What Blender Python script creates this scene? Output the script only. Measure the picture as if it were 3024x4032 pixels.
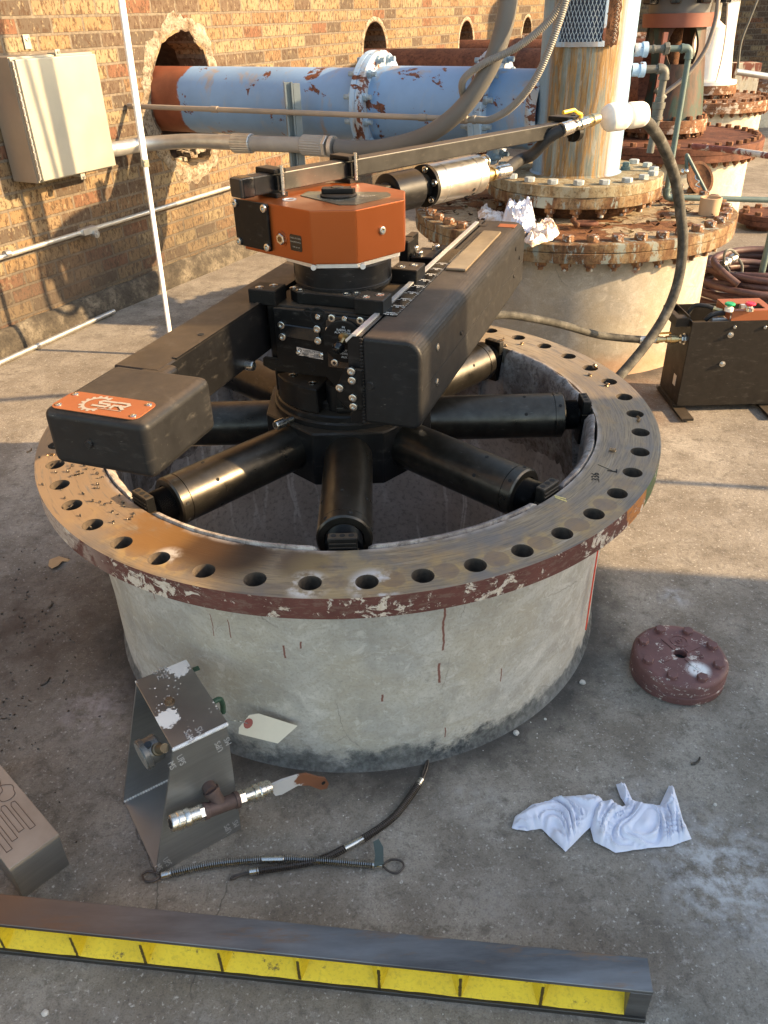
import bpy, bmesh, math, random
import numpy as np
from mathutils import Vector, Matrix, noise as mnoise
R = math.radians
PI = math.pi
rnd = random.Random(7)
for o in list(bpy.data.objects): bpy.data.objects.remove(o)
SC = bpy.context.scene
COL = SC.collection
# ------------------------------------------------------------------ camera
F_PX, PITCH, ROLL = 3099.555, R(32.538), R(-1.4103)
CAM = np.array([0.0798, -1.8265, 1.4242])
fw = np.array([0, math.cos(PITCH), -math.sin(PITCH)])
_r0 = np.array([1.0, 0, 0]); _u0 = np.cross(_r0, fw)
rt = math.cos(ROLL)*_r0 + math.sin(ROLL)*_u0
up = -math.sin(ROLL)*_r0 + math.cos(ROLL)*_u0
cd = bpy.data.cameras.new('camera'); cam = bpy.data.objects.new('camera', cd); COL.objects.link(cam)
cam.matrix_world = Matrix(((rt[0], up[0], -fw[0], CAM[0]), (rt[1], up[1], -fw[1], CAM[1]), (rt[2], up[2], -fw[2], CAM[2]), (0, 0, 0, 1)))
cd.sensor_fit = 'VERTICAL'; cd.sensor_height = 36; cd.sensor_width = 27; cd.lens = F_PX/4032*36
cd.clip_start = 0.05; cd.clip_end = 400
SC.camera = cam
SC.render.resolution_x = 768; SC.render.resolution_y = 1024
# ------------------------------------------------------------------ light
SUN_ANG, SUN_EL = -10.0, 23.0          # direction TO the sun: angle from +x, elevation
w = bpy.data.worlds.new('World'); SC.world = w; w.use_nodes = True
nt = w.node_tree; bg = nt.nodes['Background']
sky = nt.nodes.new('ShaderNodeTexSky'); sky.sky_type = 'NISHITA'; sky.sun_disc = False
sky.sun_elevation = R(SUN_EL); sky.sun_rotation = R(90-SUN_ANG); sky.air_density = 1.0; sky.dust_density = 1.2; sky.ozone_density = 0.6
tm = nt.nodes.new('ShaderNodeMix'); tm.data_type = 'RGBA'; tm.blend_type = 'MULTIPLY'; tm.inputs[0].default_value = 1; tm.inputs[7].default_value = (1.07, 1.0, .885, 1)
nt.links.new(sky.outputs[0], tm.inputs[6]); nt.links.new(tm.outputs[2], bg.inputs[0]); bg.inputs[1].default_value = 0.15
sd = bpy.data.lights.new('sun', 'SUN'); sun = bpy.data.objects.new('sun', sd); COL.objects.link(sun)
sd.energy = 4.4; sd.angle = R(0.6); sd.color = (1.0, 0.70, 0.38)
_d = Vector((math.cos(R(SUN_EL))*math.cos(R(SUN_ANG)), math.cos(R(SUN_EL))*math.sin(R(SUN_ANG)), math.sin(R(SUN_EL))))
sun.rotation_euler = _d.to_track_quat('Z', 'Y').to_euler()
SC.view_settings.view_transform = 'Standard'; SC.view_settings.look = 'None'
SC.view_settings.exposure = 1.75; SC.view_settings.gamma = 1
# ------------------------------------------------------------------ point finding (units: x right, y away, z up; ring centre at 0,0)
K = 1.8228
def ray(x, y): return fw + (x*K-1512)/F_PX*rt - (y*K-2016)/F_PX*up
def onz(x, y, z): d = ray(x, y); return CAM + d*(z-CAM[2])/d[2]
def onY(x, y, Y): d = ray(x, y); return CAM + d*(Y-CAM[1])/d[1]
def onpl(x, y, p, n):
    d = ray(x, y); p = np.array(p); n = np.array(n); return CAM + d*(((p-CAM)@n)/(d@n))
def crop(ox, oy, s): return lambda x, y: ((ox+x/s)/K, (oy+y/s)/K)
def V(a): return Vector([float(t) for t in a])
# ------------------------------------------------------------------ mesh builder
def wnm(o):
    m = o.modifiers.new('normals', 'WEIGHTED_NORMAL'); m.keep_sharp = True; m.weight = 80
class MB:
    def __init__(s): s.bm = bmesh.new()
    def add(s, verts, faces, M=None):
        vs = [s.bm.verts.new(M @ Vector(v) if M else Vector(v)) for v in verts]
        out = []
        for f in faces:
            try: out.append(s.bm.faces.new([vs[i] for i in f]))
            except ValueError: pass
        return out
    def box(s, c, d, rz=0, M=None, bev=0, seg=2):
        t = bmesh.new()
        bmesh.ops.create_cube(t, size=1)
        for v in t.verts: v.co = Vector((v.co.x*d[0], v.co.y*d[1], v.co.z*d[2]))
        if bev: bmesh.ops.bevel(t, geom=t.edges[:], offset=bev, segments=seg, affect='EDGES', profile=0.5)
        X = Matrix.Translation(Vector(c)) @ Matrix.Rotation(rz, 4, 'Z')
        if M: X = M @ X
        s.merge(t, X); return s
    def merge(s, t, X=None):
        m = {}
        for v in t.verts: m[v] = s.bm.verts.new(X @ v.co if X else v.co)
        for f in t.faces:
            try: s.bm.faces.new([m[v] for v in f.verts])
            except ValueError: pass
        t.free(); return s
    def prism(s, pts, z0, z1, M=None, bev=0, seg=2):
        t = bmesh.new()
        lo = [t.verts.new((p[0], p[1], z0)) for p in pts]; f = t.faces.new(lo)
        r = bmesh.ops.extrude_face_region(t, geom=[f])
        for v in [g for g in r['geom'] if isinstance(g, bmesh.types.BMVert)]: v.co.z = z1
        bmesh.ops.recalc_face_normals(t, faces=t.faces[:])
        if bev: bmesh.ops.bevel(t, geom=t.edges[:], offset=bev, segments=seg, affect='EDGES', profile=0.5)
        s.merge(t, M); return s
    def cyl(s, p0, p1, r0, r1=None, n=24, cap=True):
        r1 = r0 if r1 is None else r1
        return s.lathe(p0, p1, [(0, r0), (1, r1)], n, cap, rel=True)
    def lathe(s, p0, p1, prof, n=32, cap=True, rel=False):
        p0 = V(p0); p1 = V(p1); ax = p1-p0; L = ax.length; ax.normalize()
        a = ax.orthogonal().normalized(); b = ax.cross(a)
        if abs(ax.z) > .99: a = Vector((1, 0, 0)); b = ax.cross(a)
        rings = []
        for (t, r) in prof:
            c = p0 + ax*(t*L if rel else t)
            rings.append([s.bm.verts.new(c + (a*math.cos(2*PI*k/n) + b*math.sin(2*PI*k/n))*max(r, 1e-5)) for k in range(n)])
        for i in range(len(rings)-1):
            A, B = rings[i], rings[i+1]
            for k in range(n): s.bm.faces.new((A[k], A[(k+1) % n], B[(k+1) % n], B[k]))
        if cap:
            s.bm.faces.new(list(reversed(rings[0]))); s.bm.faces.new(rings[-1])
        return s
    def tube(s, pts, r, n=10, cap=True, rf=None):
        P = [V(p) for p in pts]; prev = None; rings = []
        for i, p in enumerate(P):
            t = (P[min(i+1, len(P)-1)]-P[max(i-1, 0)]).normalized()
            if prev is None: a = t.orthogonal().normalized()
            else:
                a = prev - t*prev.dot(t)
                a = a.normalized() if a.length > 1e-6 else t.orthogonal().normalized()
            prev = a; b = t.cross(a); rr = rf(i) if rf else r
            rings.append([s.bm.verts.new(p + (a*math.cos(2*PI*k/n)+b*math.sin(2*PI*k/n))*rr) for k in range(n)])
        for i in range(len(rings)-1):
            A, B = rings[i], rings[i+1]
            for k in range(n): s.bm.faces.new((A[k], A[(k+1) % n], B[(k+1) % n], B[k]))
        if cap: s.bm.faces.new(list(reversed(rings[0]))); s.bm.faces.new(rings[-1])
        return s
    def ball(s, c, r, sc=(1, 1, 1), n=2):
        t = bmesh.new(); bmesh.ops.create_icosphere(t, subdivisions=n, radius=r)
        s.merge(t, Matrix.Translation(Vector(c)) @ Matrix.Diagonal((*sc, 1))); return s
    def build(s, name, mat, parent=None, ang=32, world=True):
        me = bpy.data.meshes.new(name)
        bmesh.ops.recalc_face_normals(s.bm, faces=s.bm.faces[:])
        if parent is not None and world:
            Mi = WM[parent].inverted()
            s.bm.transform(Mi)
        s.bm.to_mesh(me); s.bm.free()
        for p in me.polygons: p.use_smooth = True
        try: me.set_sharp_from_angle(angle=R(ang))
        except Exception: pass
        if mat: me.materials.append(mat)
        o = bpy.data.objects.new(name, me); COL.objects.link(o); wnm(o)
        if parent is not None: o.parent = parent; WM[o] = WM[parent].copy()
        else: WM[o] = Matrix.Identity(4)
        return o
WM = {}
def tag(o, label=None, cat=None, group=None, kind=None):
    if label: o['label'] = label
    if cat: o['category'] = cat
    if group: o['group'] = group
    if kind: o['kind'] = kind
    return o
def thing(name, label, cat, loc=(0, 0, 0), rz=0, group=None):
    o = bpy.data.objects.new(name, None); COL.objects.link(o); o.empty_display_size = .05
    loc = V(loc); o.location = loc; o.rotation_euler = (0, 0, rz)
    WM[o] = Matrix.Translation(loc) @ Matrix.Rotation(rz, 4, 'Z')
    return tag(o, label, cat, group)
def place(src, parent, M, name=None):
    """copy of a part (mesh built about its own origin) with its sub-parts, placed by world matrix M under parent"""
    c = src.copy(); COL.objects.link(c)
    for k in ('label', 'category', 'group'):
        if k in c: del c[k]
    c.parent = parent
    c.matrix_local = (WM[parent].inverted() @ M) if parent is not None else M
    WM[c] = M.copy()
    for ch in src.children:
        d = ch.copy(); COL.objects.link(d); d.parent = c
    return c
PROTO = []
def proto(name, mb, mat, ang=35):
    """template mesh; returned as mesh data only, instances are made with inst()"""
    o = mb.build(name, mat, None, ang); me = o.data; bpy.data.objects.remove(o); del_name = name
    return (name, me)
def inst(pr_, parent, M):
    o = bpy.data.objects.new(pr_[0], pr_[1]); COL.objects.link(o); wnm(o)
    o.parent = parent
    L = (WM[parent].inverted() @ M) if parent is not None else M
    o.matrix_local = L; WM[o] = M.copy()
    return o
def frame(p, z, x=None):
    """matrix with local z along z and origin p"""
    z = V(z).normalized(); x = V(x) if x is not None else z.orthogonal()
    x = (x - z*x.dot(z)).normalized(); y = z.cross(x)
    M = Matrix.Identity(4)
    for i in range(3): M[i][0] = x[i]; M[i][1] = y[i]; M[i][2] = z[i]; M[i][3] = float(p[i])
    return M
def curve(pts, n=8):
    """Catmull-Rom through points"""
    P = [V(p) for p in pts]; P = [P[0]*2-P[1]]+P+[P[-1]*2-P[-2]]; out = []
    for i in range(1, len(P)-2):
        for k in range(n):
            t = k/n; a, b, c, d = P[i-1], P[i], P[i+1], P[i+2]
            out.append(.5*((2*b)+(-a+c)*t+(2*a-5*b+4*c-d)*t*t+(-a+3*b-3*c+d)*t**3))
    out.append(P[-2]); return out
def text_mb(s, size, M, depth=.0006, align='CENTER', track=1.0):
    cu = bpy.data.curves.new('t', 'FONT'); cu.body = s; cu.size = size; cu.extrude = depth/2; cu.align_x = align; cu.align_y = 'CENTER'
    cu.space_character = track; cu.resolution_u = 2
    o = bpy.data.objects.new('t', cu); COL.objects.link(o)
    dg = bpy.context.evaluated_depsgraph_get(); me = bpy.data.meshes.new_from_object(o.evaluated_get(dg))
    bpy.data.objects.remove(o); bpy.data.curves.remove(cu)
    mb = MB(); mb.bm.from_mesh(me); bpy.data.meshes.remove(me); mb.bm.transform(M); return mb
def add_text(mb, *a, **k):
    t = text_mb(*a, **k); mb.merge(t.bm); return mb
# ------------------------------------------------------------------ materials
class N:
    def __init__(s, name, rough=.6, metal=0.0, spec=.5):
        s.m = bpy.data.materials.new(name); s.m.use_nodes = True; s.t = s.m.node_tree; s.b = s.t.nodes['Principled BSDF']
        s.b.inputs['Roughness'].default_value = rough; s.b.inputs['Metallic'].default_value = metal
        s.b.inputs['Specular IOR Level'].default_value = spec
        tc = s.t.nodes.new('ShaderNodeTexCoord'); s.obj = tc.outputs['Object']
    def n(s, k): return s.t.nodes.new(k)
    def l(s, a, b):
        if isinstance(a, (int, float)): b.default_value = a
        elif isinstance(a, (tuple, list)):
            b.default_value = (*a, 1) if len(a) == 3 and len(b.default_value) == 4 else a
        else: s.t.links.new(a, b)
    def map(s, scale=(1, 1, 1), loc=(0, 0, 0), rot=(0, 0, 0), v=None):
        m = s.n('ShaderNodeMapping'); s.l(v or s.obj, m.inputs[0]); m.inputs[1].default_value = loc; m.inputs[2].default_value = rot; m.inputs[3].default_value = scale
        return m.outputs[0]
    def noise(s, scale, det=4, rough=.6, v=None, dist=0, out=0):
        m = s.n('ShaderNodeTexNoise'); s.l(v or s.obj, m.inputs['Vector']); m.inputs['Scale'].default_value = scale
        m.inputs['Detail'].default_value = det; m.inputs['Roughness'].default_value = rough; m.inputs['Distortion'].default_value = dist
        return m.outputs[out]
    def vor(s, scale, v=None, feat='F1', out=0, rnd_=1):
        m = s.n('ShaderNodeTexVoronoi'); m.feature = feat; s.l(v or s.obj, m.inputs['Vector']); m.inputs['Scale'].default_value = scale
        m.inputs['Randomness'].default_value = rnd_
        return m.outputs[out]
    def ramp(s, f, stops, const=False):
        m = s.n('ShaderNodeValToRGB'); s.l(f, m.inputs[0]); cr = m.color_ramp
        if const: cr.interpolation = 'CONSTANT'
        while len(cr.elements) < len(stops): cr.elements.new(.5)
        for e, (p, c) in zip(cr.elements, stops):
            e.position = p; e.color = (c, c, c, 1) if isinstance(c, (int, float)) else (*c, 1)
        return m.outputs[0]
    def mix(s, f, a, b, mode='MIX'):
        m = s.n('ShaderNodeMix'); m.data_type = 'RGBA'; m.blend_type = mode; s.l(f, m.inputs[0]); s.l(a, m.inputs[6]); s.l(b, m.inputs[7]); return m.outputs[2]
    def math(s, op, a, b=0.0, c=0.0, clamp=False):
        m = s.n('ShaderNodeMath'); m.operation = op; m.use_clamp = clamp
        s.l(a, m.inputs[0]); s.l(b, m.inputs[1])
        if op in ('MULTIPLY_ADD', 'SMOOTH_MIN', 'WRAP'): s.l(c, m.inputs[2])
        return m.outputs[0]
    def xyz(s, v=None):
        m = s.n('ShaderNodeSeparateXYZ'); s.l(v or s.obj, m.inputs[0]); return m.outputs
    def comb(s, x, y, z):
        m = s.n('ShaderNodeCombineXYZ'); s.l(x, m.inputs[0]); s.l(y, m.inputs[1]); s.l(z, m.inputs[2]); return m.outputs[0]
    def sstep(s, x, a, b):
        m = s.n('ShaderNodeMapRange'); m.interpolation_type = 'SMOOTHSTEP'; s.l(x, m.inputs[0]); m.inputs[1].default_value = a; m.inputs[2].default_value = b; return m.outputs[0]
    def bump(s, h, st=.3, d=.002):
        m = s.n('ShaderNodeBump'); s.l(h, m.inputs['Height']); m.inputs['Strength'].default_value = st; m.inputs['Distance'].default_value = d
        s.l(m.outputs[0], s.b.inputs['Normal']); return m.outputs[0]
    def col(s, c): s.l(c, s.b.inputs['Base Color']); return s
    def rough(s, r): s.l(r, s.b.inputs['Roughness']); return s
    def metal(s, r): s.l(r, s.b.inputs['Metallic']); return s
    def upness(s):
        g = s.n('ShaderNodeNewGeometry'); return s.xyz(g.outputs['Normal'])[2]
    def spot(s, x, y, r, soft=1.0, v=None):
        """soft blob mask around a place on the ground, broken up by noise"""
        X = s.xyz(v); dx = s.math('SUBTRACT', X[0], x); dy = s.math('SUBTRACT', X[1], y)
        d = s.math('SQRT', s.math('ADD', s.math('MULTIPLY', dx, dx), s.math('MULTIPLY', dy, dy)))
        m = s.n('ShaderNodeMapRange'); m.interpolation_type = 'SMOOTHSTEP'; s.l(d, m.inputs[0]); m.inputs[1].default_value = r; m.inputs[2].default_value = r*(1-soft); return m.outputs[0]
M_ = {}
def simple(name, col, rough=.5, metal=0, var=.12, scale=30, bump=0, spec=.5):
    a = N(name, rough, metal, spec); f = a.noise(scale, 5)
    lo = tuple(c*(1-var) for c in col); hi = tuple(min(1, c*(1+var)) for c in col)
    a.col(a.ramp(f, [(.3, lo), (.7, hi)])); a.rough(a.ramp(a.noise(scale*2.3, 3), [(.3, max(.05, rough-.08)), (.7, min(1, rough+.08))]))
    if bump: a.bump(a.noise(scale*4, 4), bump, .001)
    M_[name] = a.m; return a.m
# ---- ground
a = N('ground_concrete', .9, spec=.25)
big = a.noise(.9, 5, .6); med = a.noise(6, 6, .65); fine = a.noise(70, 5, .7); vf = a.noise(260, 3, .7)
c = a.ramp(big, [(.28, (.165, .138, .108)), (.5, (.275, .245, .203)), (.72, (.375, .342, .292))])
c = a.mix(a.ramp(med, [(.42, 0.0), (.62, .85)]), c, (.165, .142, .114)); c = a.mix(a.ramp(a.noise(19, 7, .75, a.map(loc=(3, 8, 1)), .5), [(.52, 0.0), (.64, .75)]), c, (.125, .108, .088)); c = a.mix(a.ramp(a.noise(90, 4, .7, a.map(loc=(1, 2, 5))), [(.60, 0.0), (.68, .75)]), c, (.56, .53, .48))
c = a.mix(a.ramp(a.noise(14, 6, .7), [(.52, 0.0), (.75, .55)]), c, (.29, .27, .24))
c = a.mix(a.ramp(fine, [(.35, .5), (.50, 0.0)]), c, (.11, .095, .08))
c = a.mix(a.ramp(a.noise(48, 6, .75), [(.56, 0.0), (.70, .6)]), c, (.46, .43, .38))
c = a.mix(a.ramp(a.vor(38, a.mix(.02, a.obj, a.noise(40, 3, out=1))), [(.05, .8), (.10, 0.0)]), c, (.48, .45, .40))
c = a.mix(a.ramp(vf, [(.3, .5), (.5, 0.0)]), c, (.06, .05, .045))
# dark brown damp patch left of the pier, pale dust patches, red wash on the right, mildew round the piers
dk = a.math('MULTIPLY', a.spot(-.92, -.15, .55), a.ramp(a.noise(9, 5, .65), [(.35, .35), (.6, 1.0)]))
c = a.mix(a.math('MULTIPLY', dk, .8), c, (.062, .042, .032))
for (x, y, r_, k, cc) in ((-.62, -.45, .16, .85, (.45, .40, .39)), (.72, -.93, .20, .9, (.52, .52, .52)), (.24, -.74, .10, .6, (.40, .38, .35)), (.90, -.08, .07, .7, (.45, .45, .46)), (.80, -1.07, .12, .6, (.5, .5, .5)), (.62, -.80, .13, .45, (.5, .5, .5)), (.28, -.98, .12, .35, (.34, .31, .28))):
    m = a.math('MULTIPLY', a.spot(x, y, r_), a.ramp(a.noise(26+x*7, 7, .72), [(.42, 0.0), (.62, k)])); c = a.mix(m, c, cc)
m = a.math('MULTIPLY', a.spot(1.0, -1.02, .28), a.ramp(a.noise(5, 5), [(.35, .2), (.6, .8)])); c = a.mix(m, c, (.13, .06, .055))
m = a.math('MULTIPLY', a.spot(1.05, 1.3, .5), a.ramp(a.noise(5, 5), [(.35, .2), (.6, .8)])); c = a.mix(m, c, (.20, .095, .055))
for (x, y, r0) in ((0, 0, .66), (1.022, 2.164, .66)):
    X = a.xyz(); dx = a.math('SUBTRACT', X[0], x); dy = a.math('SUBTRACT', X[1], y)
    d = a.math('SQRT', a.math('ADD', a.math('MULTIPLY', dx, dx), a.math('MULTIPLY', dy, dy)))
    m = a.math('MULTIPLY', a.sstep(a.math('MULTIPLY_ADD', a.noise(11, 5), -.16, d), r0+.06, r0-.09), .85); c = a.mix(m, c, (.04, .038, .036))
# control joints and wandering cracks
X = a.xyz()
for (nx, ny, off, wv, wd) in ((.93, .37, -.66, .05, .0018), (-.99, .12, .165, .04, .0015)):
    q = a.math('ADD', a.math('MULTIPLY', X[0], nx), a.math('MULTIPLY', X[1], ny))
    q = a.math('ADD', q, a.math('MULTIPLY', a.noise(7, 5, .6), wv*1.6))
    q = a.math('ABSOLUTE', a.math('SUBTRACT', q, off)); m = a.sstep(q, wd*1.6, wd*.4)
    m = a.math('MULTIPLY', m, a.math('LESS_THAN', X[1], -.75)); m = a.math('MULTIPLY', m, a.ramp(a.noise(5, 2), [(.42, 0.0), (.5, .6)])); c = a.mix(m, c, (.06, .054, .047))
a.col(c); h = a.math('ADD', a.math('MULTIPLY', fine, .8), a.math('MULTIPLY', vf, .5)); a.bump(h, .8, .0030)
a.rough(a.ramp(med, [(.3, .78), (.7, .95)])); GROUND = a.m
# ---- concrete pier (object z = height, angle from xy)
def pier_mat(name, tint, drips, zt, soot=1.0, rust=0.0, pink=None):
    a = N(name, .9, spec=.25); X = a.xyz(); th = a.math('ARCTAN2', X[1], X[0])
    cyl = a.comb(a.math('MULTIPLY', th, .66), 0.0, X[2])
    big = a.noise(3.2, 6, .62, cyl, .4); sw = a.noise(11, 8, .72, a.map((1, 1, 1.5), v=cyl), .8); fn = a.noise(150, 4, .7, cyl)
    t = tint
    c = a.ramp(big, [(.32, tuple(k*.70 for k in t)), (.5, t), (.7, tuple(min(.9, k*1.22) for k in t))])
    c = a.mix(a.ramp(sw, [(.42, .42), (.56, 0.0)]), c, tuple(k*.62 for k in (t[0]*1.02, t[1]*.93, t[2]*.78)))
    c = a.mix(a.ramp(a.noise(2.1, 4, .6, a.map(loc=(3, 0, 1), v=cyl)), [(.48, 0.0), (.64, .55)]), c, (t[0]*.92, t[1]*.84, t[2]*.68))
    c = a.mix(a.ramp(fn, [(.36, .4), (.5, 0.0)]), c, tuple(k*.5 for k in t))
    c = a.mix(a.ramp(a.noise(42, 5, .7, cyl), [(.64, 0.0), (.69, .55)]), c, tuple(k*.5 for k in t))
    cr = a.vor(3.4, a.map((1, 1, .55), v=a.mix(.05, cyl, a.noise(6, 5, .7, cyl, out=1))), 'DISTANCE_TO_EDGE')
    m = a.math('MULTIPLY', a.sstep(cr, .004, .001), a.ramp(a.noise(7, 3, .5, cyl), [(.5, 0.0), (.62, .45)])); c = a.mix(m, c, (.10, .095, .085))
    c = a.mix(a.ramp(a.noise(5, 7, .7, a.map(loc=(7, 0, 4), v=cyl), 1.0), [(.50, 0.0), (.66, .5)]), c, tuple(k*.55 for k in t)); c = a.mix(a.ramp(a.noise(30, 6, .75, a.map(loc=(1, 0, 4), v=cyl), .6), [(.54, 0.0), (.64, .35)]), c, tuple(min(1, k*1.5) for k in t))
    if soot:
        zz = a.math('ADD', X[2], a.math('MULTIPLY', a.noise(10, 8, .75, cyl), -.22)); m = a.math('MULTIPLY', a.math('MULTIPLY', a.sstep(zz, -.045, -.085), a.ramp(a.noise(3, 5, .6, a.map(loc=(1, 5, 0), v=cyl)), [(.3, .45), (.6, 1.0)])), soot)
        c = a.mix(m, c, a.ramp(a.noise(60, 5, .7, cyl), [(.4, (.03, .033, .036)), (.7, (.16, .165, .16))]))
    if rust:
        zz = a.math('ADD', X[2], a.math('MULTIPLY', a.noise(5, 5, .6, cyl), -.2)); m = a.math('MULTIPLY', a.sstep(zz, .06, -.09), rust); c = a.mix(m, c, (.36, .15, .05))
    for (ang, w_, z0, z1) in drips:
        zn = a.math('ADD', X[2], a.math('MULTIPLY', a.noise(30, 3, .5, cyl), .02))
        dth = a.math('ABSOLUTE', a.math('ADD', a.math('SUBTRACT', th, R(ang)), a.math('MULTIPLY_ADD', a.noise(22, 4, .6, a.map((.2, 1, 1), v=cyl)), .02, -.01)))
        m = a.math('MULTIPLY', a.sstep(dth, w_*.9, w_*.45), a.math('MULTIPLY', a.math('GREATER_THAN', zn, z0), a.math('LESS_THAN', zn, z1))); c = a.mix(a.math('MULTIPLY', m, .9), c, (.17, .05, .034))
    zz = a.math('ADD', X[2], a.math('MULTIPLY', a.noise(15, 6, .7, cyl), .16)); m = a.math('MULTIPLY', a.sstep(zz, zt+.075, zt+.085), a.ramp(a.noise(3.1, 3, .5, cyl), [(.5, 0.0), (.54, .95)])); c = a.mix(m, c, (.18, .058, .04))
    a.col(c); a.bump(a.math('ADD', a.math('MULTIPLY', sw, .7), a.math('MULTIPLY', fn, .35)), .35, .004); return a.m
PIER1 = pier_mat('pier_concrete', (.455, .432, .39), [(-73, .0052, .335, .50), (-73.5, .006, .24, .30), (-84, .005, .215, .235), (-101, .0045, .34, .375), (-111, .0025, .37, .42), (-114.5, .002, .36, .42), (-128, .0025, .40, .52), (-129.6, .002, .44, .52), (-124, .0025, .44, .53), (-98, .004, .37, .39), (-72, .003, .07, .1), (-60, .003, .18, .22)], .5)
PIER2 = pier_mat('pier_concrete_tan', (.36, .335, .29), [], .47, soot=0, rust=.45)
PIER3 = pier_mat('pier_concrete_pale', (.50, .47, .39), [], .6, soot=.1)
# ---- pit wall
a = N('pit_wall', .85, spec=.25); X = a.xyz(); th = a.math('ARCTAN2', X[1], X[0]); cyl = a.comb(a.math('MULTIPLY', th, .6), 0.0, X[2])
c = a.ramp(a.noise(4, 6, .65, cyl), [(.3, (.42, .37, .33)), (.6, (.60, .55, .51)), (.8, (.70, .66, .62))])
wv = a.math('ADD', a.math('MULTIPLY', th, .6), a.math('MULTIPLY', a.noise(9, 4, .6, a.map((1, 1, 1), v=cyl)), .035))
ln = a.vor(11, a.comb(wv, 0.0, a.math('MULTIPLY', X[2], .15)), 'DISTANCE_TO_EDGE')
m = a.math('MULTIPLY', a.sstep(ln, .05, .015), a.ramp(a.noise(3, 3, .5, cyl), [(.42, 0.0), (.55, .75)])); c = a.mix(m, c, (.85, .83, .80))
c = a.mix(a.ramp(a.noise(60, 5, .7, cyl), [(.36, .6), (.5, 0.0)]), c, (.22, .19, .17)); a.col(c); a.bump(a.noise(50, 6, .7, cyl), .5, .004); PITW = a.m
a = N('lip_concrete', .85, spec=.25); c = a.ramp(a.noise(16, 6, .7), [(.3, (.16, .125, .11)), (.5, (.30, .265, .24)), (.7, (.52, .49, .45))]); c = a.mix(a.ramp(a.noise(70, 5, .7), [(.38, .6), (.5, 0.0)]), c, (.09, .07, .06)); a.col(c); a.bump(a.noise(60, 5, .7), .6, .004); LIP = a.m
# ---- machined flange top
NB = 44; PH = 2*PI/NB; TH0 = R(52.8234)
def flange_mat():
    a = N('flange_face', .46, .15, .5); X = a.xyz(); th = a.math('ARCTAN2', X[1], X[0]); r = a.math('SQRT', a.math('ADD', a.math('MULTIPLY', X[0], X[0]), a.math('MULTIPLY', X[1], X[1])))
    pol = a.comb(a.math('MULTIPLY', th, .9), a.math('MULTIPLY', r, 16.0), 0.0)
    st = a.noise(2.6, 7, .72, pol, .3); st2 = a.noise(9, 6, .7, a.comb(a.math('MULTIPLY', th, 1.2), a.math('MULTIPLY', r, 34.0), 0.0))
    c = a.ramp(st, [(.3, (.10, .075, .052)), (.45, (.20, .155, .11)), (.58, (.26, .195, .115)), (.75, (.35, .30, .24))])
    c = a.mix(a.ramp(st2, [(.40, .6), (.52, 0.0)]), c, (.075, .06, .048))
    c = a.mix(a.ramp(a.noise(7, 6, .7), [(.54, 0.0), (.68, .5)]), c, (.34, .205, .075))
    c = a.mix(a.ramp(a.noise(4.3, 5, .7, a.map(loc=(4, 2, 0))), [(.5, 0.0), (.62, .6)]), c, (.12, .115, .115))
    # ghost rings of old washers half way between the holes
    k = a.math('MULTIPLY', a.math('ADD', th, -TH0+PH*.05+PI*4), 1/PH); fr = a.math('SUBTRACT', a.math('FRACT', k), .5)
    dx = a.math('MULTIPLY', fr, PH*.7112); dy = a.math('SUBTRACT', r, .7095); d = a.math('SQRT', a.math('ADD', a.math('MULTIPLY', dx, dx), a.math('MULTIPLY', dy, dy)))
    d = a.math('ADD', d, a.math('MULTIPLY_ADD', a.noise(35, 4), .012, -.006))
    sel = a.ramp(a.noise(3.6, 4, .6), [(.42, 0.0), (.56, 1.0)])
    m = a.math('MULTIPLY', a.math('MULTIPLY', a.sstep(d, .050, .024), sel), a.ramp(a.noise(30, 5, .7), [(.4, .1), (.6, .8)])); c = a.mix(m, c, (.36, .24, .09))
    m = a.math('MULTIPLY', a.math('MULTIPLY', a.sstep(d, .026, .022), sel), .6); c = a.mix(m, c, (.15, .095, .065))
    # local stains: brown dust on the left, dark oil at the front left, white chalk, orange front
    for (x, y, rr, kk, cc, lo) in ((-.62, -.30, .34, .85, (.27, .185, .11), .36), (-.70, .05, .25, .8, (.36, .23, .12), .36), (-.36, -.50, .11, .9, (.24, .125, .045), .4), (*[float(q) for q in onz(500, 1185, .565)[:2]], .12, 1, (.045, .026, .014), .22), (*[float(q) for q in onz(440, 1165, .565)[:2]], .10, .95, (.07, .035, .015), .25), (*[float(q) for q in onz(345, 1150, .565)[:2]], .10, .85, (.20, .10, .03), .3), (-.07, -.645, .07, .9, (.07, .045, .03), .40), (.0, -.70, .14, .4, (.36, .26, .11), .42), (.62, .20, .2, .45, (.15, .125, .095), .4), (.60, .40, .25, .6, (.32, .25, .17), .42), (.45, .56, .3, .7, (.33, .27, .19), .4), (-.33, -.615, .035, .8, (.5, .46, .42), .44), (.06, -.72, .06, .8, (.55, .54, .55), .46), (-.06, -.715, .05, .8, (.6, .58, .56), .47)):
        m = a.math('MULTIPLY', a.spot(x, y, rr, .55), a.ramp(a.noise(9 if rr > .15 else 13, 6, .68, pol if rr > .15 else None), [(lo, 0.0), (lo+.1, kk)])); c = a.mix(m, c, cc)
    # pale scraped edges
    c = a.mix(a.math('MULTIPLY', a.sstep(r, .625, .612), a.ramp(a.noise(24, 5), [(.4, 0.0), (.6, .8)])), c, (.36, .31, .27))
    a.col(c); a.rough(a.ramp(st, [(.3, .36), (.7, .62)])); a.bump(a.math('ADD', a.math('MULTIPLY', st2, .6), a.math('MULTIPLY', a.noise(45, 5), .4)), .28, .0015)
    return a.m
FLG = flange_mat()
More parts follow.
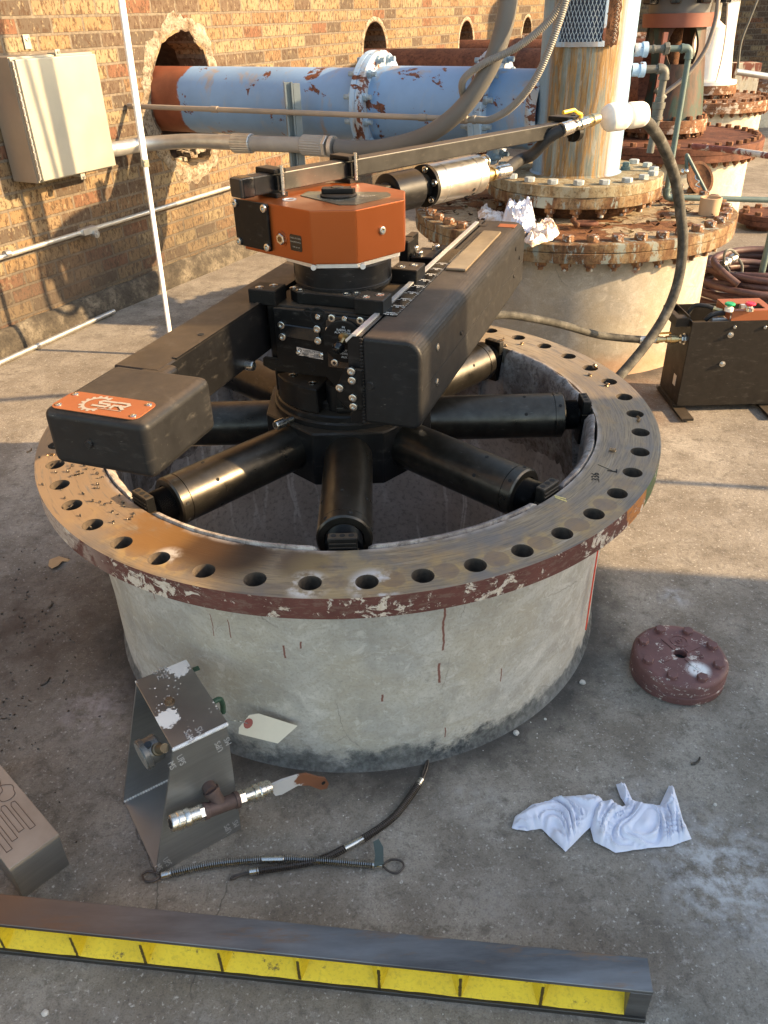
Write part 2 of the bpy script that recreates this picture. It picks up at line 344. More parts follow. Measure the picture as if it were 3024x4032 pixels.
def flaky(name, base, under, spots, scale=16, lo=.56, rough=.75, squash=(1, 1, .6), extra=None):
    a = N(name, rough, spec=.35); v = a.map(squash)
    f = a.math('ADD', a.math('MULTIPLY', a.noise(scale, 8, .75, v, .5), .72), a.math('MULTIPLY', a.noise(scale*.22, 4, .6, v), .28))
    c = a.ramp(a.noise(scale*.4, 5, .6, v), [(.3, tuple(k*.72 for k in base)), (.7, tuple(min(1, k*1.18) for k in base))])
    c = a.mix(a.ramp(a.noise(scale*4, 4, .7, a.map((1, 1, 7))), [(.4, .4), (.55, 0.0)]), c, tuple(k*.6 for k in base))
    if extra: c = extra(a, c)
    c = a.mix(a.ramp(f, [(lo, 0.0), (lo+.015, 1.0)]), c, a.ramp(a.noise(scale*5, 4), [(.35, under), (.65, spots)]))
    a.col(c); a.bump(a.ramp(f, [(lo-.01, 1.0), (lo+.015, 0.0)]), .5, .002); return a.m
def rim_extra(a, c):
    X = a.xyz(); th = a.math('ARCTAN2', X[1], X[0])
    t = a.math('ADD', th, a.math('MULTIPLY_ADD', a.noise(20, 5), .12, -.06))
    c = a.mix(a.sstep(t, R(-41), R(-40)), c, (.42, .16, .04)); c = a.mix(a.sstep(t, R(-34), R(-33)), c, (.075, .12, .045)); c = a.mix(a.math('MULTIPLY', a.math('MULTIPLY', a.sstep(t, R(-122), R(-140)), a.math('LESS_THAN', th, -.5)), a.ramp(a.noise(14, 6, .7), [(.42, 0.0), (.50, 1.0)])), c, (.40, .32, .26)); c = a.mix(a.ramp(a.noise(40, 6, .75, a.map((1, 1, 3))), [(.52, 0.0), (.60, .7)]), c, (.16, .10, .075)); return c
RIM1 = flaky('red_flaking_paint', (.125, .045, .034), (.50, .40, .30), (.62, .55, .46), 30, .552, extra=rim_extra, squash=(1, 1, 1.2))
# ---- rust types
def rusty(name, stops, scale=12, bump=.5, rough=.9, drip=0, pale=None):
    a = N(name, rough, spec=.2); v = a.map((1, 1, .35 if drip else 1))
    c = a.ramp(a.noise(scale, 8, .72, v, .5), stops)
    c = a.mix(a.ramp(a.noise(scale*6, 5, .7), [(.36, .55), (.5, 0.0)]), c, tuple(k*.4 for k in stops[0][1]))
    if pale: c = a.mix(a.ramp(a.noise(scale*1.6, 7, .7, a.map(loc=(5, 1, 2), scale=(1, 1, .4 if drip else 1))), [(.54, 0.0), (.575, 1.0)]), c, pale)
    a.col(c); a.bump(a.noise(scale*3, 8, .75), bump, .005); return a.m
RUST_F2 = rusty('rusted_flange_side', [(.28, (.05, .028, .018)), (.44, (.13, .070, .036)), (.54, (.21, .145, .078)), (.66, (.24, .22, .165))], 13, .7, drip=1, pale=(.21, .235, .215))
RUST_F2b = rusty('rusted_cover_side', [(.25, (.07, .038, .022)), (.42, (.18, .125, .065)), (.58, (.26, .225, .145)), (.72, (.24, .265, .23))], 12, .6, drip=1, pale=(.28, .26, .19))
a = N('rusted_cover_top', .9, spec=.2); f = a.noise(3.6, 8, .72, None, .6); c = a.ramp(a.noise(16, 7, .72), [(.3, (.06, .025, .013)), (.5, (.14, .06, .026)), (.68, (.24, .12, .05))])
c = a.mix(a.ramp(f, [(.49, 0.0), (.505, 1.0)]), c, a.ramp(a.noise(22, 5), [(.35, (.27, .20, .12)), (.65, (.34, .28, .19))]))
c = a.mix(a.ramp(a.noise(50, 6, .75), [(.36, .8), (.45, 0.0)]), c, (.035, .022, .015)); a.col(c); a.bump(a.math('ADD', a.noise(20, 8, .8), a.math('MULTIPLY', a.ramp(f, [(.49, 0.0), (.505, 1.0)]), .5)), .9, .008); TOP2 = a.m
RUST_RED = rusty('red_rust', [(.3, (.055, .024, .017)), (.55, (.135, .055, .033)), (.75, (.22, .10, .055))], 8, .35, .75)
RUST_RED2 = rusty('orange_rust', [(.3, (.09, .038, .022)), (.55, (.19, .095, .05)), (.75, (.29, .18, .10))], 10, .35, .8, pale=(.42, .36, .3))
RUST_DK = rusty('dark_rust', [(.3, (.03, .015, .01)), (.55, (.10, .045, .022)), (.75, (.20, .09, .04))], 14, .5, .85)
a = N('painted_bolt', .6, spec=.4); c = a.mix(a.ramp(a.noise(38, 6, .7), [(.40, 0.0), (.45, 1.0)]), (.36, .39, .38), a.ramp(a.noise(60, 5), [(.4, (.08, .032, .016)), (.6, (.24, .12, .05))])); a.col(c); a.bump(a.noise(70, 5, .7), .5, .003); BOLT2 = a.m
a = N('rust_bolt', .85, spec=.3); a.col(a.ramp(a.noise(40, 6), [(.3, (.07, .03, .018)), (.7, (.24, .11, .05))])); a.bump(a.noise(90, 4), .4, .002); BOLT3 = a.m
# ---- blue painted steel
def blue(name, base=(.19, .315, .50), streak=0.0, rustlo=.60, redend=None):
    a = N(name, .5, spec=.4); X = a.xyz()
    c = a.ramp(a.noise(2.4, 5, .6), [(.3, tuple(k*.85 for k in base)), (.7, tuple(min(1, k*1.15) for k in base))])
    c = a.mix(a.ramp(a.noise(5, 6, .7, a.map((2.5, 2.5, .5))), [(.56, 0.0), (.72, .5)]), c, (.30, .33, .36))
    f = a.noise(6.5, 7, .68, a.map((1, 1, 1.5)), .5)
    dr = a.noise(6.5, 7, .68, a.map((1, 1, .25)), .3)
    c = a.mix(a.ramp(dr, [(rustlo-.05, 0.0), (rustlo+.04, .6)]), c, (.36, .25, .13))
    m = a.ramp(f, [(rustlo, 0.0), (rustlo+.012, 1.0)]); c = a.mix(m, c, a.ramp(a.noise(40, 5), [(.35, (.06, .022, .014)), (.65, (.19, .06, .03))]))
    if redend is not None:
        q = a.math('ADD', a.math('MULTIPLY', X[0], .883), a.math('MULTIPLY', X[1], -.469)); q = a.math('ADD', q, a.math('MULTIPLY_ADD', a.noise(9, 6, .7), .12, -.06))
        c = a.mix(a.sstep(q, redend+.006, redend-.006), c, a.ramp(a.noise(5, 5), [(.3, (.13, .035, .018)), (.7, (.27, .085, .04))]))
    a.col(c); a.bump(a.math('SUBTRACT', a.math('MULTIPLY', a.noise(60, 4), .2), a.math('MULTIPLY', m, .8)), .35, .003); return a.m
BLUE = blue('blue_pipe_paint', redend=.17)
BLUEF = blue('blue_flange_paint', (.32, .46, .62), rustlo=.555)
def column_mat():
    a = N('stained_column', .6, spec=.4); X = a.xyz(); th = a.math('ARCTAN2', X[1], X[0])
    v = a.comb(a.math('MULTIPLY', th, 1.0), 0.0, a.math('MULTIPLY', X[2], .30)); s1 = a.noise(4.6, 6, .62, v, .6); s2 = a.noise(15, 7, .72, a.comb(a.math('MULTIPLY', th, 1.2), 0.0, a.math('MULTIPLY', X[2], .10)), .4)
    bl = a.ramp(a.noise(4, 5, .6, v), [(.3, (.17, .30, .44)), (.7, (.25, .39, .54))])
    s1 = a.noise(3.3, 7, .7, v, .5); s3_ = a.noise(7.5, 7, .72, a.comb(a.math('MULTIPLY', th, 1.2), 4.0, a.math('MULTIPLY', X[2], .45)), 1.1)
    c = a.ramp(s1, [(.34, (.10, .135, .135)), (.41, (.20, .22, .19)), (.46, (.32, .19, .065)), (.50, (.26, .145, .045)), (.535, (.15, .078, .026)), (.57, (.30, .19, .07)), (.61, (.15, .185, .17)), (.68, (.27, .31, .32))])
    c = a.mix(a.ramp(s3_, [(.54, 0.0), (.59, .6)]), c, (.33, .32, .28)); c = a.mix(a.ramp(s3_, [(.42, .75), (.48, 0.0)]), c, (.12, .15, .14)); c = a.mix(a.ramp(a.noise(30, 6, .75, a.comb(a.math('MULTIPLY', th, 1.2), 0.0, a.math('MULTIPLY', X[2], .5))), [(.56, 0.0), (.64, .5)]), c, (.20, .12, .05))
    t = a.math('ADD', th, a.math('MULTIPLY_ADD', s2, .3, -.15))
    m = a.math('MULTIPLY', a.sstep(t, R(-158), R(-146)), a.sstep(t, R(-52), R(-66))); c = a.mix(m, bl, c)
    c = a.mix(a.ramp(a.noise(60, 5, .7, a.comb(a.math('MULTIPLY', th, 2.2), 0.0, X[2])), [(.38, .35), (.5, 0.0)]), c, (.16, .10, .05))
    a.col(c); a.bump(a.math('ADD', s2, a.math('MULTIPLY', a.noise(50, 5), .5)), .3, .004); return a.m
COLM = column_mat()
# ---- brick
def brick_mat(name, dark=1.0):
    a = N(name, .9, spec=.2); X = a.xyz(); v = a.comb(X[0], X[2], 0.0)
    wob = a.mix(.006, v, a.noise(14, 4, .6, out=1))
    b = a.n('ShaderNodeTexBrick'); a.l(wob, b.inputs['Vector']); b.offset = .5; b.inputs['Color1'].default_value = (0, 0, 0, 1); b.inputs['Color2'].default_value = (1, 1, 1, 1)
    b.inputs['Scale'].default_value = 1; b.inputs['Mortar Size'].default_value = .0068; b.inputs['Mortar Smooth'].default_value = .15; b.inputs['Brick Width'].default_value = .205; b.inputs['Row Height'].default_value = .0712; b.inputs['Bias'].default_value = 0
    k = lambda t: tuple(q*dark for q in t)
    face = a.ramp(b.outputs['Color'], [(0, k((.115, .088, .065))), (.14, k((.27, .18, .095))), (.30, k((.20, .10, .06))), (.40, k((.29, .205, .115))), (.55, k((.14, .10, .07))), (.64, k((.30, .235, .14))), (.80, k((.23, .145, .08))), (.92, k((.27, .19, .11)))], True)
    cl = a.noise(34, 6, .72, a.map((1.5, 1, .7))); face = a.mix(a.ramp(cl, [(.50, 0.0), (.56, .85)]), face, k((.085, .05, .03)))
    face = a.mix(a.ramp(a.noise(30, 5, .7, a.map((1.4, 1, .8), (3, 3, 3))), [(.56, 0.0), (.62, .6)]), face, k((.36, .30, .19)))
    mort = a.ramp(a.noise(50, 4), [(.3, k((.13, .105, .08))), (.7, k((.26, .215, .16)))])
    c = a.mix(b.outputs['Fac'], face, mort)
    # brick darker low on the wall: soot plus painted-in shadow
    zz = a.math('ADD', X[2], a.math('MULTIPLY', a.noise(2.6, 6, .7), -.85)); m = a.math('MULTIPLY', a.sstep(zz, .10, -.22), .62); c = a.mix(m, c, (.045, .04, .034))
    c = a.mix(a.ramp(a.noise(1.1, 4), [(.5, 0.0), (.75, .3)]), c, (.14, .10, .07))
    a.col(c); h = a.math('ADD', a.math('MULTIPLY', b.outputs['Fac'], -1.3), a.math('MULTIPLY', cl, -.45)); a.bump(h, .9, .008); return a.m
BRICK = brick_mat('wall_brick', .74); BRICKD = brick_mat('far_wall_brick', .8)
a = N('broken_mortar', .95, spec=.2); c = a.ramp(a.noise(13, 7, .7), [(.30, (.13, .08, .05)), (.42, (.28, .21, .14)), (.52, (.38, .33, .25)), (.66, (.50, .45, .37))]); c = a.mix(a.ramp(a.noise(60, 5, .7), [(.38, .7), (.5, 0.0)]), c, (.08, .055, .035)); a.col(c); a.bump(a.noise(24, 8, .8), 1, .03); MORT = a.m
a = N('curb_concrete', .92, spec=.2); c = a.ramp(a.noise(8, 7, .72), [(.3, (.025, .022, .019)), (.50, (.07, .06, .047)), (.64, (.15, .13, .10)), (.78, (.30, .27, .22))]); c = a.mix(a.ramp(a.noise(60, 5, .7), [(.38, .6), (.5, 0.0)]), c, (.03, .027, .024)); a.col(c); a.bump(a.noise(40, 8, .75), .6, .006); CURB = a.m
# ---- black anodised machine metal; upward faces tan from dust and painted-in sky reflection
def black(name, base=(.013, .013, .014), rough=.42, dust=.55, metal=.0, spec=.5):
    a = N(name, rough, metal, spec); c = a.ramp(a.noise(45, 4), [(.3, base), (.7, tuple(k*1.5 for k in base))])
    m = a.math('MULTIPLY', a.sstep(a.upness(), .55, .98), a.ramp(a.noise(5, 6, .65), [(.25, dust*.45), (.7, dust)])); m = a.math('MULTIPLY', m, a.ramp(a.noise(120, 3), [(.3, .65), (.7, 1.0)]))
    c = a.mix(m, c, (.21, .155, .10)); c = a.mix(a.ramp(a.noise(22, 6, .7, a.map((1, 1, 3))), [(.56, 0.0), (.78, .16)]), c, (.25, .23, .2)); c = a.mix(a.ramp(a.noise(120, 3, .8, a.map((.15, 1, 1), rot=(.3, .2, .8))), [(.68, 0.0), (.74, .3)]), c, (.3, .28, .25)); a.col(c)
    a.rough(a.math('ADD', a.ramp(a.noise(18, 5), [(.3, rough-.07), (.7, rough+.09)]), a.math('MULTIPLY', m, .4))); a.bump(a.noise(400, 2), .08, .0005); return a.m
BLK = black('black_anodised', (.0045, .0045, .0045), .42, .38, 0, .2); BLKS = black('black_steel', (.006, .006, .0065), .36, .36, .1, .28); BLKM = black('black_matte_cover', (.009, .009, .0095), .48, .32, 0, .28); BLKT = black('black_tube', (.045, .041, .035), .32, .15, .85)
ORG = simple('orange_anodised', (.34, .080, .014), .36, .5, .03, 3)
ORGP = simple('orange_plate', (.28, .085, .028), .5, .0, .06, 20)
a = N('silver_print', .5, .2); a.col((.40, .35, .28)); PRINT = a.m
a = N('white_print', .6); a.col((.62, .62, .60)); WPRINT = a.m
STEEL = simple('zinc_steel', (.62, .60, .55), .28, 1, .1, 60); ALU = simple('aluminium', (.70, .70, .69), .42, .75, .08, 40)
STAIN = simple('stainless_motor', (.70, .67, .61), .36, 1, .05, 30); BRASS = simple('brass', (.58, .44, .22), .34, 1, .12, 50)
DARKH = simple('hole_dark', (.006, .006, .006), .9, 0, .1, 20); RUBB = simple('rubber_hose', (.022, .021, .020), .6, 0, .35, 25, .3); KNOB = simple('black_plastic', (.01, .01, .01), .15, 0, .1, 20)
a = N('worn_rubber_hose', .75, spec=.3); c = a.ramp(a.noise(24, 7, .7), [(.35, (.022, .021, .018)), (.55, (.07, .066, .055)), (.75, (.17, .16, .14))]); a.col(c); a.bump(a.noise(60, 5), .3, .001); RUBB2 = a.m
MAROON = simple('maroon_hose', (.075, .035, .030), .55, 0, .35, 22, .2); BLUEH = simple('blue_hose', (.02, .045, .13), .5)
FOAM = simple('white_foam', (.80, .76, .68), .9, 0, .06, 60, .4); YELH = simple('yellow_handle', (.70, .42, .03), .4); ORGH = simple('orange_handle', (.78, .34, .04), .4)
GALV = simple('galvanised', (.50, .50, .48), .42, .8, .15, 14); GRAYC = simple('grey_conduit_paint', (.32, .30, .27), .6, .1, .14, 9)
PVCG = simple('grey_plastic_conduit', (.125, .122, .115), .55, 0, .1, 5); FLEX = simple('grey_flexible_conduit', (.21, .20, .18), .55, 0, .08, 12)
ENC = simple('enclosure_steel', (.33, .32, .265), .42, .25, .07, 4); ENCB = simple('enclosure_side', (.27, .235, .19), .45, .35, .08, 6)
a = N('rust_brown_conduit', .6, .3); a.col(a.ramp(a.noise(7, 6), [(.35, (.26, .235, .20)), (.65, (.36, .29, .22))])); BRC = a.m
WPAINT = simple('white_paint', (.78, .77, .73), .45, 0, .05, 20); WPOLE = simple('white_pole_paint', (.80, .80, .78), .45, 0, .04, 20)
TEAL = simple('teal_pipe', (.085, .125, .118), .55, .1, .22, 11, .2); GREYF = simple('grey_fitting', (.10, .10, .088), .6, .2, .25, 14, .2)
a = N('green_brown_frame', .65, spec=.4); c = a.ramp(a.noise(4, 6, .65, a.map((2, 2, .6))), [(.34, (.016, .011, .008)), (.46, (.065, .03, .017)), (.54, (.022, .042, .031)), (.64, (.035, .062, .044)), (.8, (.09, .07, .035))]); a.col(c); a.bump(a.noise(30, 5), .3, .004); GRNB = a.m
REDP = simple('red_oxide_paint', (.19, .062, .038), .55, 0, .15, 6); GREYM = simple('grey_motor', (.11, .115, .12), .5, 0, .15, 6)
CUP = simple('tan_cardboard', (.44, .30, .18), .85, 0, .06, 12); MESHM = simple('expanded_metal', (.42, .50, .56), .5, .3, .15, 30)
def plate_text_tag(): pass
a = N('brushed_aluminium', .42, .8); c = a.ramp(a.noise(3, 4), [(.3, (.23, .235, .23)), (.7, (.37, .37, .36))]); c = a.mix(a.ramp(a.noise(8, 5, .6, a.map((1, 1, 18))), [(.4, .25), (.6, 0.0)]), c, (.2, .2, .2))
a.col(c); a.rough(a.ramp(a.noise(6, 6), [(.3, .32), (.7, .52)])); a.bump(a.noise(30, 4, .6, a.map((1, 1, 20))), .05, .001); BRUSH = a.m
a = N('splashed_aluminium', .38, .95); a.obj = a.n('ShaderNodeNewGeometry').outputs['Position']; c = a.ramp(a.noise(5, 5), [(.3, (.30, .30, .30)), (.7, (.42, .42, .42))]); SPL = None
sp = a.math('MAXIMUM', a.ramp(a.vor(130), [(.22, 1.0), (.26, 0.0)]), 0.0); spn = a.ramp(a.noise(13, 3), [(.53, 0.0), (.57, 1.0)]); m = a.math('MULTIPLY', sp, spn)
for (x, y, rr) in ((-.350, -.628, .040), (-.338, -.655, .022), (-.337, -.783, .028), (-.432, -.682, .014)):
    X = a.xyz(); dx = a.math('SUBTRACT', X[0], x); dy = a.math('SUBTRACT', X[1], y); d = a.math('SQRT', a.math('ADD', a.math('MULTIPLY', dx, dx), a.math('MULTIPLY', dy, dy)))
    d = a.math('ADD', d, a.math('MULTIPLY_ADD', a.noise(90, 6, .8), .045, -.0225)); m = a.math('MAXIMUM', m, a.math('LESS_THAN', d, rr*.8))
c = a.mix(m, c, (.72, .70, .66)); a.col(c); a.metal(a.math('SUBTRACT', .95, a.math('MULTIPLY', m, .95))); a.rough(a.math('ADD', .38, a.math('MULTIPLY', m, .4))); SPLASH = a.m
a = N('scribbled_copper_tone', .5, .35); c = a.ramp(a.noise(7, 6), [(.3, (.25, .205, .165)), (.7, (.36, .31, .26))]); a.col(c); COPTOP = a.m
a = N('straightedge_steel', .36, .85); a.obj = a.n('ShaderNodeNewGeometry').outputs['Position']; c = a.ramp(a.noise(2.2, 6, .65, a.map((1, 6, 6))), [(.3, (.085, .08, .078)), (.5, (.17, .165, .162)), (.7, (.26, .26, .26))]); c = a.mix(a.ramp(a.noise(6, 7, .7, a.map((1, 5, 5), (2, 1, 0))), [(.55, 0.0), (.66, .6)]), c, (.27, .15, .07)); c = a.mix(a.sstep(a.math('ADD', a.xyz()[0], a.math('MULTIPLY_ADD', a.noise(6, 5), .3, -.15)), -.1, -.75), c, (.15, .115, .095))
a.col(c); a.rough(a.ramp(a.noise(9, 6), [(.3, .33), (.7, .55)])); a.bump(a.noise(60, 4), .1, .0006); SEDGE = a.m
a = N('yellow_cast_paint', .55, spec=.4); c = a.ramp(a.noise(9, 5), [(.3, (.66, .45, .015)), (.7, (.82, .60, .03))]); c = a.mix(a.ramp(a.noise(20, 7, .75), [(.60, 0.0), (.645, .9)]), c, (.11, .07, .02)); c = a.mix(a.ramp(a.noise(150, 5, .7), [(.35, .4), (.5, 0.0)]), c, (.35, .24, .02)); a.col(c); a.bump(a.noise(70, 6, .7), .5, .002); YEL = a.m
a = N('white_cloth', .9, spec=.1); c = a.ramp(a.noise(6, 4), [(.3, (.66, .68, .78)), (.7, (.76, .78, .86))]); c = a.mix(a.ramp(a.noise(13, 6, .6, a.map(loc=(2, 2, 2))), [(.60, 0.0), (.74, .4)]), c, (.42, .36, .31)); a.col(c); a.bump(a.noise(500, 2), .15, .0006); CLOTH = a.m
a = N('stained_cloth', .9, spec=.1); c = a.mix(a.ramp(a.noise(17, 6, .7), [(.46, 0.0), (.58, .8)]), (.74, .70, .68), (.42, .25, .12)); a.col(c); CLOTH2 = a.m
PAPER = simple('tag_paper', (.62, .57, .45), .85, 0, .03, 30); TAGR = simple('tag_eyelet', (.30, .09, .07), .8)
MALL = simple('malleable_iron', (.085, .055, .048), .6, .3, .3, 30, .4); SPRG = simple('spring_steel', (.42, .41, .39), .3, 1, .15, 60); SPRB = simple('dark_spring_steel', (.10, .085, .075), .45, .7, .25, 60)
a = N('old_red_paint', .6, spec=.4); c = a.ramp(a.noise(12, 6), [(.3, (.10, .045, .042)), (.7, (.18, .085, .078))]); c = a.mix(a.ramp(a.noise(34, 8, .78, a.map((1, 1, 2.5))), [(.585, 0.0), (.60, 1.0)]), c, (.50, .45, .40))
c = a.mix(a.math('MULTIPLY', a.spot(.025, -.057, .035, .6), a.ramp(a.noise(90, 6, .75), [(.38, 0.0), (.46, 1.0)])), c, (.72, .72, .72)); a.col(c); a.bump(a.noise(50, 6, .7), .5, .002); OLDR = a.m
a = N('silver_rust_paint', .55, .3); a.obj = a.n('ShaderNodeNewGeometry').outputs['Position']; X = a.xyz(); c = a.mix(a.sstep(a.math('ADD', X[0], a.math('MULTIPLY_ADD', a.noise(45, 5), .06, -.03)), -.115, -.108), (.52, .52, .53), (.20, .085, .045)); a.col(c); a.bump(a.noise(60, 5), .3, .001); SRP = a.m
CHIP = simple('steel_chip', (.10, .085, .07), .35, .8, .4, 200); CHIPG = simple('brown_chip', (.28, .19, .11), .35, .8, .3, 200); PEB = simple('pale_stone', (.50, .47, .42), .9, 0, .2, 60, .5)
GREENB = simple('green_button', (.02, .33, .12), .3); REDB = simple('red_button', (.62, .02, .05), .3); GREENP = simple('green_paint', (.03, .075, .045), .5); SCRAP = simple('tan_scrap', (.42, .30, .17), .6, .3)
PBOX = black('powder_coated_black', (.013, .0105, .0085), .5, .25, 0, .28)
BLOCKG = simple('grey_blocker_paint', (.22, .23, .22), .6, 0, .1, 4)
GLOSSB = simple('black_bag', (.012, .013, .014), .12, 0, .2, 30)
PEND = simple('red_sprayed_line', (.75, .08, .04), .7)

HOLE_SHADE = simple('painted_hole_shade', (.055, .038, .026), .95, 0, .5, 20, .6)
# ================================================================== SETTING
WN = np.array([math.cos(R(28)), -math.sin(R(28)), 0.0]); WD = np.array([math.sin(R(28)), math.cos(R(28)), 0.0]); WO = -2.53
def wall(s, t, z): return WD*s + WN*(WO+t) + np.array([0, 0, z])      # along the wall, out from it, up
def wpix(x, y, t=0.0):
    X = onpl(x, y, WN*(WO+t), WN); return float(X@WD), float(X[2])
# ground sheet with an opening for the pit
def ground():
    bm = bmesh.new(); n = 96; ri = .635
    inner = [bm.verts.new((ri*math.cos(2*PI*k/n), ri*math.sin(2*PI*k/n), 0)) for k in range(n)]
    prev = inner
    for rr in (1.2, 3, 8, 25, 80, 250):
        cur = [bm.verts.new((rr*math.cos(2*PI*k/n), rr*math.sin(2*PI*k/n), 0)) for k in range(n)]
        for k in range(n): bm.faces.new((prev[k], prev[(k+1) % n], cur[(k+1) % n], cur[k]))
        prev = cur
    mb = MB(); mb.bm.free(); mb.bm = bm; o = mb.build('ground', GROUND); tag(o, kind='structure'); return o
ground()
# ---- walls (mesh in a frame with x along the wall, y into it, z up)
def wall_mesh(L0, L1, H, holes, depth=.22):
    bm = bmesh.new(); loops = []
    out = [bm.verts.new((L0, 0, 0)), bm.verts.new((L1, 0, 0)), bm.verts.new((L1, 0, H)), bm.verts.new((L0, 0, H))]
    E_ = [bm.edges.new((out[i], out[(i+1) % 4])) for i in range(4)]
    for (cs, cz, rs, rz, jag) in holes:
        n = 56; vs = []
        for k in range(n):
            t = 2*PI*k/n; j = 1+jag*(mnoise.noise(Vector((math.cos(t)*3.1+cs, math.sin(t)*3.1, 2.2)))*1.1 + .5*mnoise.noise(Vector((math.cos(t)*9, math.sin(t)*9, cs))))
            vs.append(bm.verts.new((cs+rs*j*math.cos(t), 0, cz+rz*j*math.sin(t))))
        es = [bm.edges.new((vs[i], vs[(i+1) % n])) for i in range(n)]; E_ += es; loops.append(vs)
    bmesh.ops.triangle_fill(bm, edges=E_, use_beauty=True)
    for vs in loops:
        bk = [bm.verts.new((v.co.x*.985+.015*vs[0].co.x, depth, v.co.z)) for v in vs]; n = len(vs)
        for k in range(n): bm.faces.new((vs[k], vs[(k+1) % n], bk[(k+1) % n], bk[k]))
    bm.verts.index_update(); T = [bm.verts.new((L0, depth, H)), bm.verts.new((L1, depth, H))]
    bm.faces.new((out[3], out[2], T[1], T[0])); return bm
holes = [(2.565, .985, .285, .355, .10), (4.975, 1.14, .20, .205, .0), (6.92, 1.125, .18, .19, .0), (8.79, 1.13, .17, .185, .0)]
wt = thing('brick_wall', 'long mottled tan and brown brick wall with round pipe holes on the left', 'wall', wall(0, 0, 0), PI/2-R(28))
mb = MB(); mb.bm.free(); mb.bm = wall_mesh(-3.0, 13.2, 4.6, holes); mb.build('brickwork', BRICK, wt, world=False)
# hole sleeves; the big hole's dark brown is painted-in shade
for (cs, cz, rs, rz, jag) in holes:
    mb = MB(); mb.lathe((cs, .16, cz), (cs, .9, cz), [(0, rs*1.25), (.7, rs*1.25), (.7, .001)], 40, False); mb.build('hole_sleeve', RUST_RED if jag == 0 else HOLE_SHADE, wt, world=False)
# broken patch ring round the big hole, cast arches round the others
def ring_patch(cs, cz, rs, rz, wdt, jo, y0, seed):
    mb = MB(); n = 90; vin = []; vout = []; bk = []
    for k in range(n):
        t = 2*PI*k/n; d = Vector((math.cos(t), math.sin(t), seed)); j = .10*mnoise.noise(d*3.1)+.05*mnoise.noise(d*9)
        wo = wdt*(1+jo*mnoise.noise(d*5.3)+jo*.6*mnoise.noise(d*17))
        i0 = 1.0+(.10 if jo > .2 else 0)*(mnoise.noise(Vector((math.cos(t)*3.1+cs, math.sin(t)*3.1, 2.2)))*1.1+.5*mnoise.noise(Vector((math.cos(t)*9, math.sin(t)*9, cs))))
        hh = y0*(1+.6*mnoise.noise(d*14)); vin.append((cs+rs*i0*math.cos(t), .004, cz+rz*i0*math.sin(t)))
        vout.append((cs+(rs*i0+wo)*math.cos(t), -.002, cz+(rz*i0+wo)*math.sin(t))); bk.append((cs+(rs*i0+wo*.55)*math.cos(t), -hh, cz+(rz*i0+wo*.55)*math.sin(t)))
    m0 = [mb.bm.verts.new(v) for v in vin]; m1 = [mb.bm.verts.new(v) for v in bk]; m2 = [mb.bm.verts.new(v) for v in vout]
    for k in range(n):
        q = (k+1) % n; mb.bm.faces.new((m0[k], m0[q], m1[q], m1[k])); mb.bm.faces.new((m1[k], m1[q], m2[q], m2[k]))
    return mb
ring_patch(2.565, .985, .285, .355, .085, .55, .011, 1).build('broken_render', MORT, wt, 60, world=False)
for (cs, cz, rs, rz, jag) in holes[1:]: ring_patch(cs, cz, rs, rz, .035, .15, .006, cs).build('arch_render', MORT, wt, 60, world=False)
# broken bricks lying in the bottom of the big hole
mb = MB()
for k in range(13):
    s0 = 2.40+rnd.random()*.36; mb.box((s0, rnd.uniform(.04, .16), .640+rnd.random()*.04+abs(s0-2.56)*.22), (rnd.uniform(.03, .08), rnd.uniform(.03, .07), rnd.uniform(.02, .04)), 0, Matrix.Identity(4), .006)
for v in mb.bm.verts: v.co += Vector(mnoise.noise_vector(v.co*30))*.008
mb.build('brick_rubble', MORT, wt, world=False)
# curb along the foot of the wall
mb = MB(); n = 260; prof = [(-.002, .125), (-.022, .12), (-.040, .085), (-.048, .04), (-.052, 0.0)]; prev = None
for i in range(n+1):
    s0 = -3+16.2*i/n; row = []
    for (y, z) in prof:
        d = mnoise.noise(Vector((s0*5, y*30, z*12)))*.007+mnoise.noise(Vector((s0*17, y*60, z*40)))*.003; row.append(mb.bm.verts.new((s0, y+d, max(0, z+(d if z > .02 else 0)))))
    if prev:
        for j in range(len(prof)-1): mb.bm.faces.new((prev[j], row[j], row[j+1], prev[j+1]))
    prev = row
mb.build('curb', CURB, wt, 70, world=False)
# far wall, square to the first
fwp = WD*13.2 + WN*WO
ft = thing('brick_wall', 'distant brown brick wall in shade closing the far end of the yard', 'wall', fwp, -R(28))
mb = MB(); mb.box((6, .12, 2.2), (16, .24, 4.4)); mb.build('brickwork', BRICKD, ft, world=False)
mb = MB(); mb.box((6, -.04, .08), (15.9, .08, .16), bev=.01); mb.build('curb', CURB, ft, world=False)
# ================================================================== NUTS AND BOLTS
def hexmb(r, h, rc=.0, wash=0.0, wr=0.0, rod=0.0, rodr=0.0):
    mb = MB()
    if wash: mb.cyl((0, 0, 0), (0, 0, wash), wr, n=20)
    t = bmesh.new(); vs = [t.verts.new((r*math.cos(PI/3*k), r*math.sin(PI/3*k), wash)) for k in range(6)]; f = t.faces.new(vs)
    g = bmesh.ops.extrude_face_region(t, geom=[f])
    for v in [q for q in g['geom'] if isinstance(q, bmesh.types.BMVert)]: v.co.z += h
    bmesh.ops.bevel(t, geom=[e for e in t.edges if min(v.co.z for v in e.verts) > wash+h*.9], offset=h*.14, segments=1, affect='EDGES'); mb.merge(t)
    if rod: mb.cyl((0, 0, wash+h-.001), (0, 0, wash+h+rod), rodr, n=12)
    return mb
def capmb(r, h):     # socket head screw, z up, real recess
    mb = MB(); mb.lathe((0, 0, 0), (0, 0, 1), [(-.002, r), (h*.85, r), (h, r*.86), (h, r*.5), (h*.35, r*.48), (h*.35, .0001)], 18, False); return mb
